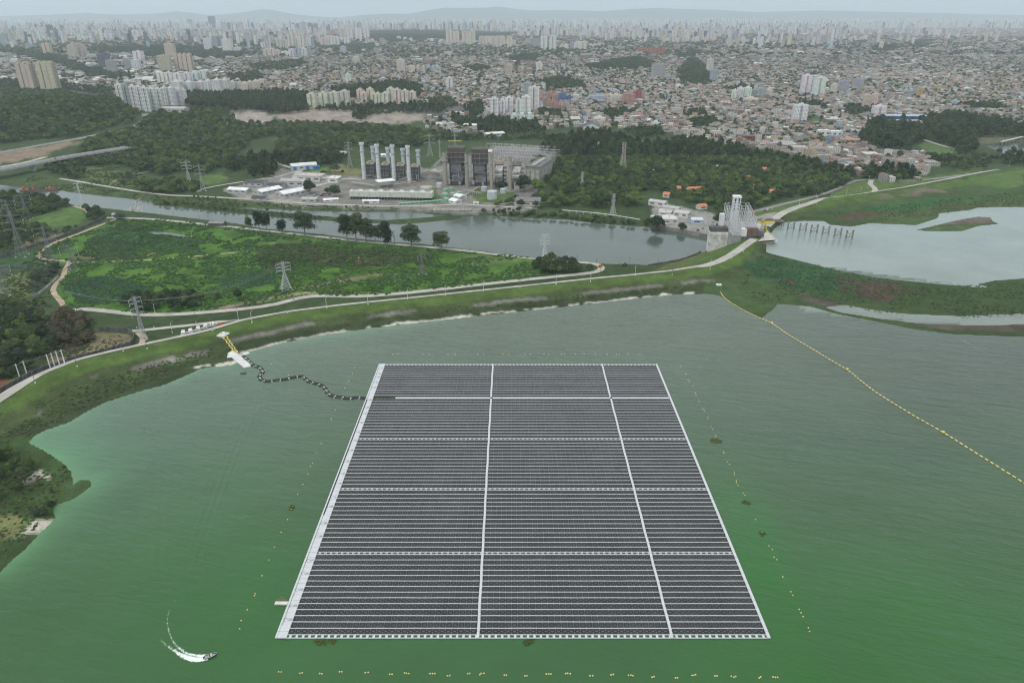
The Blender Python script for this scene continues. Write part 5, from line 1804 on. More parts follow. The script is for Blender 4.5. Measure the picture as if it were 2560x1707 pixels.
# ================================================================== MOTOR BOAT AND WAKE
bx_, by_ = W(526, 1639, .3)
bt = thing('motor_boat', 'small dark open motor boat with people aboard turning at lower left', 'boat', (float(bx_), float(by_), .05), math.radians(24))
bt.scale = (.92, .92, .92)
st = [(-2.2, .85, .0), (-1.0, .95, -.02), (.4, .92, .0), (1.5, .62, .10), (2.15, .25, .22), (2.45, .03, .30)]
q = MB()
R_ = []
for (xx, hw, dz) in st:
 R_.append([(xx, -hw, .62 + dz), (xx, -hw * .8, .05 + dz), (xx, 0, -.15 + dz), (xx, hw * .8, .05 + dz), (xx, hw, .62 + dz)])
for A_, B_ in zip(R_[:-1], R_[1:]):
 for i in range(4):
  q.face([A_[i], B_[i], B_[i + 1], A_[i + 1]], (.025, .035, .06))
q.face([p for p in R_[0]][::-1], (.025, .035, .06))
q.build('hull', 'painted', bt)
q = MB()
for A_, B_ in zip(R_[:-1], R_[1:]):
 q.face([(A_[0][0], A_[0][1] * .86, .30), (B_[0][0], B_[0][1] * .86, .32), (B_[4][0], B_[4][1] * .86, .32), (A_[4][0], A_[4][1] * .86, .30)], (.33, .33, .34))
q.build('floor', 'painted', bt)
q = MB()
for A_, B_ in zip(R_[:-1], R_[1:]):
 for k in (0, 4):
  q.bar(A_[k], B_[k], .13, (.45, .46, .48))
q.build('gunwale', 'painted', bt)
q = MB(); q.box(.3, 0, .3, .5, .9, .75, 0, (.70, .70, .70)); q.build('console', 'painted', bt)
q = MB(); q.box(-.6, 0, .3, .4, 1.3, .35, 0, (.55, .53, .50)); q.build('seat', 'painted', bt)
q = MB(); q.box(-2.4, 0, .1, .45, .4, .75, 0, (.03, .03, .035)); q.cyl(-2.45, 0, -.5, .08, .08, .6, 6, (.05, .05, .05)); q.build('outboard_motor', 'painted', bt)


def person(nm, lab, pos, rot, shirt, sit, pants=(.04, .05, .08)):
 t = thing('person', lab, 'person', pos, rot, 'people in the boat')
 hip = .44 if sit else .92
 S = [('pelvis', (0, 0, hip), .15), ('chest', (.02, 0, hip + .42), .17), ('neck', (.02, 0, hip + .56), .06), ('head', (.04, 0, hip + .70), .105), ('top', (.04, 0, hip + .80), .09)]
 pts = [s[1] for s in S]; rad = [s[2] for s in S]; ed = [(0, 1), (1, 2), (2, 3), (3, 4)]
 for sg in (-1, 1):
  k = len(pts)
  pts += [(.02, sg * .2, hip + .46), (.10, sg * .27, hip + .20), (.32, sg * .2, hip + .14)]
  rad += [.07, .05, .04]
  ed += [(1, k), (k, k + 1), (k + 1, k + 2)]
  k = len(pts)
  if sit:
   pts += [(.03, sg * .1, hip), (.44, sg * .12, hip + .02), (.46, sg * .12, .06), (.58, sg * .12, .03)]
  else:
   pts += [(0, sg * .1, hip), (.03, sg * .11, hip * .52), (0, sg * .11, .07), (.13, sg * .11, .03)]
  rad += [.1, .075, .05, .04]
  ed += [(0, k), (k, k + 1), (k + 1, k + 2), (k + 2, k + 3)]
 me = bpy.data.meshes.new('body')
 me.from_pydata(pts, ed, [])
 o = obj('body', me, t)
 sk = o.modifiers.new('skin', 'SKIN')
 for i, v_ in enumerate(me.skin_vertices[0].data):
  v_.radius = (rad[i], rad[i]); v_.use_root = (i == 0)
 sk.use_smooth_shade = True
 su = o.modifiers.new('sub', 'SUBSURF'); su.levels = 1; su.render_levels = 1
 mm, nt, b = newmat('clothes')
 tcz = nt.nodes.new('ShaderNodeTexCoord'); s3 = nt.nodes.new('ShaderNodeSeparateXYZ')
 nt.links.new(tcz.outputs['Object'], s3.inputs[0])
 a1 = math_(nt, 'GREATER_THAN', s3.outputs[2], hip + .05)
 a2 = math_(nt, 'GREATER_THAN', s3.outputs[2], hip + .55)
 a3 = math_(nt, 'GREATER_THAN', s3.outputs[2], hip + .74)
 c = mixc(nt, a1, pants, shirt); c = mixc(nt, a2, c, (.42, .26, .18)); c = mixc(nt, a3, c, (.02, .015, .012))
 nt.links.new(c, b.inputs['Base Color'])
 me.materials.append(mm)
 return t


def onboat(lx, ly, lz):
 c, s = math.cos(math.radians(24)), math.sin(math.radians(24))
 return (float(bx_) + .92 * (lx * c - ly * s), float(by_) + .92 * (lx * s + ly * c), .05 + .92 * lz)


person('person', 'person in a white shirt sitting on the stern bench of the motor boat', onboat(-.75, -.35, .26), math.radians(24), (.65, .65, .64), True)
person('person', 'person in a pinkish life vest sitting beside the white-shirted one in the boat', onboat(-.75, .4, .26), math.radians(24), (.55, .30, .24), True)
person('person', 'person in dark clothes standing at the console of the motor boat', onboat(-.1, .0, .28), math.radians(24), (.07, .09, .13), False)

# foam: thin sheet broken up by its own pattern of bubbles
m, nt_, b_ = newmat('foam')
m.blend_method = 'HASHED' if hasattr(m, 'blend_method') else None
fo = nt_.nodes['Material Output']
tr_ = nt_.nodes.new('ShaderNodeBsdfTransparent')
ms_ = nt_.nodes.new('ShaderNodeMixShader')
b_.inputs['Base Color'].default_value = (.72, .80, .74, 1)
b_.inputs['Roughness'].default_value = .9
nn_ = wnoise(nt_, 1.6, 5, .75, (.4, 1, .6), .6)
den = attr(nt_)
th_ = math_(nt_, 'SUBTRACT', math_(nt_, 'ADD', nn_, math_(nt_, 'MULTIPLY', den, .62)), .80)
al = remap(nt_, th_, 0.0, .16, 0, .95)
nt_.links.new(al, ms_.inputs[0]); nt_.links.new(tr_.outputs[0], ms_.inputs[1]); nt_.links.new(b_.outputs[0], ms_.inputs[2])
nt_.links.new(ms_.outputs[0], fo.inputs['Surface'])
MAT['foam'] = m


def foam_ribbon(pts, dens, widths, name='wake'):
 a = smooth_pl(pts, 2)
 x, y = W(a[:, 0], a[:, 1], 0)
 n0 = len(x)
 t = np.linspace(0, 1, n0)
 dn = np.interp(t, np.linspace(0, 1, len(dens)), dens); wd = np.interp(t, np.linspace(0, 1, len(widths)), widths)
 tx, ty = np.gradient(x), np.gradient(y); L = np.hypot(tx, ty)
 nx, ny = -ty / L, tx / L
 cols = np.linspace(-1, 1, 9)
 X = x[:, None] + nx[:, None] * wd[:, None] * cols; Y = y[:, None] + ny[:, None] * wd[:, None] * cols
 V = np.stack([X, Y, np.full(X.shape, .03)], -1).reshape(-1, 3)
 D = dn[:, None] * (1 - cols ** 2) ** .6
 i = np.arange(X.size).reshape(X.shape)
 F = np.stack([i[:-1, :-1], i[1:, :-1], i[1:, 1:], i[:-1, 1:]], -1).reshape(-1, 4)
 me = arrmesh(name, V, F, 'foam')
 a_ = me.color_attributes.new('col', 'FLOAT_COLOR', 'POINT')
 full = np.ones((X.size, 4), np.float32); full[:, :3] = D.ravel()[:, None]
 a_.data.foreach_set('color', full.ravel())
 return me


Z8 = lambda l: [(350 + a * .2126, 1450 + b * .2126) for a, b in l]
tag(obj('wake', foam_ribbon(Z8([(800, 915), (700, 935), (600, 925), (500, 885), (400, 820), (320, 770), (250, 715), (215, 640), (200, 540), (205, 430)]), [1.1, 1.0, .85, .65, .5, .4, .3, .15], [1.0, 1.5, 1.3, .9, .7, .5, .4])), kind='stuff')
o_ = obj('wake', foam_ribbon(Z8([(780, 885), (690, 893), (580, 870), (490, 830), (420, 765), (365, 680), (335, 580), (318, 480), (335, 370), (390, 270), (460, 180)]), [.95, .8, .66, .6, .56, .53, .5, .45, .38], [.7, .85, .75, .6, .5, .45, .45, .5]))
for v_ in o_.data.vertices: v_.co.z = .045
tag(o_, kind='stuff')
o_ = obj('wake', foam_ribbon(Z8([(760, 905), (640, 900), (520, 860), (420, 790), (330, 700), (260, 600)]), [.8, .6, .45, .3, .15, .05], [1.8, 2.0, 1.9, 1.6, 1.2]))
for v_ in o_.data.vertices: v_.co.z = .018
tag(o_, kind='stuff')
# foam streaks blown along the lake on the right, and along the marsh edge
for pts, dn in (([(1815, 765), (1850, 780), (1900, 800), (1945, 822), (1990, 850)], .42), ([(2370, 832), (2430, 862), (2500, 905), (2570, 945)], .46), ([(2240, 1010), (2330, 1060), (2450, 1130), (2560, 1190)], .30),
    ([(1480, 770), (1540, 800), (1600, 830)], .32), ([(1920, 790), (2100, 850), (2300, 930), (2560, 1060)], .26)):
 o_ = obj('foam_streak', foam_ribbon(pts, [dn * .6, dn, dn * .8, dn * .5], [.9, 1.2, .9]))
 tag(o_, kind='stuff')
SH = [(2362, 708), (2300, 702), (2200, 692), (2120, 676), (2240, 700), (2362, 709), (2436, 716), (2475, 716)]
o_ = obj('foam_streak', foam_ribbon([(2090, 672), (2180, 690), (2280, 702), (2370, 709), (2436, 715), (2478, 716)], [.2, .4, .5, .5, .4, .2], [2, 3, 3.5, 3]))
tag(o_, kind='stuff')
o_ = obj('foam_streak', foam_ribbon([(2290, 566), (2340, 556), (2370, 545), (2420, 532), (2450, 525)], [.1, .35, .42, .35, .1], [4, 9, 10, 7]))
tag(o_, kind='stuff')
o_ = obj('foam_streak', foam_ribbon([(2050, 770), (2150, 775), (2250, 788), (2400, 795), (2560, 792), (2700, 790)], [.1, .38, .36, .40, .3, .2], [4, 8, 9, 9]))
tag(o_, kind='stuff')

# ================================================================== BUILT THINGS
BLOCK = []     # world circles/boxes kept free of scattered houses


def keepout(x, y, r):
 BLOCK.append((x, y, r)); NOTREE.append((x, y, r))


WHITE = (.60, .60, .58); CREAM = (.55, .49, .40); LGREY = (.42, .43, .43); DGREY = (.17, .175, .18)


def shed(u, v, wpx, dm, hm, rot, wall, roof, label, cat='shed', ridge=2.2, name='warehouse', flat=False, door=None, axis='y', group=None):
 """gabled or flat hall; u, v = middle of the front base line in the photo, wpx = its width in photo pixels"""
 x, y, z = g1(u, v)
 mpp = float(MPP(x, y, z))
 wm = wpx * mpp
 t = thing(name, label, cat, (0, 0, 0), 0, group)
 r = math.radians(rot)
 cx, cy = x - math.sin(r) * dm / 2, y + math.cos(r) * dm / 2
 t.location = (cx, cy, z - .1); t.rotation_euler = (0, 0, r)
 b = MB(); b.box(0, 0, -.8, wm, dm, hm + .8, 0, wall, notop=not flat, top=roof)
 if not flat:
  if axis == 'x':
   b.gable(0, 0, hm, dm, wm, ridge, math.pi / 2, wall, roof, part='wall')
  else:
   b.gable(0, 0, hm, wm, dm, ridge, 0, wall, roof, part='wall')
 b.build('wall', 'painted', t)
 if flat:
  q = MB(); q.box(0, 0, hm, wm + .5, dm + .5, .35, 0, roof)
  for k in (-1, 1):
   q.box(0, k * (dm / 2 + .05), hm + .35, wm + .5, .3, .4, 0, roof)
  n = max(1, int(wm / 12))
  for i in range(n):
   q.box(-wm / 2 + (i + .5) * wm / n, dm * .1, hm + .352, 2.2, 1.6, .9, 0, (.4, .4, .4))
  q.build('roof', 'sheet_roof', t)
 else:
  q = MB()
  if axis == 'x':
   q.gable(0, 0, hm, dm, wm, ridge, math.pi / 2, wall, roof, .5, 0, 0, 'roof')
  else:
   q.gable(0, 0, hm, wm, dm, ridge, 0, wall, roof, .5, 0, 0, 'roof')
  # raised sheet seams
  n = max(2, int((wm if axis == 'x' else dm) / 5))
  for i in range(1, n):
   for sg in (-1, 1):
    if axis == 'x':
     a = -wm / 2 + i * wm / n
     q.bar((a, sg * (dm / 2 + .4), hm + .12), (a, 0, hm + ridge + .25), .22, tuple(c * .8 for c in roof))
    else:
     a = -dm / 2 + i * dm / n
     q.bar((sg * (wm / 2 + .4), a, hm + .12), (0, a, hm + ridge + .25), .22, tuple(c * .8 for c in roof))
  q.build('roof', 'sheet_roof', t)
 nd = max(1, int(wm / 9))
 q = MB()
 for i in range(nd):
  a = -wm / 2 + (i + .5) * wm / nd
  if door and i % 2 == 0:
   q.box(a, -dm / 2 - .05, 0, wm / nd * .55, .12, hm * .75, 0, door)
  else:
   q.box(a, -dm / 2 - .05, hm * .45, wm / nd * .5, .12, hm * .25, 0, (.07, .08, .09))
 n2 = max(1, int(dm / 8))
 for i in range(n2):
  a = -dm / 2 + (i + .5) * dm / n2
  for sg in (-1, 1):
   q.box(sg * (wm / 2 + .05), a, hm * .5, .12, dm / n2 * .45, hm * .22, 0, (.07, .08, .09))
 q.build('doors_and_windows', 'painted', t)
 keepout(cx, cy, max(wm, dm) * .55)
 if wm > 2 * dm:
  for k in (-.33, .33):
   keepout(cx + k * wm * math.cos(r), cy + k * wm * math.sin(r), dm * .7)
 return t


# ---------------------------------------------------- power plant sheds
ROOFW = (.66, .67, .68); ROOFD = (.055, .055, .06); ROOFG = (.36, .345, .33)
shed(592, 484, 54, 15, 5, -14, LGREY, ROOFW, 'long grey shed with white sheet roof, leftmost in the power plant yard', axis='x')
shed(632, 466, 50, 20, 5, -10, LGREY, ROOFD, 'grey shed with black roof behind the leftmost white-roofed shed', axis='x')
shed(645, 488, 34, 34, 5.5, -38, LGREY, ROOFW, 'grey gabled shed with white roof, middle one of the yard row')
shed(686, 472, 40, 16, 4.5, -10, LGREY, ROOFD, 'low black-roofed shed between the two white gabled sheds', axis='x')
shed(700, 494, 40, 42, 6, -40, LGREY, ROOFW, 'largest grey gabled shed with white roof in the yard row')
shed(646, 502, 36, 9, 3.5, -8, (.5, .5, .5), ROOFD, 'small open black-roofed shelter in front of the white gabled sheds', axis='x')
shed(746, 481, 20, 18, 4.5, -30, LGREY, ROOFD, 'dark-roofed lean-to right of the largest gabled shed')
shed(730, 467, 62, 18, 8, -6, (.44, .45, .46), ROOFG, 'tall grey corrugated hall with pale ribbed roof', axis='x')
shed(772, 455, 60, 22, 8.5, -8, (.55, .53, .50), (.44, .41, .38), 'tall cream hall with brownish roof behind the ribbed hall', axis='x', flat=True)
shed(808, 455, 26, 18, 5, -8, (.5, .5, .48), (.36, .35, .34), 'grey flat annexe right of the tall cream hall', flat=True)
shed(832, 458, 26, 16, 7, -10, (.62, .61, .58), (.64, .63, .61), 'white flat-roofed block on the plant road', flat=True)
shed(762, 425, 62, 26, 7, 22, (.46, .49, .53), (.55, .56, .57), 'large shed with blue doors and striped pale roof', axis='x', door=(.02, .17, .46))
shed(792, 423, 16, 6, 4, 20, (.04, .18, .46), (.05, .25, .52), 'small blue cabin beside the blue-doored shed', flat=True)
shed(770, 506, 40, 12, 4, -3, (.40, .40, .39), (.40, .39, .37), 'low grey office with cluttered roof by the plant car park', flat=True)
shed(828, 505, 36, 7, 3.2, 18, (.62, .62, .62), (.68, .68, .69), 'long white curved-roof tent left of the cooling tower', axis='x', ridge=1.4)
shed(927, 509, 41, 8, 3.6, 0, (.60, .60, .60), (.70, .70, .70), 'small white shed on posts in front of the cooling tower', axis='x', ridge=1.0, door=(.12, .12, .12))
shed(1146, 510, 22, 14, 4, 40, (.62, .62, .62), (.70, .70, .70), 'white tent with rounded roof, nearer of two by the green tanks', ridge=1.8, name='tent')
shed(1158, 498, 24, 14, 4, 40, (.62, .62, .62), (.70, .70, .70), 'white tent with rounded roof, farther of two by the green tanks', ridge=1.8, name='tent')
shed(1318, 515, 64, 26, 5.5, -6, (.50, .47, .42), (.16, .155, .15), 'wide flat dark-roofed office with cream walls right of the tanks', flat=True, cat='office')
shed(1190, 512, 14, 5, 2.5, 0, (.55, .55, .53), (.6, .6, .58), 'tiny white pump house on the bank below the big tank', flat=True)
shed(1208, 388, 44, 12, 6, 0, (.36, .37, .38), (.55, .57, .57), 'grey hall with pale roof at the back of the switchyard', axis='x')
shed(930, 424, 52, 10, 4.5, -3, (.38, .40, .42), ROOFD, 'dark-roofed low shed behind the leftmost chimney', axis='x')
shed(965, 394, 26, 8, 4, -4, (.55, .55, .53), (.66, .66, .64), 'white shed in the clearing behind the chimneys', axis='x')
shed(855, 388, 22, 8, 4, 0, (.4, .4, .4), (.38, .40, .40), 'small grey-roofed shed between two pylons behind the plant', axis='x')
shed(1240, 342, 50, 22, 6, 24, (.55, .55, .53), (.60, .60, .58), 'long white shed behind the switchyard at the wood edge', axis='x')
shed(1265, 474, 8, 5, 3, 0, (.6, .6, .6), (.6, .6, .6), 'tiny white kiosk at the foot of the rightmost boiler chimney', flat=True)

# ---------------------------------------------------- white workshops by the lift station
WS = (.58, .57, .54)
shed(1640, 516, 42, 12, 6, -32, WS, (.44, .43, .42), 'white two-storey workshop with grey roof, farthest of the row above the channel', axis='x', ridge=1.2)
shed(1675, 532, 38, 13, 6, -32, (.58, .54, .42), (.36, .35, .34), 'cream workshop with dark roof in the middle of the white row', axis='x', ridge=1.0)
shed(1700, 544, 38, 14, 6, -32, WS, (.43, .42, .41), 'long white workshop with flat roof, nearest of the row', axis='x', ridge=1.0)
shed(1668, 560, 58, 22, 5, 8, WS, (.50, .48, .46), 'white L-shaped workshop block at the channel wall', flat=True)
shed(1660, 540, 32, 18, 4, -20, (.5, .49, .47), (.46, .45, .43), 'low grey-roofed store between the workshops', flat=True)
shed(1742, 560, 28, 12, 5, -6, (.42, .52, .64), (.50, .52, .53), 'light blue cabin with pale roof in the paved yard', axis='x', ridge=1.4)
shed(1804, 424, 32, 9, 5, 0, (.52, .56, .60), (.68, .69, .69), 'white-roofed shed alone in the dark park wood', axis='x', ridge=1.0)
shed(1630, 432, 12, 8, 3.5, 0, (.6, .6, .6), (.66, .66, .66), 'small white cube house hidden in the park wood', flat=True)
RT = (.46, .17, .085)
for (u, v, wp, dm, rot, lab) in ((1740, 482, 36, 12, 12, 'long house with orange tiled roof in the park wood'), (1664, 494, 16, 9, -30, 'tall white house with orange roof left of the long orange-roofed one'),
                                 (1758, 524, 22, 9, 18, 'small white house with bright orange hip roof nearest the lift station'), (1832, 486, 16, 9, 5, 'house with orange roof half hidden behind the lift station trees'),
                                 (1910, 430, 14, 8, 0, 'tiny orange roof among dark trees, rightmost in the wood'), (1870, 452, 11, 8, 0, 'tiny orange roof in the middle of the wood'),
                                 (1934, 487, 20, 9, -5, 'orange-roofed house right of the lift station trees'), (1892, 474, 12, 8, 10, 'small pinkish roof behind the lift station'), (1698, 478, 10, 7, 10, 'small orange gable between two park houses')):
 shed(u, v, wp, dm, 4.2 if wp < 30 else 4.8, rot, (.60, .58, .54), RT, lab, cat='house', name='house', axis='x', ridge=2.6)
shed(284, 546, 7, 3, 5, 0, (.6, .6, .6), (.6, .6, .6), 'tiny white gate house at the top of the dirt track', flat=True)
shed(540, 566, 38, 9, 3.6, -4, (.10, .09, .08), (.20, .195, .19), 'open grey-roofed shelter beside the river road', axis='x', ridge=1.4, name='shelter')
shed(430, 282, 62, 30, 9, -4, (.45, .45, .44), (.40, .39, .37), 'wide pale-roofed hall below the white estate at upper left', axis='x', ridge=3)
shed(1478, 332, 40, 22, 12, -6, (.62, .60, .52), (.05, .10, .22), 'white church-like hall with steep dark blue roof above the wood', ridge=7, cat='hall', name='hall')
shed(2270, 302, 105, 34, 10, -3, (.05, .10, .32), (.38, .44, .50), 'big blue and grey retail hall behind the high wood', flat=True)
shed(2268, 314, 72, 24, 9, -3, (.60, .58, .54), (.46, .45, .44), 'cream flat hall in front of the blue retail hall', flat=True)
shed(2062, 342, 28, 14, 12, 10, (.68, .68, .68), (.68, .68, .68), 'bright white modern house with dark window, left of a pair', flat=True, cat='house', name='house')
shed(2092, 343, 28, 14, 11, 10, (.68, .68, .68), (.68, .68, .68), 'bright white modern house with dark window, right of a pair', flat=True, cat='house', name='house')
shed(1745, 352, 56, 16, 6, 4, (.56, .60, .46), (.45, .45, .42), 'long pale green two-storey block at the wood edge', flat=True, cat='block', name='apartment_block')
shed(1872, 350, 52, 20, 7, -3, (.40, .05, .05), (.10, .10, .10), 'black and red warehouse among the near houses', flat=True)
shed(2126, 358, 48, 18, 6, -8, (.45, .32, .28), (.36, .19, .15), 'long brick-red roofed block beside the white modern houses', axis='x', cat='block', name='apartment_block')
shed(1516, 322, 10, 14, 8, 0, (.5, .42, .3), (.4, .3, .2), 'small orange house right of the blue-roofed hall', flat=True, cat='house', name='house')
shed(1180, 322, 46, 22, 7, -12, (.55, .55, .52), (.60, .60, .58), 'white-roofed depot at the plant wood edge', axis='x')

# ---------------------------------------------------- tall chimneys of the gas plant
def stack(u, vb, vt, wpx, col, label, bands=True, name='chimney', square=False, wide_top=1.25):
 x, y, z = g1(u, vb)
 h = topz(u, vt, y) - z
 r = wpx * float(MPP(x, y, z)) / 2
 t = thing(name, label, 'chimney', (x, y, z - .3))
 q = MB()
 if square:
  q.box(0, 0, 0, r * 1.8, r * 1.8, h, 0, col)
 else:
  q.cyl(0, 0, 0, r * 1.08, r * .94, h, 18, col, True, top=(.05, .05, .05))
 q.build('shaft', 'painted', t)
 if bands:
  k = 0
  for f in np.linspace(.08, .92, 10):
   q = MB(); q.cyl(0, 0, h * f, r * 1.12, r * 1.12, .35, 18, tuple(c * .72 for c in col)); q.build('ring', 'painted', t)
 q = MB(); q.cyl(0, 0, h - 4.2, r * wide_top, r * wide_top * 1.08, 3.4, 18, tuple(c * 1.02 for c in col)); q.cyl(0, 0, h - .8, r * .9, r * .9, 1.4, 18, (.10, .09, .085)); q.build('rim', 'painted', t)
 q = MB(); q.cyl(0, 0, h * .76, r * 1.5, r * 1.5, .3, 18, (.30, .30, .30))
 for i in range(12):
  a = i * math.pi / 6
  q.bar((r * 1.48 * math.cos(a), r * 1.48 * math.sin(a), h * .76), (r * 1.48 * math.cos(a), r * 1.48 * math.sin(a), h * .76 + 1.2), .12, (.3, .3, .3))
 q.build('platform', 'painted', t)
 q = MB(); q.bar((r * 1.15, -r * .3, 1), (r * 1.0, -r * .3, h - 5), .35, (.32, .32, .33)); q.build('ladder', 'painted', t)
 keepout(x, y, r * 3)
 return x, y, z, h, r


SC_ = (.56, .58, .59)
for i, (u, vb, vt) in enumerate(((911, 448, 355), (948, 452, 359), (986, 452, 361), (1024, 458, 363))):
 stack(u, vb, vt, 9.2, SC_, 'tall ringed pale steel chimney in the front row, %s from the left' % nth(i))
for i, (u, vb, vt) in enumerate(((936, 432, 364), (973, 434, 367), (1010, 436, 370), (1048, 440, 373))):
 stack(u, vb, vt, 9.0, (.43, .49, .53), 'smooth blue-grey chimney in the back row, %s from the left' % nth(i), bands=False)
# heat recovery boilers beside each front chimney
for i, (u, v) in enumerate(((926, 446), (963, 449), (1001, 451), (1038, 454))):
 x, y, z = g1(u, v)
 t = thing('boiler_house', 'dark heat recovery boiler with yellowish roof behind the front chimneys, %s from the left' % nth(i), 'boiler', (x, y, z - .3))
 q = MB(); q.box(0, 12, 2, 10.5, 22, 19, 0, (.085, .088, .095)); q.build('casing', 'worn', t)
 q = MB(); q.box(0, 12, 21.2, 11.5, 23, .8, 0, (.30, .26, .17)); q.box(-1, 10, 22, 3.5, 5, 2.4, 0, (.34, .31, .24)); q.box(2.5, 16, 22, 2.5, 3, 1.8, 0, (.30, .27, .2)); q.build('roof', 'worn', t)
 for k in range(6):
  q = MB(); q.bar((-5.4 + k * 2.15, .7, 0), (-5.4 + k * 2.15, .7, 21), .55, (.30, .31, .33)); q.build('column', 'painted', t)
 q = MB()
 for zz in (5, 10, 15.5, 20.8):
  q.box(0, .2, zz, 12, 1.3, .3, 0, (.26, .26, .27))
  q.bar((-6, -.4, zz + 1.2), (6, -.4, zz + 1.2), .14, (.34, .34, .34))
 q.build('gantry', 'painted', t)
 q = MB()
 rr = random.Random(i)
 for k in range(16):
  a = (rr.uniform(-6, 6), rr.uniform(-9, -1), rr.uniform(0, 6)); ax = rr.choice(((1, 0, 0), (0, 1, 0), (0, 0, 1)))
  L = rr.uniform(3, 9)
  q.bar(a, (a[0] + ax[0] * L, a[1] + ax[1] * L, a[2] + ax[2] * L), rr.uniform(.3, .8), rr.choice(((.35, .35, .34), (.14, .12, .11), (.45, .45, .44))), n=6)
 q.build('pipework', 'painted', t)
 keepout(x, y + 8, 14)

# pipe racks of the plant floor
def rack(u0, v0, u1, v1, h, wd, lab, seed, n=12, col=(.30, .30, .31)):
 x0, y0, z0 = g1(u0, v0); x1, y1, z1 = g1(u1, v1)
 t = thing('pipe_rack', lab, 'pipes', (x0, y0, z0))
 dx, dy = x1 - x0, y1 - y0; L = math.hypot(dx, dy); ex, ey = dx / L, dy / L; nx, ny = -ey, ex
 rr = random.Random(seed)
 for i in range(n):
  a = L * i / (n - 1)
  q = MB()
  for s in (-1, 1):
   q.bar((ex * a + nx * s * wd, ey * a + ny * s * wd, -.3), (ex * a + nx * s * wd, ey * a + ny * s * wd, h), .42, col)
  q.bar((ex * a - nx * wd, ey * a - ny * wd, h), (ex * a + nx * wd, ey * a + ny * wd, h), .36, col)
  q.bar((ex * a - nx * wd, ey * a - ny * wd, h * .6), (ex * a + nx * wd, ey * a + ny * wd, h * .6), .3, col)
  q.build('frame', 'painted', t)
 for k in range(5):
  s = (k - 2) / 2.4 * wd
  zz = h + .3 if k % 2 == 0 else h * .6 + .3
  q = MB(); q.bar((nx * s, ny * s, zz), (dx + nx * s, dy + ny * s, zz), rr.uniform(.35, .7), rr.choice(((.45, .45, .44), (.16, .14, .13), (.38, .30, .14), (.35, .36, .37))), n=6)
  q.build('pipe', 'painted', t)


rack(1000, 462, 1085, 432, 7, 3, 'grey pipe rack slanting right of the front chimneys', 1, 16)
rack(985, 470, 1040, 462, 5, 2.5, 'low pipe rack behind the cooling tower', 2, 9)
rack(1085, 425, 1110, 400, 6, 4, 'dense grey pipe rack between the two plants', 3, 10, (.36, .36, .37))
rack(880, 462, 935, 470, 3.5, 2, 'low white pipe rack left of the white canopy', 4, 10, (.42, .42, .42))
rack(1075, 445, 1100, 450, 8, 4, 'pipe rack under the brown canopy', 5, 6)

# white canopy
x, y, z = g1(962, 470)
t = thing('canopy', 'large white flat canopy on thin posts in front of the chimneys', 'canopy', (x, y, z))
q = MB(); q.box(0, 8, 9, 26, 17, .5, .5, (.72, .73, .74), bottom=True); q.build('roof', 'painted', t)
for sx, sy in ((-1, -1), (1, -1), (-1, 1), (1, 1), (0, -1), (0, 1)):
 q = MB(); c, s = math.cos(.5), math.sin(.5); a, b2 = sx * 12, sy * 7.5
 q.bar((a * c - b2 * s, 8 + a * s + b2 * c, -.3), (a * c - b2 * s, 8 + a * s + b2 * c, 9), .5, (.4, .4, .4)); q.build('post', 'painted', t)
x, y, z = g1(1090, 455)
t = thing('canopy', 'brownish flat canopy on posts left of the first boiler chimney', 'canopy', (x, y, z))
q = MB(); q.box(2, 8, 15, 17, 20, .6, -.25, (.34, .31, .27), bottom=True); q.box(4, 12, 15.6, 6, 4, 2, -.25, (.32, .32, .3)); q.build('roof', 'painted', t)
for sx, sy in ((-1, -1), (1, -1), (-1, 1), (1, 1), (0, -1)):
 q = MB(); q.bar((2 + sx * 7.5, 8 + sy * 9 - sx * 2, -.3), (2 + sx * 7.5, 8 + sy * 9 - sx * 2, 15), .6, (.3, .3, .3)); q.build('post', 'painted', t)

# cooling tower: long pale louvred box on legs
x0, y0, z0 = g1(874, 498); x1, y1, z1 = g1(1081, 502)
L = x1 - x0
t = thing('cooling_tower', 'very long pale box-like cooling tower on short dark legs facing the channel', 'cooling tower', ((x0 + x1) / 2, (y0 + y1) / 2, z0), math.atan2(y1 - y0, L))
q = MB(); q.box(0, 7, 3.4, L, 14, 7.2, 0, (.50, .52, .47)); q.build('casing', 'painted', t)
for i in range(8):
 q = MB(); a = -L / 2 + (i + .5) * L / 8
 q.cyl(a, 7, 10.6, 4.6, 4.2, 1.6, 20, (.50, .49, .45), False); q.cyl(a, 7, 10.62, 4.1, 4.1, .3, 20, (.12, .12, .12)); q.build('fan_ring', 'painted', t)
 q = MB(); q.box(a + L / 16, -.1, 3.5, .35, .3, 7.2, 0, (.38, .40, .36)); q.build('rib', 'painted', t)
n = 26
for i in range(n + 1):
 q = MB(); a = -L / 2 + i * L / n
 q.bar((a, .3, -.5), (a, .3, 3.5), .45, (.34, .33, .31)); q.bar((a, 13.5, -.5), (a, 13.5, 3.5), .45, (.34, .33, .31)); q.build('leg', 'painted', t)
q = MB(); q.box(0, 7, -.3, L - 2, 11, 3.4, 0, (.03, .035, .035)); q.build('basin', 'painted', t)
q = MB(); q.bar((-L / 2, .1, 11.8), (L / 2, .1, 11.8), .14, (.4, .4, .38)); q.bar((-L / 2, 13.9, 11.8), (L / 2, 13.9, 11.8), .14, (.4, .4, .38)); q.build('handrail', 'painted', t)
keepout((x0 + x1) / 2, y0 + 5, 30); keepout(x0 + 20, y0 + 5, 22); keepout(x1 - 20, y0 + 5, 22)


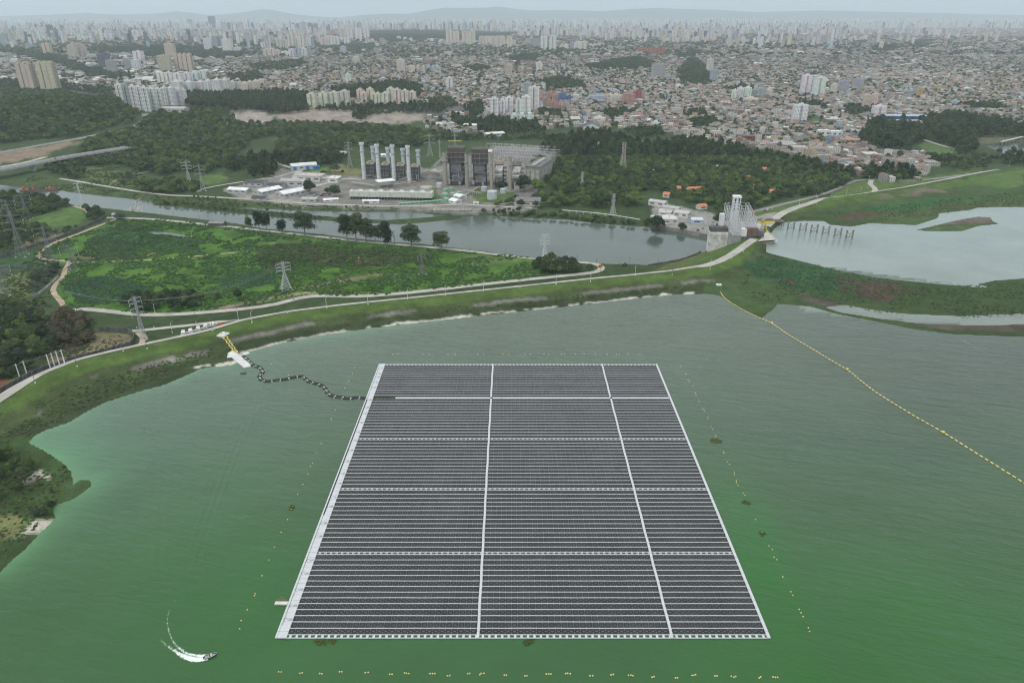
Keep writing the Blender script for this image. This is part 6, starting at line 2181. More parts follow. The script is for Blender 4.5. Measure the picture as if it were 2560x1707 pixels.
def tank(u, vb, wpx, hpx, col, lab, base=None, top=None, stair=True):
 x, y, z = g1(u, vb)
 mp_ = float(MPP(x, y, z)); r = wpx * mp_ / 2
 h = topz(u, vb - hpx, y) - z
 t = thing('storage_tank', lab, 'tank', (x, y + r, z - .2))
 q = MB(); q.cyl(0, 0, 0, r, r, h, 28, col, False); q.build('shell', 'painted', t)
 q = MB(); q.cyl(0, 0, h, r * 1.01, r * .1, r * .14, 28, top or tuple(c * .95 for c in col), True); q.build('roof', 'painted', t)
 if base:
  q = MB(); q.cyl(0, 0, -.2, r * 1.03, r * 1.03, 1.5, 28, base, False); q.build('base_band', 'painted', t)
 if stair:
  q = MB()
  for i in range(8):
   a0, a1 = -1.2 + i * .16, -1.2 + (i + 1) * .16
   q.bar(((r + .3) * math.sin(a0), -(r + .3) * math.cos(a0), h * (1 - i / 8)), ((r + .3) * math.sin(a1), -(r + .3) * math.cos(a1), h * (1 - (i + 1) / 8)), .3, tuple(c * .6 for c in col))
  q.build('stair', 'painted', t)
 q = MB()
 for i in range(28):
  a0, a1 = 2 * math.pi * i / 28, 2 * math.pi * (i + 1) / 28
  q.bar((r * math.cos(a0), r * math.sin(a0), h + .8), (r * math.cos(a1), r * math.sin(a1), h + .8), .1, (.4, .4, .4))
 q.build('rail', 'painted', t)
 keepout(x, y + r, r * 1.4)


tank(1230, 502, 25, 22, (.47, .50, .51), 'largest pale storage tank with a green band at its foot', base=(.04, .25, .13))
tank(1098, 470, 14, 11, (.50, .51, .50), 'small pale tank at the foot of the first boiler chimney')
tank(1210, 480, 15, 12, (.44, .46, .48), 'small bluish tank behind the largest storage tank')
tank(1258, 485, 15, 12, (.44, .46, .48), 'small bluish tank right of the largest storage tank')
tank(1064, 483, 30, 13, (.44, .48, .48), 'wide open-topped round basin behind the cooling tower end', top=(.36, .36, .24))
GR = (.16, .42, .25)
for i, (u, v, wp, hp) in enumerate(((1113, 484, 12, 11), (1128, 480, 11, 10), (1112, 496, 16, 11), (1132, 494, 15, 11), (1147, 490, 12, 10), (1116, 506, 14, 9))):
 tank(u, v, wp, hp, GR, 'mint green process tank in the tank cluster, %s' % ('back left', 'back right', 'middle left', 'middle', 'middle right', 'front')[i], stair=False, top=(.38, .32, .27))
# green pipe along the bank
x0, y0, z0 = g1(998, 512); x1, y1, z1 = g1(1104, 504)
t = thing('green_pipe', 'thick mint green pipe lying on the bank below the cooling tower', 'pipe', (0, 0, 0))
q = MB(); q.bar((x0, y0, z0 + 1.6), (x1, y1, z1 + 1.6), 2.2, (.18, .45, .28), n=10); q.build('pipe', 'painted', t)
for k in range(12):
 f = k / 11
 q = MB(); q.box(x0 + (x1 - x0) * f, y0 + (y1 - y0) * f, z0 - .3, .8, 2.8, 1.6, 0, (.5, .5, .45)); q.build('saddle', 'painted', t)
rack(1150, 500, 1200, 470, 2.5, 2, 'low pale pipe rack between the green tanks and the largest tank', 9, 12, (.45, .46, .46))
rack(1160, 482, 1200, 490, 4, 3, 'tangle of small white and green pipes right of the green tanks', 11, 9, (.4, .5, .45))

# water intake on the bank
x, y, z = g1(1130, 528)
t = thing('water_intake', 'grey concrete water intake with pipes on the bank in front of the plant', 'intake', (x, y, z))
q = MB(); q.box(0, 4, -3, 48, 9, 4.4, .0, (.28, .27, .25)); q.build('platform', 'worn', t)
q = MB()
for k in range(9):
 q.cyl(-20 + k * 5, 4, 1.4, .7, .7, 2.2, 8, (.42, .40, .36)); q.bar((-20 + k * 5, 1, 2), (-20 + k * 5, 8, 2), .4, (.4, .4, .4))
q.build('pump_set', 'painted', t)
q = MB(); q.bar((-24, -.4, 2.4), (24, -.4, 2.4), .15, (.5, .5, .48)); q.bar((-24, -.4, 1.9), (24, -.4, 1.9), .12, (.5, .5, .48)); q.build('railing', 'painted', t)


# ---------------------------------------------------- old boiler units
def boiler(u, vb, vt, wpx, lab, dark=(.092, .076, .066), front=(.26, .27, .30), kind=0):
 x, y, z = g1(u, vb)
 h = topz(u, vt, y) - z; wd = wpx * float(MPP(x, y, z))
 t = thing('boiler_unit', lab, 'boiler', (x, y, z - .3))
 c = MB(); c.box(0, 14, h * .58, wd, 22, h * .42, 0, dark); c.build('penthouse', 'worn', t)
 c = MB(); c.box(0, 16, 0, wd * .86, 18, h * .58, 0, (.085, .08, .08)); c.build('furnace', 'worn', t)
 c = MB(); c.box(-wd * .05, 6.5, h * .34, wd * .6, 1.2, h * .24, 0, front); c.build('panel_wall', 'worn', t)
 c = MB(); c.face([(-wd * .3, -6, h * .12), (wd * .36, -6, h * .12), (wd * .42, 7, h * .34), (-wd * .24, 7, h * .34)], (.11, .11, .125)); c.face([(-wd * .3, -6, h * .12), (-wd * .24, 7, h * .34), (-wd * .24, 7, 0), (-wd * .3, -6, 0)], (.06, .06, .06)); c.face([(wd * .36, -6, 0), (wd * .42, 7, 0), (wd * .42, 7, h * .34), (wd * .36, -6, h * .12)], (.06, .06, .06)); c.face([(-wd * .3, -6, 0), (wd * .36, -6, 0), (wd * .36, -6, h * .12), (-wd * .3, -6, h * .12)], (.05, .05, .05)); c.build('duct', 'worn', t)
 for lv in range(7):
  zz = h * (.08 + .13 * lv)
  c = MB()
  c.box(0, 2.6, zz, wd * 1.12, 1.6, .3, 0, (.20, .19, .185)); c.bar((-wd * .56, 1.8, zz + 1.2), (wd * .56, 1.8, zz + 1.2), .22, (.33, .32, .31))
  c.bar((wd * .56, 2, zz), (wd * .56, 24, zz), .45, (.25, .24, .23)); c.bar((-wd * .56, 2, zz), (-wd * .56, 24, zz), .4, (.25, .24, .23))
  c.build('deck', 'painted', t)
 for k in range(5):
  c = MB(); a = -wd * .56 + k * wd * .28
  c.bar((a, 2, 0), (a, 2, h * .9), .6, (.24, .235, .23)); c.build('column', 'painted', t)
 c = MB()
 rr = random.Random(int(u))
 for k in range(26):
  a = (rr.uniform(-wd * .7, wd * .7), rr.uniform(-8, 1), rr.uniform(0, h * .4)); ax = rr.choice(((1, 0, 0), (0, 1, 0), (0, 0, 1)))
  L = rr.uniform(3, 10)
  c.bar(a, (a[0] + ax[0] * L, a[1] + ax[1] * L, a[2] + ax[2] * L), rr.uniform(.25, .9), rr.choice(((.30, .28, .26), (.10, .09, .085), (.42, .41, .40), (.18, .16, .15))), n=6)
 c.build('pipework', 'painted', t)
 c = MB(); c.cyl(-wd * .42, -4, 3, 2.3, 2.3, 5, 12, (.40, .39, .37)); c.cyl(wd * .2, -5, 2, 2.0, 2.0, 4.5, 12, (.36, .35, .33)); c.build('fan_casing', 'worn', t)
 keepout(x, y + 12, 22)


boiler(1142, 462, 370, 42, 'huge soot-dark boiler unit with scaffold decks, left one')
boiler(1200, 464, 374, 40, 'huge soot-dark boiler unit with scaffold decks, second from the left')


def boiler2(u, vb, vt, wpx, lab, box=(.36, .29, .22)):
 x, y, z = g1(u, vb)
 h = topz(u, vt, y) - z; wd = wpx * float(MPP(x, y, z))
 t = thing('boiler_unit', lab, 'boiler', (x, y, z - .3))
 c = MB(); c.box(0, 14, 0, wd * 1.1, 18, h * .8, 0, (.12, .115, .11)); c.build('furnace', 'worn', t)
 c = MB(); c.box(0, 13, h * .8, wd * 1.1, 16, h * .13, 0, box); c.cyl(0, 13, h * .93, wd * .5, wd * .35, h * .07, 12, (.2, .19, .18)); c.build('penthouse', 'worn', t)
 for k, (z0, z1, yy) in enumerate(((.62, .76, -1), (.48, .60, -3))):
  c = MB(); zz = h * z0; zt_ = h * z1
  P0 = [(-wd * .55, yy - 4, zz), (wd * .4, yy - 4, zz), (wd * .55, yy + 5, zt_), (-wd * .4, yy + 5, zt_)]
  c.face(P0, (.36, .355, .34)); c.face([(p[0], p[1], p[2] - 3) for p in P0][::-1], (.1, .1, .1))
  for i in range(4):
   a, b3 = P0[i], P0[(i + 1) % 4]
   c.face([(a[0], a[1], a[2] - 3), (b3[0], b3[1], b3[2] - 3), b3, a], (.30, .295, .28))
  c.build('hood', 'worn', t)
 c = MB(); c.face([(-wd * .3, -4, 0), (wd * .3, -4, 0), (wd * .5, 1, h * .46), (-wd * .5, 1, h * .46)], (.33, .32, .29))
 c.face([(wd * .3, -4, 0), (wd * .5, 10, 0), (wd * .5, 10, h * .46), (wd * .5, 1, h * .46)], (.2, .19, .18)); c.face([(-wd * .5, 10, 0), (-wd * .3, -4, 0), (-wd * .5, 1, h * .46), (-wd * .5, 10, h * .46)], (.2, .19, .18)); c.build('hopper', 'worn', t)
 c = MB()
 for lv in range(6):
  zz = h * (.1 + .14 * lv)
  c.box(wd * .75, 6, zz, wd * .4, 16, .3, 0, (.22, .21, .2)); c.bar((wd * .95, -2, zz + 1.1), (wd * .95, 14, zz + 1.1), .2, (.36, .35, .34))
 c.build('stair_deck', 'painted', t)
 keepout(x, y + 10, 18)


boiler2(1248, 468, 398, 20, 'grey boiler unit with sloping hoods and a tan top box')
boiler2(1292, 472, 400, 20, 'grey boiler unit with sloping hoods, rightmost', (.22, .21, .2))
stack(1114, 464, 381, 10.5, (.30, .28, .24), 'stained concrete chimney, first from the left of the old boilers', bands=False, wide_top=1.02)
stack(1168, 468, 384, 9.5, (.28, .265, .23), 'stained concrete chimney, second from the left of the old boilers', bands=False, wide_top=1.02)
stack(1229, 472, 389, 7.5, (.32, .30, .25), 'slender stained concrete chimney, third from the left of the old boilers', bands=False, wide_top=1.02)
stack(1275, 474, 393, 8.0, (.32, .30, .25), 'slender stained concrete chimney, rightmost of the old boilers', bands=False, wide_top=1.02)
# turbine hall to the right
x, y, z = g1(1330, 456)
t = thing('turbine_hall', 'long grey concrete turbine hall with tall narrow bays beside the switchyard', 'hall', (x, y, z - .3), -.32)
q = MB(); q.box(0, 38, 0, 22, 70, 22, 0, (.27, .26, .24)); q.build('wall', 'worn', t)
q = MB(); q.box(0, 38, 22, 23, 71, .8, 0, (.15, .145, .14)); q.box(0, 38, 22.8, 6, 66, 2.2, 0, (.30, .30, .30)); q.build('roof', 'worn', t)
for k in range(9):
 q = MB(); q.box(11.2, 8 + k * 7.6, 3, .4, 4.4, 15, 0, (.36, .35, .31)); q.build('bay', 'worn', t)
for k in range(3):
 q = MB(); q.box(-7 + k * 7, 2.8, 3, 4.6, .5, 15, 0, (.40, .39, .35)); q.build('bay', 'worn', t)
keepout(x, y + 20, 26); keepout(x + 10, y + 50, 26)

# switchyard: rows of pale steel gantries
ga = MB()
for a in (-8, 8):
 for s in (-.7, .7):
  ga.bar((a + s, 0, 0), (a, 0, 13), .36, (.46, .47, .48))
 ga.bar((a, 0, 13), (a, 0, 15.5), .26, (.46, .47, .48))
ga.bar((-8, 0, 12), (8, 0, 12), .36, (.46, .47, .48)); ga.bar((-8, 0, 13.2), (8, 0, 13.2), .3, (.46, .47, .48))
for k in range(8):
 ga.bar((-8 + k * 2, 0, 12), (-7 + k * 2, 0, 13.2), .22, (.44, .45, .46)); ga.bar((-7 + k * 2, 0, 13.2), (-6 + k * 2, 0, 12), .22, (.44, .45, .46))
ga_m = ga.mesh('gantry', 'painted')
eq = MB()
for k in range(3):
 eq.cyl(-3 + k * 3, 0, 0, .6, .6, 2.4, 6, (.36, .36, .36)); eq.cyl(-3 + k * 3, 0, 2.4, .35, .25, 2.6, 6, (.40, .33, .28))
eq_m = eq.mesh('insulator_set', 'painted')
sy_ = thing('switchyard', 'crowded pale grey electrical switchyard of steel gantries behind the old boilers', 'switchyard', (0, 0, 0))
rr = random.Random(8)
q = MB(); busn = 0
for iy, v in enumerate((376, 383, 390, 398, 406)):
 ua, ub = 1228 + iy * 10, 1392 - iy * 2
 uu_ = ua
 while uu_ < ub:
  x, y, z = g1(uu_, v + (uu_ - 1228) * .06)
  obj('gantry', ga_m, sy_, (x, y, z - .3), -.1 + .05 * rr.random())
  if rr.random() < .8:
   obj('insulator_set', eq_m, sy_, (x + 3, y - 9, z - .2), -.1)
  for s in (-4, 0, 4):
   q.bar((x + s, y, z + 12), (x + s + 3, y - 26, z + 11.5), .12, (.35, .36, .37))
  keepout(x, y, 9)
  uu_ += 15
tag(q.build('busbar', 'painted', sy_), kind='stuff')

# ---------------------------------------------------- lattice pylons
def lattice(h, wb, wt, panels, arms, col, wd=.30, body=.62, armw=6.5):
 q = MB()
 zs_ = [0]
 for i in range(panels):
  zs_.append(h * (i + 1) / panels)

 def wz(z):
  f = z / h
  return (wb + (wt - wb) * min(1, f / body)) if f < body else wt
 for a, b3 in zip(zs_[:-1], zs_[1:]):
  w0, w1 = wz(a) / 2, wz(b3) / 2
  C0 = [(-w0, -w0, a), (w0, -w0, a), (w0, w0, a), (-w0, w0, a)]; C1 = [(-w1, -w1, b3), (w1, -w1, b3), (w1, w1, b3), (-w1, w1, b3)]
  for i in range(4):
   j = (i + 1) % 4
   q.bar(C0[i], C1[i], wd * 1.25, col); q.bar(C0[i], C1[j], wd * .8, col, n=3); q.bar(C0[j], C1[i], wd * .8, col, n=3); q.bar(C1[i], C1[j], wd * .7, col, n=3)
 A = MB(); I = MB()
 for f in arms:
  z = h * f; w_ = wz(z) / 2
  for s in (-1, 1):
   tip = (s * (w_ + armw), 0, z + .3)
   for yy in (-w_, w_):
    A.bar((s * w_, yy, z), tip, wd, col, n=3)
   A.bar((s * w_, 0, z + 1.7), tip, wd, col, n=3)
   A.bar((s * (w_ + armw * .5), -w_ * .5, z), (s * (w_ + armw * .5), w_ * .5, z), wd * .7, col, n=3)
   I.bar((tip[0], 0, z + .2), (tip[0], 0, z - 2.0), .28, (.60, .60, .58), n=5)
 return q, A, I


def pylon(u, vb, vt, lab, wb=6, col=(.46, .48, .49), arms=(.70, .82, .94), rot=0.3, armw=5.5, panels=9, name='pylon', wt=1.5, feet=True, wd=.30):
 x, y, z = g1(u, vb)
 h = topz(u, vt, y) - z
 t = thing(name, lab, 'pylon', (x, y, z - .2), rot)
 q, A, I = lattice(h, wb, wt, panels, arms, col, wd * (.62 if col[0] < .28 else .85), armw=armw)
 q.build('lattice_body', 'painted', t)
 if arms:
  A.build('crossarm', 'painted', t); I.build('insulator', 'painted', t)
 if feet:
  for a in (-1, 1):
   for b3 in (-1, 1):
    k = MB(); k.box(a * wb / 2, b3 * wb / 2, -.4, 1.3, 1.3, 1.1, 0, (.5, .5, .48)); k.build('footing', 'painted', t)
 return Vector((x, y, z)), h


PY = {}
PY['a'] = pylon(716, 724, 655, 'pale steel pylon with three crossarms standing alone on the green field', 9, rot=.5, wd=.36)
PY['b'] = pylon(360, 848, 742, 'tall narrow steel pylon between the dam road and the lower road', 3.4, (.38, .40, .42), (.62, .74, .86, .96), 1.0, 4.2, 14, wt=1.2)
PY['c'] = pylon(1056, 686, 628, 'dark thin pylon rising from a bushy base on the field', 5, (.20, .20, .19), (.72, .86), .9, 4.0, 9)
PY['d'] = pylon(1361, 648, 586, 'faint pale pylon standing at the channel edge behind the tree clump', 5, (.55, .57, .58), (.62, .74, .86, .97), .3, 4.0, 10)
PY['e'] = pylon(474, 460, 403, 'pale steel pylon on the wooded bank, left of a pair', 7, (.50, .52, .53), (.66, .8, .94), .4, 6, 9)
PY['f'] = pylon(508, 477, 412, 'grey steel pylon on the wooded bank, right of a pair', 7, (.36, .38, .38), (.66, .8, .94), .4, 6, 9)
PY['g'] = pylon(875, 416, 354, 'pylon with a reddish top behind the leftmost chimney', 7, (.42, .40, .40), (.7, .84, .95), .2, 5, 9)
PY['h'] = pylon(1075, 390, 335, 'pale pylon with wide flat arms behind the chimneys', 10, (.40, .43, .43), (.60, .76, .92), .1, 8, 9)
pylon(1100, 392, 350, 'slim lattice mast right of the wide-armed pylon', 3, (.42, .44, .44), (.9,), .1, 2, 9, name='mast')
pylon(1138, 372, 325, 'pylon with a yellow crane beam above the old boiler', 6, (.42, .44, .44), (.7, .93), .1, 5, 8)
pylon(1557, 424, 356, 'tall bare lattice mast painted white and red in the park wood', 9, (.52, .46, .43), (), .2, 3, 10, name='mast', wt=4.5)
pylon(1532, 536, 485, 'pale pylon on the grass above the channel', 6, (.46, .47, .47), (.68, .82, .95), .9, 4, 9)
pylon(1455, 468, 430, 'pale narrow pylon above the park wood', 5, (.45, .47, .46), (.7, .84, .96), .9, 3.5, 8)
pylon(1495, 382, 354, 'small pale pylon in the tall wood', 5, (.44, .46, .46), (.6, .75, .9), .9, 3, 8)
pylon(1340, 392, 372, 'short lattice tower at the back of the switchyard', 5, (.44, .46, .46), (.8,), 0, 4, 6)
DK = (.20, .22, .23)
pylon(56, 640, 528, 'large dark double pylon before the wall, left', 9, (.25, .26, .27), (.60, .75, .90), .2, 9, 10)
pylon(130, 655, 565, 'dark wide-armed pylon beside the dirt track', 9, DK, (.62, .78, .92), .2, 9, 10)
pylon(30, 560, 500, 'dark pylon against the left grove', 8, DK, (.65, .8, .93), .2, 8, 9)
pylon(0, 548, 480, 'pale pylon cut by the left edge above the grove', 8, (.46, .48, .5), (.7, .9), .2, 7, 9)
pylon(16, 735, 660, 'dark pylon at the left edge beside the pale meadow', 8, DK, (.65, .8, .93), .3, 8, 9)
pylon(184, 676, 612, 'pylon at the bend of the dirt track', 7, DK, (.66, .8, .93), .3, 7, 9)
pylon(70, 548, 485, 'greyish pylon in front of the left grove', 8, DK, (.65, .8, .93), .2, 8, 9)
pylon(208, 520, 455, 'faint pale pylon beside the channel at left', 5, (.55, .57, .58), (.65, .8, .93), .3, 4, 9)
# the yellow crane beam
x, y, z = g1(1138, 372)
t = thing('crane_beam', 'yellow crane beam above the old boiler unit', 'crane', (x, y, topz(1138, 353, y)))
q = MB(); q.box(0, -3, 0, 24, 1.2, 1.1, .0, (.60, .48, .10), bottom=True); q.build('beam', 'painted', t)

# overhead wires: a few sagging conductors
def wires(p, q_, n, off, sag, lab, hh=(.0, .0)):
 t = thing('power_line', lab, 'wires', (0, 0, 0))
 for k in range(n):
  b = MB(); s = (k - (n - 1) / 2) * off
  for i in range(14):
   f0, f1 = i / 14, (i + 1) / 14
   A = p.lerp(q_, f0); B = p.lerp(q_, f1)
   A = A + Vector((s, 0, -sag * 4 * f0 * (1 - f0))); B = B + Vector((s, 0, -sag * 4 * f1 * (1 - f1)))
   b.bar(A, B, .09, (.30, .31, .32), n=3)
  b.build('wire', 'painted', t)


def topof(k, f=.95):
 p, h = PY[k]
 return p + Vector((0, 0, h * f))


x, y, z = g1(16, 735)
wires(Vector((x, y, topz(16, 668, y))), topof('b', .9), 3, 3, 7, 'sagging wires from the left edge pylon to the narrow pylon by the dam')
wires(topof('a', .93), topof('b', .93), 3, 3, 9, 'sagging wires between the field pylon and the narrow pylon by the dam')

# ---------------------------------------------------- roadside posts
lp = MB(); lp.bar((0, 0, -.3), (0, 0, 8.5), .30, (.62, .61, .58), n=6); lp_m = lp.mesh('post', 'painted')
lp = MB(); lp.bar((0, 0, 8.4), (0, 1.6, 8.8), .14, (.5, .5, .5)); lp.box(0, 1.9, 8.75, .3, .9, .16, 0, (.55, .55, .55)); lp_h = lp.mesh('lamp_head', 'painted')
lp = MB(); lp.box(0, 0, -.3, .55, .55, 1.3, 0, (.72, .71, .68)); lp_b = lp.mesh('foot', 'painted')
dp = MB(); dp.bar((0, 0, -.3), (0, 0, 8.8), .28, (.13, .12, .11), n=6); dp_m = dp.mesh('post', 'painted')
dp = MB(); dp.bar((-1.1, 0, 8.2), (1.1, 0, 8.2), .16, (.16, .15, .14))
for s in (-1, 0, 1): dp.cyl(s, 0, 8.2, .08, .06, .3, 5, (.5, .5, .5))
dp_c = dp.mesh('crossbar', 'painted')
LP = [(431, 832, 0), (311, 886, 1), (369, 876, 1), (194, 919, 1), (89, 960, 1), (534, 835, 1), (598, 808, 0), (631, 811, 0), (720, 792, 1), (818, 780, 0), (921, 769, 0), (1020, 757, 0), (1114, 748, 0), (1209, 737, 0),
      (1300, 727, 1), (1390, 719, 0), (1476, 710, 0), (1587, 697, 0), (1680, 690, 1), (1775, 675, 0), (1829, 648, 0), (1858, 631, 0)]
for i, (u, v, d) in enumerate(sorted(LP)):
 x, y, z = g1(u, v)
 t = thing('lamp_post', '%s lamp post on the lake side of the dam crest road, %s from the left' % ('dark' if d else 'white', nth(i)), 'lamp post', (x, y, z), -.3, 'posts along the dam crest road')
 if d: obj('post', dp_m, t); obj('crossbar', dp_c, t)
 else: obj('post', lp_m, t); obj('lamp_head', lp_h, t)
 obj('foot', lp_b, t)
LP = [(196, 790, 1), (260, 820, 1), (300, 823, 1), (342, 820, 1), (385, 818, 1), (260, 772, 1), (388, 783, 0), (490, 806, 1), (500, 778, 1), (592, 780, 1), (780, 738, 1), (898, 738, 1), (1000, 728, 1), (1211, 708, 1), (1300, 700, 1), (1400, 690, 1)]
for i, (u, v, d) in enumerate(sorted(LP)):
 x, y, z = g1(u, v)
 t = thing('utility_pole', '%s pole beside the lower road at the dam foot, %s from the left' % ('dark wooden' if d else 'pale', nth(i)), 'pole', (x, y, z), .3, 'poles along the lower road')
 obj('post', dp_m if d else lp_m, t); obj('crossbar', dp_c, t); obj('foot', lp_b, t)
LP = [(1117, 618, 1), (987, 608, 1), (860, 596, 1), (716, 583, 1), (640, 573, 1), (565, 560, 1), (500, 552, 1), (436, 545, 1), (345, 545, 1), (405, 548, 1), (1265, 636, 1), (1395, 650, 1), (1444, 658, 1), (1490, 666, 1), (1548, 676, 1), (1572, 664, 1), (1645, 668, 1), (1718, 652, 1), (1500, 690, 1), (1175, 636, 1)]
for i, (u, v, d) in enumerate(sorted(LP)):
 x, y, z = g1(u, v)
 t = thing('utility_pole', 'dark wooden pole along the river road beside the channel, %s from the left' % nth(i), 'pole', (x, y, z), -.2, 'poles along the river road')
 obj('post', dp_m, t); obj('crossbar', dp_c, t)
LP = [(1997, 519, 0), (2041, 511, 0), (2039, 501, 0), (2078, 495, 0), (2115, 490, 0), (2151, 484, 0), (2171, 455, 0), (2298, 452, 0), (2240, 452, 0), (2522, 418, 0)]
for i, (u, v, d) in enumerate(sorted(LP)):
 x, y, z = g1(u, v)
 t = thing('lamp_post', 'white lamp post along the dam road right of the lift station, %s from the left' % nth(i), 'lamp post', (x, y, z), .2, 'posts along the right dam road')
 obj('post', lp_m, t); obj('lamp_head', lp_h, t)
# heavy concrete poles at lower left
cp_ = MB(); cp_.cyl(0, 0, -.5, .42, .30, 11.5, 8, (.62, .61, .58)); cp_m = cp_.mesh('post', 'painted')
cp_ = MB(); cp_.bar((-1.3, 0, 10.4), (1.3, 0, 10.4), .2, (.5, .5, .48)); cp_c = cp_.mesh('crossbar', 'painted')
last = None
for i, (u, v, top) in enumerate(((52, 951, 0), (70, 943, 0), (129, 930, 0), (140, 926, 0), (152, 922, 0), (165, 919, 0))):
 x, y, z = g1(u, v)
 t = thing('concrete_pole', 'thick white concrete pole beside the dark wall, %s from the left' % nth(i), 'pole', (x, y, z), .4, 'thick white poles at lower left')
 obj('post', cp_m, t); obj('crossbar', cp_c, t)
 if last is not None and i in (1, 2, 3, 4, 5):
  wires(last, Vector((x, y, z + 10.6)), 2, 1.6, .5, 'short wires between white poles, span %s from the left' % nth(i - 1))
 last = Vector((x, y, z + 10.6))


# ---------------------------------------------------- walls and fences
def wallrun(px, h, lab, col=(.10, .10, .105), w_=.4, step=5.0, cat='wall', name='boundary_wall', mat='worn', post=(.16, .16, .165)):
 x, y = wline(px, step)
 t = thing(name, lab, cat, (0, 0, 0))
 pc = MB()
 for i in range(len(x) - 1):
  dx, dy = x[i + 1] - x[i], y[i + 1] - y[i]
  q = MB(); zc = float(H((x[i] + x[i + 1]) / 2, (y[i] + y[i + 1]) / 2)[0])
  q.box((x[i] + x[i + 1]) / 2, (y[i] + y[i + 1]) / 2, zc - 1.2, math.hypot(dx, dy) - .25, w_, h + 1.2 + .1 * (i % 2), math.atan2(dy, dx), tuple(c * (1 + .15 * ((i * 7) % 3 - 1)) for c in col))
  q.build('panel', mat, t)
  q = MB(); q.box(x[i], y[i], zc - 1.2, .5, .6, h + 1.5, math.atan2(dy, dx), post); q.build('post', mat, t)
 clear_px(px, 5)


wallrun([(-80, 1030), (0, 990), (60, 955), (110, 929), (190, 907), (256, 889), (314, 871), (334, 856), (338, 842), (330, 833), (314, 828), (249, 826)], 3.2, 'dark stained concrete wall curving round the dry grass triangle at left')
wallrun([(266, 545), (240, 558), (208, 571), (165, 592), (119, 607), (45, 630), (0, 648), (-60, 662)], 3.0, 'long dark boundary wall behind the dirt track at left')
wallrun([(-60, 678), (0, 674), (40, 672), (80, 671)], 2.6, 'short dark wall beside the pale meadow at the left edge')
wallrun([(147, 694), (120, 718), (98, 738), (80, 742)], 2.2, 'low pale wall below the silvery grove', (.34, .34, .33))
wallrun([(1630, 572), (1700, 582), (1745, 592), (1785, 600)], 5.0, 'stained retaining wall of the yard above the channel', (.20, .19, .175), 1.0, 9)
wallrun([(1620, 662), (1700, 652), (1745, 634), (1752, 630)], 1.6, 'dark low wall curving along the channel edge below the dam', (.13, .125, .12), .6, 8)
# white guard posts along the plant road
gp = MB(); gp.box(0, 0, -.2, .45, .45, 1.2, 0, (.62, .61, .57)); gp_m = gp.mesh('post', 'painted')
t = thing('post_fence', 'row of little white guard posts along the bank road in front of the plant', 'fence', (0, 0, 0))
x, y = wline([(690, 507), (800, 514), (900, 518), (1000, 520), (1090, 517)], 3.4)
for a, b3 in zip(x, y):
 obj('post', gp_m, t, (a, b3, float(H(a, b3)[0])))
# pipe bridge on the far bank
x, y = wline([(1405, 530), (1440, 533), (1500, 538), (1560, 547), (1600, 554)], 9)
t = thing('pipe_bridge', 'long thin white pipeline along the far channel bank', 'pipe', (0, 0, 0))
for i in range(len(x) - 1):
 z0 = float(H(x[i], y[i])[0]); z1 = float(H(x[i + 1], y[i + 1])[0])
 q = MB(); q.bar((x[i], y[i], max(z0, -18) + 2.4), (x[i + 1], y[i + 1], max(z1, -18) + 2.4), 1.1, (.52, .53, .52), n=8); q.build('pipe', 'painted', t)
 q = MB(); q.box(x[i], y[i], z0 - .5, .8, 1.6, 2.4, 0, (.4, .4, .38)); q.build('saddle', 'painted', t)
clear_px([(1405, 530), (1500, 538), (1600, 554)], 4)

# ---------------------------------------------------- transformers beside the dam road
for i, (u, v) in enumerate(((463, 836), (481, 831), (500, 825), (518, 819), (535, 814))):
 x, y, z = g1(u, v)
 t = thing('transformer_unit', 'white transformer station with twin cabins on the dam strip, %s from the left' % nth(i), 'transformer', (x, y, z - .1), .32, 'white transformer stations')
 q = MB(); q.box(0, 0, 0, 6.4, 4.6, .35, 0, (.48, .47, .44)); q.build('pad', 'painted', t)
 q = MB(); q.box(-1.0, -1.0, .35, 3.1, 2.0, 2.4, 0, (.68, .69, .70)); q.build('cabin', 'painted', t)
 q = MB(); q.box(-1.2, 1.4, .35, 2.4, 1.6, 2.7, 0, (.68, .69, .69)); q.build('cabin', 'painted', t)
 q = MB(); q.box(1.9, .3, .35, 1.7, 1.8, 1.5, 0, (.52, .53, .54))
 for k in range(5): q.box(1.2 + k * .35, -.85, .5, .12, .4, 1.2, 0, (.4, .41, .42))
 for k in range(3): q.cyl(1.5 + k * .45, .4, 1.85, .1, .07, .6, 6, (.3, .2, .15))
 q.build('transformer', 'painted', t)
 keepout(x, y, 5)


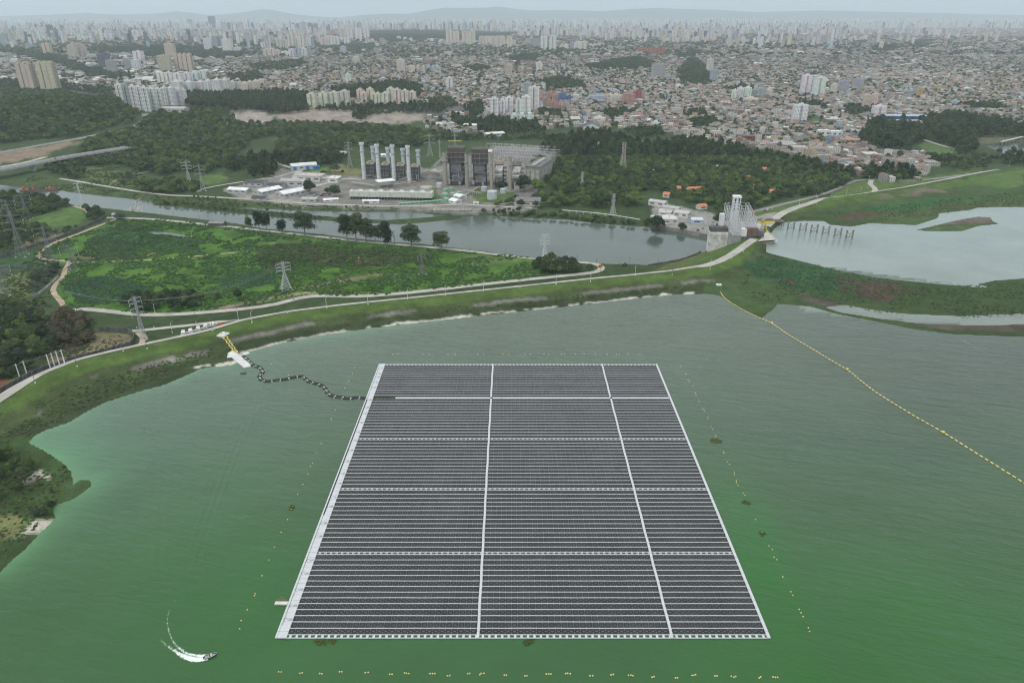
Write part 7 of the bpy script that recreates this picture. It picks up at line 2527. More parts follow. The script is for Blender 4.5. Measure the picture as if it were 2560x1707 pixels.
def vehicle(u, v, col, lab, rot=0.0, kind='car', sc=1.0):
 x, y, z = g1(u, v)
 t = thing(kind if kind != 'car' else 'parked_car', lab, kind.replace('_', ' ') if kind != 'car' else 'car', (x, y, z + .32), rot)
 t.scale = (sc, sc, sc)
 q = MB()
 if kind == 'car':
  pr = [(-2.1, .35), (-2.1, .85), (-1.5, .92), (-1.05, 1.42), (.55, 1.42), (1.1, .95), (2.05, .82), (2.1, .35)]
 else:
  pr = [(-2.4, .5), (-2.4, 1.6), (-.2, 1.6), (-.1, 2.6), (1.2, 2.6), (1.3, 1.5), (2.4, 1.4), (2.4, .5)]
 for s in (-.85, .85):
  p = [(a, s, b3) for a, b3 in pr]
  q.face(p if s > 0 else p[::-1], col)
 for i in range(len(pr)):
  a, b3 = pr[i], pr[(i + 1) % len(pr)]
  g = (.04, .05, .06) if (kind == 'car' and i in (2, 4)) else col
  q.face([(a[0], -.85, a[1]), (a[0], .85, a[1]), (b3[0], .85, b3[1]), (b3[0], -.85, b3[1])][::-1], g)
 q.build('body', 'painted', t)
 q = MB()
 if kind == 'car':
  for s in (-.87, .87):
   q.face([(-1.0, s, .95), (.55, s, .95), (.45, s, 1.36), (-.85, s, 1.36)][::(1 if s < 0 else -1)], (.04, .05, .06))
  q.build('window', 'painted', t)
 for (a, s) in ((-1.35, -.8), (-1.35, .8), (1.35, -.8), (1.35, .8)):
  w_ = MB(); r = .34 if kind == 'car' else .6
  for k in range(10):
   a0, a1 = k * math.pi / 5, (k + 1) * math.pi / 5
   for yy in (s - .12, s + .12):
    pts = [(a, yy, r), (a + r * math.cos(a0), yy, r + r * math.sin(a0)), (a + r * math.cos(a1), yy, r + r * math.sin(a1))]
    w_.face(pts, (.03, .03, .03))
   w_.face([(a + r * math.cos(a0), s - .12, r + r * math.sin(a0)), (a + r * math.cos(a1), s - .12, r + r * math.sin(a1)), (a + r * math.cos(a1), s + .12, r + r * math.sin(a1)), (a + r * math.cos(a0), s + .12, r + r * math.sin(a0))], (.03, .03, .03))
  w_.build('wheel', 'painted', t)
 return t


vehicle(552, 818, (.55, .10, .04), 'small orange-red tractor parked by the transformer stations', .3, 'tractor', .75)
vehicle(1500, 668, (.50, .22, .04), 'orange excavator beside the river road bend', .6, 'excavator', 1.1)
vehicle(1561, 664, (.12, .10, .09), 'dark excavator on the bare patch by the channel', .2, 'excavator', 1.1)
CARS = [(1788, 560, 'white'), (1793, 563, 'dark'), (1800, 567, 'white'), (1806, 569, 'silver'), (1812, 572, 'white'), (1776, 573, 'white'), (1782, 556, 'silver'), (1745, 577, 'dark'), (1757, 572, 'silver'), (1752, 552, 'white'), (1918, 528, 'white'), (1924, 525, 'silver'), (1930, 523, 'white'), (1912, 530, 'dark')]
CC = {'white': (.60, .60, .60), 'dark': (.05, .055, .06), 'silver': (.36, .37, .38), 'red': (.35, .03, .03)}
for i, (u, v, c) in enumerate(CARS):
 vehicle(u, v, CC[c], '%s car in the lift station car park, %s' % (c, ('beside the trees, farthest', 'beside the trees, second', 'beside the trees, third', 'beside the trees, fourth', 'beside the trees, nearest', 'alone in the middle', 'at the yard back', 'by the channel wall', 'near the blue cabin front', 'near the blue cabin back', 'on the dam, first', 'on the dam, second', 'on the dam, third', 'on the dam by the gate')[i]), .9 + .1 * (i % 3))
for i in range(16):
 u = 786 + (i % 8) * 5.2; v = 490 + (i // 8) * 4.2 - (i % 8) * .9
 c = ('white', 'dark', 'silver', 'white', 'red', 'dark', 'silver')[i % 7]
 vehicle(u, v, CC[c], '%s car in the plant car park, %s row, %s from the left' % (c, 'back' if i < 8 else 'front', nth(i % 8)), .5)
for i, (u, v, c) in enumerate(((10, 449, 'dark'), (96, 430, 'white'), (155, 416, 'dark'), (232, 400, 'silver'))):
 x, y, z = g1(u, v)
 t = vehicle(u, v, CC[c], '%s car driving on the long road bridge, %s from the left' % (c, nth(i)), .45)
 bi = int(np.argmin((bx - x) ** 2 + (by - y) ** 2)); t.location = (bx[bi], by[bi] - 2.0 + 4 * (i % 2), zt[bi] + .12)
vehicle(690, 446, CC['white'], 'white car on the pale plant road left of the halls', .3)

# barge with orange machinery below the bridge
x, y, z = g1(290, 487)
t = thing('work_barge', 'rusty barge with orange machinery and heaps moored at the far left bank', 'barge', (*[float(a) for a in W(96 + 5, 476, ZC)], ZC), .12)
q = MB(); q.box(0, 0, -.4, 52, 9, 2.0, 0, (.13, .09, .075)); q.build('hull', 'worn', t)
rr = random.Random(5)
for k in range(11):
 q = MB(); q.box(-22 + k * 4.4, rr.uniform(-2, 2), 1.6, rr.uniform(2, 3.6), rr.uniform(2, 4), rr.uniform(1.5, 4), rr.random(), rr.choice(((.42, .12, .04), (.12, .07, .05), (.35, .18, .06), (.10, .10, .10)))); q.build('machinery', 'painted', t)
# debris boom across the channel
t = thing('debris_boom', 'thin grey debris boom curving across the channel at left', 'boom', (0, 0, 0))
a = smooth_pl([(332, 527), (338, 520), (342, 512), (337, 506), (347, 499), (353, 497)], 2)
x, y = W(a[:, 0], a[:, 1], ZC); x, y = resample(x, y, 3)
for i in range(len(x) - 1):
 q = MB(); q.bar((x[i], y[i], ZC + .3), (x[i + 1], y[i + 1], ZC + .3), 1.5, (.30, .30, .29), n=6); q.build('float', 'painted', t)
x, y = W(326, 524, ZC)
r = np.random.default_rng(3)
q = MB()
for k in range(150):
 q.box(float(x) + r.normal() * 7 + 4, float(y) + r.normal() * 8, ZC - .1, r.uniform(.6, 2.4), r.uniform(.4, 1.4), .3, r.uniform(0, 3), (.5, .48, .42))
tag(q.build('floating_debris', 'worn'), kind='stuff')

# ---------------------------------------------------- the lift station
LX0, LY0, LZ0 = g1(1862, 604)
stn = thing('lift_station', 'tall white lattice steel lift station standing on the dam between both waters', 'pumping station', (LX0 + 2, LY0 + 4, 3.2), math.radians(-3))
hh = topz(1862, 520, LY0 + 14) - 3.2
WT = (.50, .52, .54)
DEP = 52.0; WDT = 30.0
q = MB(); q.box(0, DEP / 2, -22, WDT - 2, DEP + 4, 24, 0, (.30, .30, .30)); q.build('base_block', 'worn', stn)
nf = 8
hF, hB = hh * .34, hh * .76
for i in range(nf):
 yy = 1 + (DEP - 2) * i / (nf - 1)
 hz = hF + (hB - hF) * i / (nf - 1)
 q = MB()
 for xx in (-13, -9.6, -3.2, 3.2, 9.2, 12.6):
  q.bar((xx, yy, 2), (xx, yy, 2 + hz), .5, WT)
 for k in (2, 4, 6):
  zz = 2 + hz * k / 6
  q.bar((-13, yy, zz), (12.6, yy, zz), .28, WT)
 for a, b3 in ((-13, -9.6), (9.2, 12.6)):
  for k in (0, 2, 4):
   z0 = 2 + hz * k / 6; z1 = 2 + hz * (k + 2) / 6
   q.bar((a, yy, z0), (b3, yy, z1), .28, WT, n=3); q.bar((b3, yy, z0), (a, yy, z1), .28, WT, n=3)
 q.build('portal_frame', 'painted', stn)
for xx in (-13, -9.6, -3.2, 3.2, 9.2, 12.6):
 q = MB()
 for k in (4, 6):
  q.bar((xx, 1, 2 + hF * k / 6), (xx, DEP - 1, 2 + hB * k / 6), .26, WT)
 for i in range(nf - 1):
  y0 = 1 + (DEP - 2) * i / (nf - 1); y1 = 1 + (DEP - 2) * (i + 1) / (nf - 1)
  z0 = 2 + hF + (hB - hF) * i / (nf - 1); z1 = 2 + hF + (hB - hF) * (i + 1) / (nf - 1)
  q.bar((xx, y0, 2), (xx, y1, z1), .17, WT, n=3)
 q.build('girder', 'painted', stn)
q = MB(); q.box(0, DEP + 3, 2, 7.5, 7, hh * .93, 0, (.62, .63, .63)); q.build('lift_tower', 'painted', stn)
q = MB(); q.box(0, DEP + 3, 2 + hh * .93, 8.6, 8, hh * .07, 0, (.66, .66, .66))
q.build('tower_cap', 'painted', stn)
for k, zz in enumerate((.86, .80, .72, .60, .48)):
 for s in (-2, 2):
  q = MB(); q.box(s, DEP - .56, 2 + hh * zz, 1.6, .2, 1.6, 0, (.06, .07, .08)); q.build('window', 'painted', stn)
# front machine houses
q = MB(); q.box(-19, 23, -24, 27, 12, 23, 0, (.58, .57, .55)); q.build('machine_house', 'worn', stn)
for k in range(3):
 q = MB(); q.box(-27 + k * 8, 16.9, -8, 5, .3, 5, 0, (.44, .43, .41)); q.build('bay', 'painted', stn)
q = MB(); q.box(-23, 24, -.8, 18, 9, 4.6, 0, (.09, .085, .085)); q.build('dark_roof', 'worn', stn)
for k in range(4):
 q = MB(); q.box(-31 + k * 5.2, 28.9, -.6, .9, .6, 6.4, 0, (.5, .5, .5)); q.build('vent', 'painted', stn)
q = MB(); q.box(4, -2, 2, 12, 5, 8, 0, (.15, .10, .085)); q.build('rust_panel', 'worn', stn)
q = MB(); q.box(13, -3, 2, 6, 6, 6, 0, (.13, .13, .14)); q.build('transformer', 'worn', stn)
q = MB(); q.box(-4, -3, 2, 5, 6, 7.4, 0, (.58, .57, .55)); q.build('cabin', 'painted', stn)
q = MB(); q.box(-19.5, 30, -6, 4.5, 6, 22, 0, (.60, .60, .60)); q.build('side_cabin', 'painted', stn)
# intake deck, right side, over the upper water
dk = thing('intake_deck', 'concrete intake deck with arched gates on the upper water side of the lift station', 'deck', (LX0 + 16, LY0 - 2, 0), math.radians(-3))
q = MB(); q.box(6, 26, 2.8, 14, 62, 1.0, 0, (.44, .42, .38)); q.build('deck', 'painted', dk)
for k in range(7):
 q = MB(); q.box(11.5, 0 + k * 9, -5, 3, 2.0, 7.8, 0, (.25, .23, .20)); q.build('pier', 'worn', dk)
q = MB(); q.box(12.6, -3.5, -4, 3.6, 6, 7, 0, (.42, .50, .58)); q.build('blue_tank', 'painted', dk)
q = MB(); q.face([(-8, -12, 3.6), (13, -5, 3.6), (13, -2, 3.6), (-8, -4, 3.6)], (.42, .41, .38)); q.box(2, -8, -4, 18, 3.5, 6, .2, (.22, .17, .13)); q.build('ramp_wall', 'worn', dk)
q = MB()
for s in (0.2, 12.6):
 q.bar((s, -4, 4.9), (s, 56, 4.9), .2, (.5, .45, .2)); q.bar((s, -4, 4.4), (s, 56, 4.4), .15, (.5, .45, .2))
q.build('railing', 'painted', dk)
cr = thing('gantry_crane', 'yellow gantry crane over the intake deck', 'crane', (LX0 + 22, LY0 + 22, 3.8), math.radians(-3))
q = MB()
for s in (-5, 5):
 for yy in (-3, 3):
  q.bar((s, yy * 1.6, 0), (s, yy * .4, 9), .6, (.50, .40, .08))
q.build('leg', 'painted', cr)
q = MB(); q.box(5, 0, 8.8, 17, 1.6, 1.7, 0, (.56, .46, .08), bottom=True); q.build('beam', 'painted', cr)
q = MB(); q.box(1, 0, 10.7, 3.2, 2.6, 2.2, 0, (.40, .33, .10)); q.build('hoist', 'painted', cr)
cr = thing('derrick', 'red lattice derrick behind the yellow gantry crane', 'crane', (LX0 + 20, LY0 + 46, 3.8))
q = MB()
for i in range(4):
 a = i * math.pi / 2 + .78
 q.bar((3 * math.cos(a), 3 * math.sin(a), 0), (0, 0, 16), .5, (.42, .09, .07))
 for k in range(1, 5):
  f = 1 - k / 5.5; a2 = a + math.pi / 2
  q.bar((3 * f * math.cos(a), 3 * f * math.sin(a), 16 * (1 - f)), (3 * f * math.cos(a2), 3 * f * math.sin(a2), 16 * (1 - f)), .3, (.45, .12, .09))
q.build('mast', 'painted', cr)
keepout(LX0, LY0 + 20, 34); keepout(LX0, LY0 + 45, 30)

# timber trestles in the upper water, M shaped
for i, (u, v) in enumerate(((1976, 575), (2006, 579), (2034, 583), (2063, 587), (2093, 592), (2122, 597))):
 x, y = W(u, v, 0)
 t = thing('trestle', 'dark M-shaped trestle standing in the upper water, %s from the left' % nth(i), 'trestle', (float(x), float(y), 0), .1, 'row of M-shaped trestles')
 q = MB()
 for s in (-3.9, -2.9, 2.9, 3.9):
  q.bar((s, 0, -2), (s, 0, 9.0), .6, (.14, .12, .10), n=6)
 q.build('pile', 'painted', t)
 q = MB()
 for yy in (0,):
  q.bar((-3.9, yy, 9.0), (0, yy, 4.2), .5, (.16, .14, .12)); q.bar((3.9, yy, 9.0), (0, yy, 4.2), .55, (.16, .14, .12))
  q.bar((-3.9, yy, 1.8), (3.9, yy, 3.0), .4, (.15, .13, .11)); q.bar((-3.2, yy, 3.6), (0, yy, 1.6), .4, (.15, .13, .11)); q.bar((3.2, yy, 3.6), (0, yy, 1.6), .4, (.15, .13, .11))
 q.build('brace', 'painted', t)
 q = MB(); q.box(-3.4, .2, 8.9, 1.6, 1.6, .4, 0, (.26, .25, .23), bottom=True); q.box(3.4, .2, 8.9, 1.6, 1.6, .4, 0, (.26, .25, .23), bottom=True); q.build('cap', 'painted', t)
# timber fender and jetty left of the trestles
x, y, z = g1(1935, 556)
t = thing('timber_jetty', 'dark crowded timber jetty between the lift station and the trestles', 'jetty', (x, y, 0), -.12)
q = MB(); q.box(-4, 4, 4.2, 30, 11, .5, 0, (.11, .10, .09), bottom=True); q.build('deck', 'worn', t)
rr = random.Random(2)
for k in range(30):
 q = MB(); a = -19 + (k % 15) * 2.1; b3 = -1 if k < 15 else 9
 q.bar((a, b3, -2), (a + rr.uniform(-.5, .5), b3, 4.6), .6, (.16, .13, .11), n=6); q.build('pile', 'painted', t)
q = MB()
for k in range(12):
 q.bar((-19 + k * 2.5, -1, rr.uniform(0, 2)), (-17 + k * 2.5, -1, 4), .35, (.17, .15, .13))
 q.box(-18 + k * 2.4, rr.uniform(1, 8), 4.7, 1.6, 1.4, rr.uniform(.4, 1.6), rr.random(), (.22, .21, .2))
q.build('brace', 'painted', t)
# small white boathouse pier at far right lagoon
x0, y0, z0 = g1(2500, 365); x1, y1, z1 = g1(2556, 345)
t = thing('pier', 'white straight pier across the small lagoon at far right', 'pier', (0, 0, 0))
q = MB(); q.box((x0 + x1) / 2, (y0 + y1) / 2, -15, math.hypot(x1 - x0, y1 - y0), 5, 1.2, math.atan2(y1 - y0, x1 - x0), (.42, .41, .38), bottom=True); q.build('deck', 'painted', t)
for k in range(6):
 f = (k + .5) / 6
 q = MB(); q.box(x0 + (x1 - x0) * f, y0 + (y1 - y0) * f, -23, 1.5, 3, 8, 0, (.35, .34, .32)); q.build('pier', 'painted', t)

# ================================================================== CITY: TOWERS
TC_ = {'W': (.74, .74, .72), 'C': (.68, .62, .52), 'B': (.56, .49, .39), 'G': (.38, .40, .42), 'D': (.11, .12, .15), 'P': (.48, .29, .25), 'O': (.40, .16, .10), 'L': (.46, .55, .62), 'Y': (.55, .40, .12), 'R': (.40, .11, .12), 'S': (.10, .16, .32)}
CN_ = {'W': 'white', 'C': 'cream', 'B': 'beige', 'G': 'grey', 'D': 'dark blue-grey', 'P': 'pinkish', 'O': 'orange brick', 'L': 'light blue', 'Y': 'yellow', 'R': 'dark red', 'S': 'deep blue'}


def tower_geo(q, r, wd, dp, h, col, style, detail=True):
 """facade boxes of one tower; returns roof level boxes"""
 roofc = tuple(c * .62 for c in col)
 if style == 'H':
  for s in (-1, 1):
   q.box(s * wd * .29, 0, -4, wd * .42, dp, h + 4, 0, col, top=roofc)
  q.box(0, dp * .02, -4, wd * .17, dp * .62, h + 3.0, 0, tuple(c * .78 for c in col), top=roofc)
 elif style == 'row':
  n = max(2, int(wd / 15))
  for i in range(n):
   a = -wd / 2 + (i + .5) * wd / n
   q.box(a, (i % 2) * 1.6, -4, wd / n * .86, dp, h + 4 - (i % 3) * 1.2, 0, col, top=roofc)
  q.box(0, dp * .1, -4, wd * .98, dp * .6, h + 1, 0, tuple(c * .7 for c in col), top=roofc)
 elif style == 'slab':
  q.box(0, 0, -4, wd, dp, h + 4, 0, col, top=roofc)
  n = max(2, int(wd / 9))
  if detail:
   for i in range(n):
    a = -wd / 2 + (i + .5) * wd / n
    q.box(a, -dp / 2 - .5, -4, wd / n * .35, 1.0, h + 3.2, 0, tuple(c * .9 for c in col), top=roofc)
 else:
  q.box(0, 0, -4, wd, dp, h + 4, 0, col, top=roofc)
  for s in (-1, 1):
   q.box(s * (wd / 2 - wd * .14), -dp / 2 - .8, -4, wd * .2, 1.6, h + 2.6, 0, tuple(c * .93 for c in col), top=roofc)
   q.box(s * (wd / 2 - wd * .14), dp / 2 + .8, -4, wd * .2, 1.6, h + 2.6, 0, tuple(c * .93 for c in col), top=roofc)


def tower(u, vb, vt, wpx, key, label, style='H', rot=None, dfac=.7, mat='facade', grp=None, cat='tower block', name='apartment_tower'):
 x, y, z = g1(u, vb)
 h = topz(u, vt, y) - z
 wd = wpx * float(MPP(x, y, z))
 dp = max(9.0, min(wd * dfac, 24))
 r = random.Random(int(u * 7 + vb))
 rot = (r.uniform(-.25, .25) if rot is None else rot)
 wd2 = wd / (math.cos(rot) + .25 * abs(math.sin(rot)))
 t = thing(name, label, cat, (x, y + dp / 2, z), rot, grp)
 q = MB()
 col = tuple(c * r.uniform(.92, 1.06) for c in TC_[key])
 tower_geo(q, r, wd2, dp, h - 3.5, col, style)
 q.build('wall', mat, t)
 q = MB()
 if style == 'row':
  n = max(2, int(wd2 / 15))
  for i in range(n):
   q.box(-wd2 / 2 + (i + .5) * wd2 / n, 1, h - 4.6, wd2 / n * .4, dp * .5, 4.2, 0, tuple(c * .85 for c in col))
 else:
  q.box(0, 0, h - 3.6, min(wd2 * .45, 10), min(dp * .6, 9), 3.8, 0, tuple(c * .85 for c in col))
  q.box(wd2 * .05, 0, h + .2, min(wd2 * .2, 4), 3.2, 2.0, 0, tuple(c * .75 for c in col))
 q.build('roof_tank', 'painted', t)
 q = MB()
 for s in (-1, 1):
  q.box(s * (wd2 / 2 - .2), 0, h - 3.5, .3, dp, .9, 0, col)
  q.box(0, s * (dp / 2 - .2), h - 3.5, wd2, .3, .9, 0, col)
 if style != 'row': q.build('parapet', 'painted', t)
 keepout(x, y + dp / 2, max(wd, dp) * .62)
 TOWERS.append((x, y))
 return t


TOWERS = []
T = tower
T(71, 226, 156, 40, 'B', 'beige twin tower standing on the wooded hill, left one', 'row', -.1, .5)
T(124, 228, 153, 45, 'B', 'beige twin tower standing on the wooded hill, right one', 'row', -.1, .5)
for i, (u, vb, vt) in enumerate(((300, 256, 209), (318, 263, 211), (337, 270, 213), (353, 276, 214), (368, 280, 217), (384, 277, 219), (400, 273, 220))):
 T(u, vb, vt, 14, 'W' if i != 1 else 'G', 'white and grey slender tower of the curved white estate, %s from the left' % nth(i), 'H', .25, 1.2, 'facade_strip')
for i, (u, vb, vt, wp) in enumerate(((416, 264, 216, 14), (432, 265, 217, 16), (450, 265, 219, 16), (463, 262, 222, 10))):
 T(u, vb, vt, wp, 'W', 'white tower of the right wing of the curved estate, %s from the left' % nth(i), 'slab', -.15, .8)
for i, (u, vb, vt, wp) in enumerate(((404, 212, 180, 18), (424, 212, 180, 18), (446, 213, 182, 20), (468, 208, 181, 18), (487, 206, 180, 18), (506, 205, 176, 17))):
 T(u, vb, vt, wp, 'W', 'white tower of the back row behind the curved estate, %s from the left' % nth(i), 'H', 0, .7)
for i, (u, vb, vt, wp) in enumerate(((446, 240, 202, 24), (474, 238, 203, 24), (503, 236, 203, 24), (523, 238, 200, 18), (545, 240, 198, 22), (565, 234, 197, 18))):
 T(u, vb, vt, wp, 'W', 'white striped block of the middle row of the estate, %s from the left' % nth(i), 'slab', -.2, .7, 'facade_strip')
for i, (u, vb, vt) in enumerate(((582, 225, 203), (600, 225, 204), (612, 232, 206), (626, 230, 203), (640, 225, 200), (652, 218, 198))):
 T(u, vb, vt, 15, 'C', 'low cream block right of the white estate, %s from the left' % nth(i), 'slab', .25, .8)
T(413, 182, 137, 30, 'B', 'tall beige tower with brown stripes behind the white estate, left', 'slab', .1, .6)
T(460, 180, 133, 44, 'B', 'widest tall beige tower behind the white estate, right', 'row', .05, .5)
T(427, 146, 108, 24, 'B', 'beige tower rising behind the two broad beige towers', 'slab', 0, .7)
for i, (u, vb, vt, wp, k) in enumerate(((520, 128, 96, 18, 'W'), (539, 122, 90, 14, 'G'), (552, 122, 89, 12, 'G'), (570, 132, 97, 26, 'W'), (594, 133, 117, 16, 'W'))):
 T(u, vb, vt, wp, k, '%s tower above the dark park at upper left, %s from the left' % (CN_[k], nth(i)), 'slab')
for i, (u, vb, vt, wp, k) in enumerate(((660, 125, 106, 16, 'W'), (668, 146, 122, 18, 'C'), (681, 144, 121, 12, 'C'), (694, 143, 124, 12, 'C'), (713, 141, 128, 20, 'W'), (698, 124, 96, 14, 'C'), (712, 124, 98, 14, 'C'), (729, 122, 84, 16, 'C'),
          (743, 122, 92, 16, 'W'), (757, 124, 84, 14, 'C'), (772, 122, 96, 14, 'W'), (730, 146, 122, 14, 'W'), (744, 147, 120, 16, 'G'), (760, 145, 120, 14, 'W'), (773, 142, 118, 10, 'G'), (745, 100, 76, 16, 'C'))):
 T(u, vb, vt, wp, k, '%s tower in the crowded pale cluster left of centre skyline, %s' % (CN_[k], nth(i)), 'H')
for i, (u, vb, vt, wp, k, st) in enumerate(((178, 144, 112, 12, 'B', 'slab'), (189, 146, 106, 12, 'B', 'slab'), (200, 145, 108, 12, 'B', 'slab'), (211, 144, 111, 12, 'B', 'slab'), (119, 138, 107, 20, 'B', 'H'), (76, 126, 110, 24, 'G', 'slab'), (10, 112, 82, 22, 'G', 'slab'), (30, 112, 92, 10, 'L', 'slab'),
           (42, 104, 78, 22, 'C', 'H'), (95, 99, 85, 12, 'W', 'slab'), (108, 100, 83, 14, 'W', 'slab'), (121, 97, 83, 10, 'P', 'slab'), (129, 98, 62, 14, 'D', 'slab'), (154, 64 + 17, 63, 12, 'D', 'slab'), (152, 93, 79, 9, 'C', 'H'), (163, 93, 79, 9, 'C', 'H'), (175, 101, 91, 22, 'W', 'slab'),
           (250, 106, 76, 16, 'W', 'H'), (262, 101, 84, 12, 'W', 'H'), (277, 102, 86, 12, 'W', 'H'), (299, 94, 80, 12, 'G', 'H'), (322, 97, 82, 12, 'W', 'H'), (340, 98, 76, 16, 'W', 'H'))):
 T(u, vb, vt, wp, k, '%s tower at upper left beyond the sheds, %s' % (CN_[k], nth(i)), st)
T(261, 171, 134, 26, 'D', 'dark ribbed office tower, left of a stepped pair at upper left', 'slab', .1, .6, 'facade_strip')
T(280, 184, 149, 22, 'G', 'dark and white ribbed office block, right of the stepped pair', 'slab', .1, .6, 'facade_strip')
T(322, 176, 147, 18, 'G', 'grey ribbed block beside a lighter twin, left', 'slab', .1, .6, 'facade_strip')
T(341, 178, 149, 20, 'W', 'pale ribbed block beside a darker twin, right', 'slab', .1, .6, 'facade_strip')
T(347, 156, 127, 24, 'W', 'white tower with curved crown above the ribbed blocks', 'H')
T(532, 72, 41, 17, 'D', 'tallest dark blue skyscraper breaking the left skyline', 'slab', 0, .8)
T(476, 66, 49, 11, 'D', 'dark tower with a pointed top left of the tallest skyscraper', 'slab', 0, .8)
for i, u in enumerate((560, 575, 592, 604, 731, 745, 760, 775, 790)):
 T(u, 76, 55 + (i % 3) * 2, 10, 'D' if i % 3 else 'G', 'hazy %s tower on the left skyline, %s from the left' % ('dark' if i % 3 else 'grey', nth(i)), 'slab')
for i, (u, vb, vt) in enumerate(((781, 272, 233), (810, 269, 231), (836, 268, 229), (863, 265, 226))):
 T(u, vb, vt, 22, 'C', 'cream ribbed tower of the spaced row above bare ground, %s from the left' % nth(i), 'H', -.1, .7)
for i, (u, vb, vt) in enumerate(((901, 254, 222), (911, 257, 230), (926, 255, 220), (935, 257, 232), (945, 260, 232), (930, 242, 226))):
 T(u, vb, vt, 15, 'C', 'cream ribbed tower of the tight middle cluster, %s' % nth(i), 'H', -.1, .9)
for i, (u, vb, vt) in enumerate(((964, 264, 231), (978, 260, 219), (994, 262, 222), (1013, 263, 225), (1031, 262, 228))):
 T(u, vb, vt, 18, 'C', 'cream ribbed tower of the tight right cluster, %s from the left' % nth(i), 'H', -.1, .8)
for i, (u, vb, vt, wp, k, lab) in enumerate(((1002, 184, 147, 19, 'C', 'tall cream tower standing alone among the houses left of centre'), (1026, 182, 164, 22, 'C', 'squat cream block right of the tall lone cream tower'), (871, 210, 184, 12, 'W', 'thin white tower left of the dark gum belt'),
                                             (959, 196, 180, 19, 'G', 'squat grey block above the dark gum belt'), (890, 160, 141, 16, 'C', 'greyish cream block in the left houses'), (940, 140, 120, 10, 'G', 'slim grey tower among the left houses'), (943, 121, 108, 9, 'C', 'small cream tower just behind the slim grey one'),
                                             (858, 137, 115, 14, 'L', 'bluish block at the edge of the left houses'), (824, 133, 121, 12, 'C', 'small cream tower beside the bluish block'), (1124, 224, 193, 16, 'W', 'white tower with dark window stripes alone in the houses'), (1120, 142, 129, 20, 'C', 'low cream block in the far centre houses'),
                                             (1184, 156, 140, 14, 'B', 'brownish block in the far centre houses'), (1271, 190, 160, 18, 'B', 'beige tower alone in the houses at centre'), (1348, 181, 155, 15, 'W', 'white tower with dark centre stripe alone in the houses'), (1483, 206, 193, 14, 'G', 'small grey block above the pink towers'))):
 T(u, vb, vt, wp, k, lab, 'H' if k == 'W' else 'slab', .05)
for i, u in enumerate((1046, 1059, 1071, 1083, 1093)):
 T(u, 179 - i * .4, 162 + (i % 2) * 2, 10, 'C' if i < 2 else 'L', '%s low block of the short row right of the lone cream tower, %s' % ('cream' if i < 2 else 'pale blue', nth(i)), 'slab')
for i, (u, vb, vt, wp) in enumerate(((1124, 112, 76, 17), (1141, 112, 78, 15), (1163, 113, 78, 16), (1180, 113, 77, 17), (1204, 112, 90, 14), (1219, 114, 90, 13), (1232, 118, 90, 13), (1246, 121, 92, 13), (1257, 118, 90, 10), (1275, 123, 92, 12), (1284, 117, 100, 10), (1270, 112, 98, 10))):
 T(u, vb, vt, wp, 'C', 'pale cream tower of the long far row at centre, %s from the left' % nth(i), 'H')
for i, (u, vb, vt, wp, k) in enumerate(((825, 118, 90, 16, 'W'), (842, 117, 91, 14, 'W'), (858, 100, 72, 15, 'C'), (875, 101, 70, 15, 'W'), (897, 103, 70, 16, 'W'), (917, 99, 69, 14, 'W'), (868, 113, 94, 14, 'W'), (810, 118, 94, 16, 'C'), (808, 92, 74, 14, 'W'), (832, 92, 75, 12, 'P'), (919, 110, 97, 10, 'C'), (931, 109, 97, 9, 'C'), (955, 108, 95, 13, 'P'))):
 T(u, vb, vt, wp, k, '%s tower left of the dark far park, %s' % (CN_[k], nth(i)), 'H')
for i, u in enumerate((997, 1013, 1027, 1080, 1102)):
 T(u, 102 + i * 1.8, 91 + i * 2.0, 9, 'W', 'small white gabled tower before the dark far park, %s from the left' % nth(i), 'slab')
for i, (u, vb, vt, wp) in enumerate(((1236, 296, 244, 21), (1257, 286, 248, 14), (1273, 283, 242, 20), (1297, 286, 246, 16), (1316, 286, 239, 24))):
 T(u, vb, vt, wp, 'W', 'white tower of the tall white row at centre, %s from the left' % nth(i), 'H', -.08, .6)
T(1335, 277, 216, 27, 'W', 'tallest white tower at the right end of the white row', 'H', -.1, .6)
T(1318, 246, 205, 17, 'G', 'grey-blue tower behind the tallest white tower', 'slab', 0, .8)
T(1305, 303, 283, 60, 'W', 'long low white block in front of the white row', 'row', .12, .25)
for i, (u, vb, vt) in enumerate(((1353, 262, 240), (1363, 265, 243), (1373, 268, 246), (1383, 272, 250), (1392, 276, 254), (1400, 280, 258), (1408, 283, 260))):
 T(u, vb, vt, 9, 'P', 'pinkish tower of the descending pink row, %s from the left' % nth(i), 'slab', -.3, 1.3)
for i, (u, vb, vt) in enumerate(((1357, 252, 232), (1374, 250, 229), (1387, 254, 234))):
 T(u, vb, vt, 13, 'P', 'pink tower of the back trio behind the pink row, %s' % nth(i), 'slab')
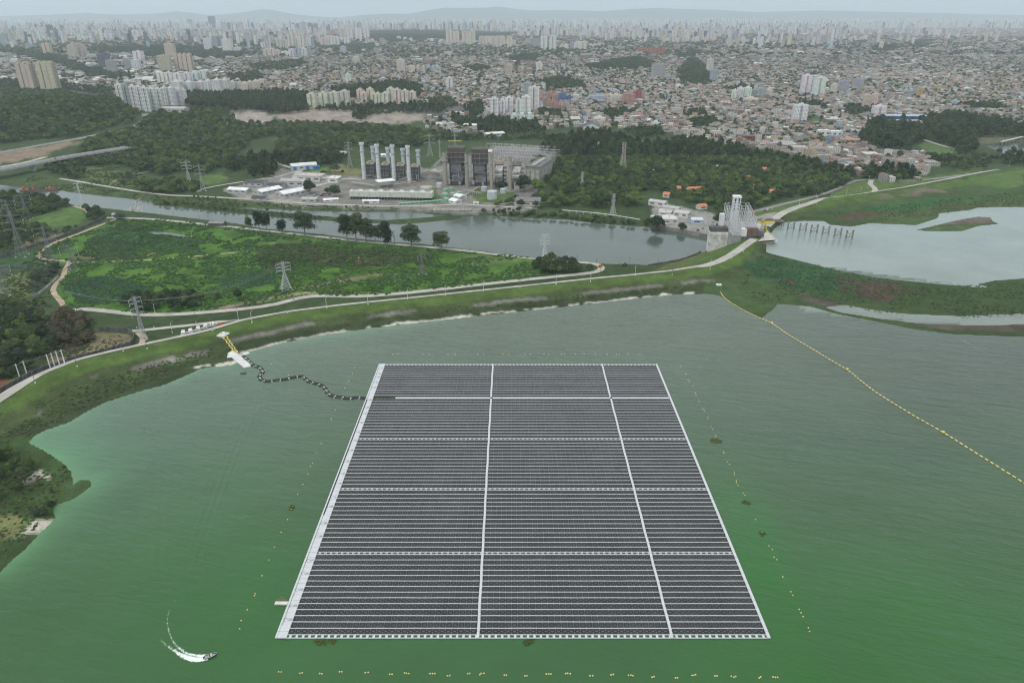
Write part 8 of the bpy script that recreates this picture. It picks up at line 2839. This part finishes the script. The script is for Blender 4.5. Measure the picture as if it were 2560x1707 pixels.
for i, (u, vb, vt, wp, k, lab) in enumerate(((1493, 254, 237, 40, 'L', 'low light blue block beside the cream one'), (1405, 256, 234, 18, 'S', 'deep blue block, left of a pair behind the pink row'), (1424, 256, 239, 16, 'S', 'deep blue block, right of a pair behind the pink row'), (1437, 254, 236, 18, 'C', 'cream block right of the deep blue pair'),
                                             (1540, 261, 236, 27, 'C', 'cream block left of the brick tower'), (1526, 246, 234, 14, 'C', 'small cream block behind the cream one'), (1572, 264, 233, 28, 'P', 'brick pink tower with grey stripe'), (1594, 252, 226, 18, 'R', 'dark red tower behind the brick pink one'), (1538, 234, 224, 22, 'L', 'low pale green hall above the cream block'),
                                             (1643, 196, 159, 26, 'G', 'broad grey tower left of the round wood'), (1659, 196, 169, 7, 'G', 'slim grey tower glued to the broad grey one'), (1674, 200, 188, 26, 'G', 'low grey block left of the round wood'), (1774, 183, 147, 15, 'C', 'tall cream tower at the right edge of the round wood'), (1784, 207, 173, 17, 'G', 'grey tower in front of the tall cream one by the round wood'))):
 T(u, vb, vt, wp, k, lab, 'slab', .08)
for i, (u, vb, vt, wp, k) in enumerate(((1330, 120, 96, 8, 'G'), (1337, 121, 97, 8, 'G'), (1345, 120, 97, 8, 'G'), (1360, 128, 91, 17, 'W'), (1382, 128, 89, 17, 'W'), (1405, 126, 112, 12, 'C'), (1416, 126, 110, 10, 'W'), (1430, 124, 104, 10, 'G'), (1443, 127, 105, 14, 'W'), (1458, 129, 104, 17, 'C'), (1477, 121, 110, 9, 'C'), (1487, 120, 109, 9, 'C'), (1497, 118, 108, 9, 'C'))):
 T(u, vb, vt, wp, k, '%s tower of the right part of the long far row, %s from the left' % (CN_[k], nth(i)), 'H')
for i in range(10):
 T(1592 + i * 7.3, 133 + i * .9, 119 + (i % 3), 7.2, 'O', 'orange brick block of the long orange row, %s from the left' % nth(i), 'slab', .1, 1.2)
for i in range(13):
 T(1660 + i * 8.3, 110 - (i % 3) + (i > 9) * 2, 90 + (i * 5 % 7), 9, ('C', 'W', 'G')[i % 3], '%s tower of the far group above the orange row, %s from the left' % (('cream', 'white', 'grey')[i % 3], nth(i)), 'H')
for i in range(14):
 T(1600 + i * 9.6, 98 - (i % 4), 72 + (i * 7 % 9), 9, ('W', 'C', 'P', 'G')[i % 4], '%s tower of the second far group right of centre, %s from the left' % (('white', 'cream', 'pinkish', 'grey')[i % 4], nth(i)), 'H')
for i in range(11):
 T(1470 + i * 11, 99 - (i % 3), 76 + (i * 5 % 8), 10, ('C', 'G', 'W')[i % 3], '%s tower of the far group at centre right, %s from the left' % (('cream', 'grey', 'white')[i % 3], nth(i)), 'H')
for i, (u, vb, vt, wp, k) in enumerate(((1836, 250, 224, 14, 'W'), (1850, 249, 218, 16, 'W'), (1868, 249, 217, 18, 'W'), (1886, 247, 222, 16, 'G'), (1904, 249, 220, 18, 'G'), (1921, 247, 223, 16, 'C'), (1880, 256, 244, 36, 'C'))):
 T(u, vb, vt, wp, k, '%s block of the compact white complex in the right houses, %s' % (CN_[k], nth(i)), 'slab', -.12, .7)
for i, (u, vb, vt, wp, k, lab) in enumerate(((2014, 238, 187, 23, 'W', 'tall white ribbed tower, left of a pair at right'), (2046, 244, 192, 27, 'W', 'tall white ribbed tower, right of a pair at right'), (2086, 234, 209, 16, 'C', 'short cream block between white and grey towers at right'), (2108, 235, 200, 24, 'G', 'grey tower, left of two at right'), (2145, 226, 196, 23, 'G', 'grey tower, right of two at right'),
                                             (2167, 270, 236, 18, 'B', 'beige half of the split tower by the blue hall'), (2184, 268, 232, 13, 'C', 'white-edged half of the split tower by the blue hall'), (2199, 292, 263, 30, 'W', 'white tower with zigzag balconies above the blue hall'), (2000, 309, 260, 33, 'W', 'pale tower with small square windows beside the green lot'), (2299, 247, 219, 9, 'Y', 'thin mustard yellow tower at right'),
                                             (2252, 236, 223, 10, 'L', 'pale blue low block, first at right'), (2265, 237, 223, 10, 'L', 'pale blue low block, second at right'), (2278, 238, 225, 10, 'L', 'pale blue low block, third at right'), (2290, 239, 223, 10, 'G', 'pale grey low block beside the mustard tower'), (2060, 111, 87, 18, 'G', 'grey tower in the far right houses, right of a pair'), (2040, 102, 80, 14, 'G', 'grey tower in the far right houses, left of a pair'),
                                             (2010, 114, 102, 16, 'B', 'brown low tower in the far right houses'), (2388, 266, 250, 16, 'L', 'small bluish tower in the right houses'), (2355, 225, 214, 26, 'Y', 'mustard low block at right'), (1500, 306, 292, 30, 'W', 'white low block near the wood at centre right'), (2250, 106, 93, 8, 'W', 'thin white tower in the far right houses'),
                                             (2410, 130, 118, 12, 'C', 'pale tower in the far right slope, left of a pair'), (2425, 130, 116, 12, 'C', 'pale tower in the far right slope, right of a pair'), (1640, 316, 304, 22, 'W', 'small white block above the park wood'))):
 T(u, vb, vt, wp, k, lab, 'H' if k == 'W' else 'slab', -.1)
for i in range(9):
 T(2100 + i * 9, 104 - (i % 3) * 2, 86 + (i * 5 % 8), 9, ('C', 'W', 'P')[i % 3], '%s block in the far right band of towers, %s from the left' % (('cream', 'white', 'pinkish')[i % 3], nth(i)), 'slab')
for i in range(10):
 T(2296 + i * 8, 88 - (i % 2), 74 + (i * 3 % 4), 8, 'C' if i < 8 else 'P', '%s block of the far right long pale row, %s from the left' % ('cream' if i < 8 else 'pinkish', nth(i)), 'slab')
NT = len(TOWERS)

# far skyline, one mass
rf = np.random.default_rng(21)
q = MB()
ZN = [(-60, 420, 60, 112, 260), (420, 800, 62, 118, 240), (0, 800, 80, 128, 70), (1750, 2500, 85, 130, 60), (-200, 800, 57, 78, 520), (800, 1300, 58, 80, 560), (1300, 1800, 60, 100, 620), (1450, 1800, 85, 112, 90), (1800, 2120, 58, 92, 420), (2100, 2700, 56, 74, 480), (1800, 2400, 80, 104, 90),
      (800, 1300, 55, 64, 420), (1300, 1800, 54, 64, 560), (1800, 2700, 54, 62, 620), (-300, 800, 54, 61, 450), (1050, 1300, 66, 84, 160)]
cnt = 0
for (u0, u1, v0, v1, n) in ZN:
 u = rf.uniform(u0, u1, n * 2); v = rf.uniform(v0, v1, n * 2)
 x, y = W(u, v, -8.0)
 cl = vnoise(x, y, 900, 2)
 k = np.argsort(-cl - rf.random(n * 2) * .35)[:n]
 x, y = x[k], y[k]; z = H(x, y)
 ok_ = np.ones(len(x), bool)
 for i in range(len(x)):
  if any((x[i] - a) ** 2 + (y[i] - b3) ** 2 < 900 for a, b3 in TOWERS[:NT]): continue
  h = rf.uniform(36, 92) * (1.2 if y[i] > 9000 else 1.0); wd = rf.uniform(12, 24); dp = rf.uniform(12, 20)
  c = TC_['WWWWCCGLBD'[int(rf.random() * 10)]]
  c = tuple(a * rf.uniform(.85, 1.05) for a in c)
  rt = rf.uniform(-.5, .5)
  q.box(x[i], y[i], z[i] - 4, wd, dp, h + 4, rt, c, top=tuple(a * .6 for a in c))
  if y[i] < 11000:
   q.box(x[i], y[i], z[i] + h, wd * .4, dp * .4, 4, rt, tuple(a * .8 for a in c))
  cnt += 1
tag(q.build('far_towers', 'facade'), kind='stuff')
print('TOWERS', NT, 'FAR', cnt)

# ================================================================== CITY: HOUSES
CITY = np.array([(-700, 20), (3300, 20), (3300, 330), (2640, 320), (2560, 318), (2470, 292), (2330, 285), (2190, 300), (2140, 345), (2200, 382), (2290, 378), (2330, 400), (2320, 430), (2300, 452), (2230, 455), (2140, 450), (2100, 420), (1990, 395), (1900, 372),
                 (1830, 362), (1700, 340), (1560, 322), (1440, 318), (1340, 326), (1250, 336), (1110, 330), (1060, 318), (1075, 300), (1130, 285), (1190, 290), (1180, 268), (1060, 262), (900, 262), (790, 262), (770, 235), (620, 226), (540, 222), (470, 236), (280, 236), (230, 214), (0, 208), (-700, 208)], float)
rh = np.random.default_rng(33)
EX = [np.stack(G(*np.array(f[1], float).T)[:2], 1) for f in FOREST if f[0].startswith('c') or f[0] in ('hill', 'beltdark', 'beltdark2', 'right1', 'right3', 'righttop', 'mid1', 'rightmid', 'rightmid2', 'rightlow', 'right2')]
EX += [np.stack(G(*np.array(p, float).T)[:2], 1) for p in ([(2010, 293), (2060, 292), (2070, 308), (2020, 314)], [(1200, 302), (1222, 260), (1228, 260), (1212, 302)], [(685, 290), (760, 272), (900, 272), (1060, 285), (1070, 302), (980, 312), (720, 306)])]


def lots(y0, y1, px_, py_, street=9):
 xs, ys = [], []
 nx = int(2 * .80 * y1 / px_) + 4; ny = int((y1 - y0) / py_) + 1
 I, J = np.meshgrid(np.arange(nx), np.arange(ny))
 X = (I - nx / 2) * px_; Y = y0 + J * py_
 X = X.ravel().astype(float); Y = Y.ravel().astype(float)
 # districts with their own street direction, made by bending the grid
 bend = 90 * (vnoise(X, Y, 700, 2) - .5); X = X + bend * 2; Y = Y + 70 * (vnoise(X + 5000, Y, 600, 2) - .5) * 2
 a = (vnoise(X, Y + 9000, 600, 1) - .5) * 1.2
 keep = ((I.ravel() % street) != 0) & ((J.ravel() % 3) != 0)
 X, Y, a = X[keep], Y[keep], a[keep]
 keep = (np.abs(X) < .78 * Y + 60) & (Y > y0) & (Y < y1)
 X, Y, a = X[keep], Y[keep], a[keep]
 Z = H(X, Y)
 u, v = P(X, Y, Z)
 keep = inpoly(u, v, CITY)
 for p in EX:
  keep &= ~inpoly(X, Y, p)
 for (bx0, by0, r0) in BLOCK:
  if by0 > y0 - 100 and by0 < y1 + 100:
   keep &= (X - bx0) ** 2 + (Y - by0) ** 2 > (r0 + px_ * .4) ** 2
 X, Y, a, Z, u, v = X[keep], Y[keep], a[keep], Z[keep], u[keep], v[keep]
 return X, Y, a, Z, u, v


ROOF = np.array([(.245, .225, .215), (.20, .185, .18), (.30, .175, .135), (.36, .22, .17), (.46, .45, .43), (.55, .55, .54), (.10, .10, .105), (.32, .27, .22), (.29, .25, .24), (.10, .18, .34), (.25, .16, .14), (.33, .31, .30)])
RW1 = np.array([.18, .13, .10, .07, .13, .12, .06, .06, .09, .01, .02, .03]); RW2 = np.array([.20, .16, .07, .05, .12, .06, .06, .08, .12, .005, .03, .045])
WALL = np.array([(.52, .50, .46), (.58, .57, .55), (.42, .38, .33), (.30, .22, .18), (.50, .42, .28), (.36, .42, .44), (.42, .33, .29), (.30, .28, .27), (.38, .46, .38), (.22, .32, .46)])
WW = np.array([.18, .17, .13, .16, .08, .07, .07, .10, .02, .02])


def mass(name, X, Y, A, Z, SX, SY, HH, rc, wc, gable):
 """joined houses: walls plus flat or gabled roofs"""
 n = len(X)
 ca, sa = np.cos(A), np.sin(A)
 corners = [(-1, -1), (1, -1), (1, 1), (-1, 1)]
 bx_ = np.stack([X + (a * SX / 2) * ca - (b3 * SY / 2) * sa for a, b3 in corners], 1)
 by_ = np.stack([Y + (a * SX / 2) * sa + (b3 * SY / 2) * ca for a, b3 in corners], 1)
 zb = Z - 3; zt_ = Z + HH
 rx = np.stack([X - (SY / 2) * (-1) * sa * 0 + s * (SY / 2) * (-sa) for s in (-1, 1)], 1)
 ry = np.stack([Y + s * (SY / 2) * ca for s in (-1, 1)], 1)
 rise = np.where(gable, SX * .20, .0)
 V = np.zeros((n, 10, 3))
 V[:, 0:4, 0] = bx_; V[:, 0:4, 1] = by_; V[:, 0:4, 2] = zb[:, None]
 V[:, 4:8, 0] = bx_; V[:, 4:8, 1] = by_; V[:, 4:8, 2] = zt_[:, None]
 V[:, 8:10, 0] = rx; V[:, 8:10, 1] = ry; V[:, 8:10, 2] = (zt_ + rise)[:, None]
 base = (np.arange(n) * 10)[:, None]
 walls = np.array([(0, 1, 5, 4), (1, 2, 6, 5), (2, 3, 7, 6), (3, 0, 4, 7)])
 FW = (base[:, :, None] + walls[None]).reshape(-1, 4)
 ro = np.array([(4, 8, 9, 7), (8, 5, 6, 9)])
 FR = (base[:, :, None] + ro[None]).reshape(-1, 4)
 ga = np.array([(4, 5, 8), (6, 7, 9)])
 g = np.where(gable)[0]
 FG = (base[g][:, :, None] + ga[None]).reshape(-1, 3)
 F = [tuple(f) for f in np.concatenate([FW, FR]).tolist()] + [tuple(f) for f in FG.tolist()]
 C = np.concatenate([np.repeat(wc, 4, 0), np.repeat(rc, 2, 0), np.repeat(wc[g], 2, 0)])
 UVw = np.zeros((n, 4, 4, 2))
 L = np.stack([SX, SY, SX, SY], 1); hz = (zt_ - zb)
 UVw[:, :, 1, 0] = L; UVw[:, :, 2, 0] = L; UVw[:, :, 2, 1] = hz[:, None]; UVw[:, :, 3, 1] = hz[:, None]
 UV = np.concatenate([UVw.reshape(-1, 2), np.zeros((len(FR) * 4 + len(FG) * 3, 2))])
 MI = np.concatenate([np.zeros(len(FW)), np.ones(len(FR)), np.full(len(FG), 2)])
 return arrmesh(name, V.reshape(-1, 3), F, ['facade_house', 'worn_roof', 'painted'], C, UV, MI)


paint('worn_roof', .85, .4, .35)


def fill(name, y0, y1, px_, py_, size, hrng, wts, nind=0, street=9):
 X, Y, A, Z, u, v = lots(y0, y1, px_, py_, street)
 n = len(X)
 X = X + rh.uniform(-1, 1, n) * px_ * .16; Y = Y + rh.uniform(-1, 1, n) * py_ * .16
 A = A + rh.choice([0, math.pi / 2], n) + rh.uniform(-.08, .08, n)
 SX = rh.uniform(*size, n); SY = rh.uniform(*size, n) * 1.1
 HH = rh.uniform(*hrng, n) * np.where(rh.random(n) < .12, 1.9, 1)
 # workshops and halls: fewer, wider
 big = rh.random(n) < .035
 SX = np.where(big, SX * 2.3, SX); SY = np.where(big, SY * 1.9, SY)
 ind = (u < 560) & (v > 140) & (v < 232)
 hide = ind & (rh.random(n) < .72)
 SX = np.where(ind, SX * 2.6, SX); SY = np.where(ind, SY * 2.0, SY)
 # the red-roofed quarter near the wood
 ri = rh.choice(len(ROOF), n, p=wts / wts.sum())
 warm = (vnoise(X, Y, 350, 2) > .52) & (rh.random(n) < .25)
 ri = np.where(warm & (Y < 3200), rh.choice([2, 3, 10], n), ri)
 ri = np.where(ind | big, rh.choice([4, 5, 0, 11], n), ri)
 rc = ROOF[ri] * rh.uniform(.55, 1.05, (n, 1)) * (.78 if nind == 0 else .95)
 wi = rh.choice(len(WALL), n, p=WW / WW.sum())
 wc = WALL[wi] * rh.uniform(.75, 1.1, (n, 1)) * (.85 if nind == 0 else 1)
 gable = (np.isin(ri, (2, 3, 10)) | (rh.random(n) < .25))
 sel = np.zeros(n, bool)
 if nind:
  vis = (u > 0) & (u < 2560) & ~hide
  score = np.where(vis, np.maximum(SX, SY) / MPP(X, Y, Z), -1)
  sel[np.argsort(-score)[:nind]] = True
  ids = np.where(sel)[0]
  # neighbours in the picture give each house its place in words
  rn = ['grey', 'dark grey', 'terracotta', 'orange tiled', 'pale', 'white', 'black', 'brown', 'dull grey', 'blue', 'dark red', 'light grey']
  wn = ['cream', 'white', 'tan', 'raw brick', 'ochre', 'grey-blue', 'salmon', 'grey', 'pale green', 'blue']
  LM = [(1240, 300, 'by the white tower row'), (1400, 300, 'below the pink towers'), (1480, 320, 'by the blue-roofed hall'), (1570, 300, 'below the brick pink tower'), (1700, 330, 'above the park wood'), (1850, 350, 'by the black and red warehouse'), (2000, 320, 'below the square-windowed tower'),
              (2080, 350, 'by the white modern pair'), (2130, 380, 'below the brick-red block'), (2200, 410, 'above the dam link road'), (2290, 420, 'near the far right dam road'), (1960, 370, 'at the wood corner'), (1300, 325, 'at the switchyard end'), (2240, 330, 'under the blue retail hall'), (1100, 290, 'right of the bare ground'), (2480, 300, 'behind the high right wood'), (1640, 290, 'in the middle quarter'), (1780, 300, 'in the right-centre quarter')]
  per = {}
  for i in ids:
   lm = min(LM, key=lambda m_: (m_[0] - u[i]) ** 2 + 9 * (m_[1] - v[i]) ** 2)[2]
   per.setdefault((lm, wn[wi[i]], rn[ri[i]]), []).append(i)
  for (lm, a_, b3), li_ in per.items():
   li_.sort(key=lambda k: u[k])
   for j, i in enumerate(li_):
    lab = '%s house with %s roof %s' % (a_, b3, lm)
    if len(li_) > 1: lab += ', %s from the left' % nth(j)
    t = thing('house', lab, 'house', (X[i], Y[i], Z[i]), A[i], 'houses %s' % lm)
    q = MB(); q.box(0, 0, -3, SX[i], SY[i], HH[i] + 3, 0, tuple(wc[i]), notop=True)
    if gable[i]: q.gable(0, 0, HH[i], SX[i], SY[i], SX[i] * .2, 0, tuple(wc[i]), tuple(rc[i]), part='wall')
    q.build('wall', 'facade_house', t)
    q = MB()
    if gable[i]:
     q.gable(0, 0, HH[i], SX[i], SY[i], SX[i] * .2, 0, tuple(wc[i]), tuple(rc[i]), .4, 0, 0, 'roof')
    else:
     q.box(0, 0, HH[i], SX[i] + .3, SY[i] + .3, .3, 0, tuple(rc[i]))
     q.box(SX[i] * .2, SY[i] * .15, HH[i] + .3, 1.8, 1.8, 1.4, 0, (.32, .38, .45) if i % 3 == 0 else (.45, .43, .40))
    q.build('roof', 'worn_roof', t)
    q = MB()
    nwin = max(2, int(SX[i] / 3.2))
    for s in (-1, 1):
     for k in range(nwin):
      for lv in range(max(1, int(HH[i] / 3))):
       q.box(-SX[i] / 2 + (k + .5) * SX[i] / nwin, s * (SY[i] / 2 + .03), 1 + lv * 3, 1.2, .1, 1.2, 0, (.05, .055, .06))
    q.build('window', 'painted', t)
 m_ = ~sel & ~hide
 k = np.where(m_)[0]
 tag(obj(name, mass(name, X[k], Y[k], A[k], Z[k], SX[k], SY[k], HH[k], rc[k], wc[k], gable[k])), kind='stuff')
 print(name, len(k))
 return X, Y


fill('near_houses', 1030, 3300, 11.5, 12.5, (7.5, 11.5), (3.6, 7.5), RW1, 280)
fill('middle_houses', 3300, 5600, 19, 22, (12, 19), (4, 9), RW2, 0, 12)
fill('far_houses', 5600, 11500, 44, 52, (26, 44), (5, 12), RW2, 0, 12)

# street trees between the houses
rt_ = np.random.default_rng(55)
pts = []; S = []; I = []
for (y0, y1, sp, pr, s0, s1) in ((1050, 2500, 22, .75, .5, 1.1), (2500, 4200, 32, .8, .8, 1.3), (4200, 8000, 66, .9, 1.3, 2.4)):
 X, Y = np.meshgrid(np.arange(-.78 * y1, .78 * y1, sp), np.arange(y0, y1, sp))
 X = X.ravel() + rt_.uniform(-.5, .5, X.size) * sp; Y = Y.ravel() + rt_.uniform(-.5, .5, Y.size) * sp
 Z = H(X, Y); u, v = P(X, Y, Z)
 dens = vnoise(X, Y, 260, 3)
 k = (np.abs(X) < .78 * Y) & inpoly(u, v, CITY) & (rt_.random(X.size) < pr * (dens * 2.2) ** 3 * (1.6 - .9 * (u > 1700)) * (1 + 1.3 * ((u < 560) & (v > 130))))
 for (a, b3, r0) in BLOCK:
  if y0 - 50 < b3 < y1 + 50:
   k &= (X - a) ** 2 + (Y - b3) ** 2 > r0 * r0 * .7
 for p in zip(X[k], Y[k], Z[k]):
  nn = 1 + int(rt_.random() * 3.5)
  for _ in range(nn):
   xx, yy = p[0] + rt_.normal() * sp * .16, p[1] + rt_.normal() * sp * .16
   pts.append((xx, yy, p[2])); S.append(rt_.uniform(s0, s1)); I.append(int(rt_.random() * 6))
ms = [joined('f_dark', k) for k in range(3)] + [joined('f_broad', k) for k in range(3)]
scatter('street_trees', pts, np.array(S), rt_.random(len(pts)) * 6.28, I, ms)
print('STREET TREES', len(pts))

plant_singles()
_a = plant_forests()
_b = weeds()
print('TREES', _a, 'WEEDS', _b)

# ================================================================== HAZE
hm = MB()
hm.box(0, 22000, -45, 72000, 45000, 640, 0, (1, 1, 1), bottom=True)
m = bpy.data.materials.new('haze')
m.use_nodes = True
nt_ = m.node_tree
nt_.nodes.clear()
o_ = nt_.nodes.new('ShaderNodeOutputMaterial')
pv = nt_.nodes.new('ShaderNodeVolumePrincipled')
pv.inputs['Color'].default_value = (0.83, 0.93, 1.0, 1)
pv.inputs['Density'].default_value = HAZE
pv.inputs['Anisotropy'].default_value = 0.35
nt_.links.new(pv.outputs[0], o_.inputs['Volume'])
MAT['haze'] = m
hz = hm.build('haze', 'haze')
tag(hz, kind='stuff')
hz.display_type = 'WIRE'
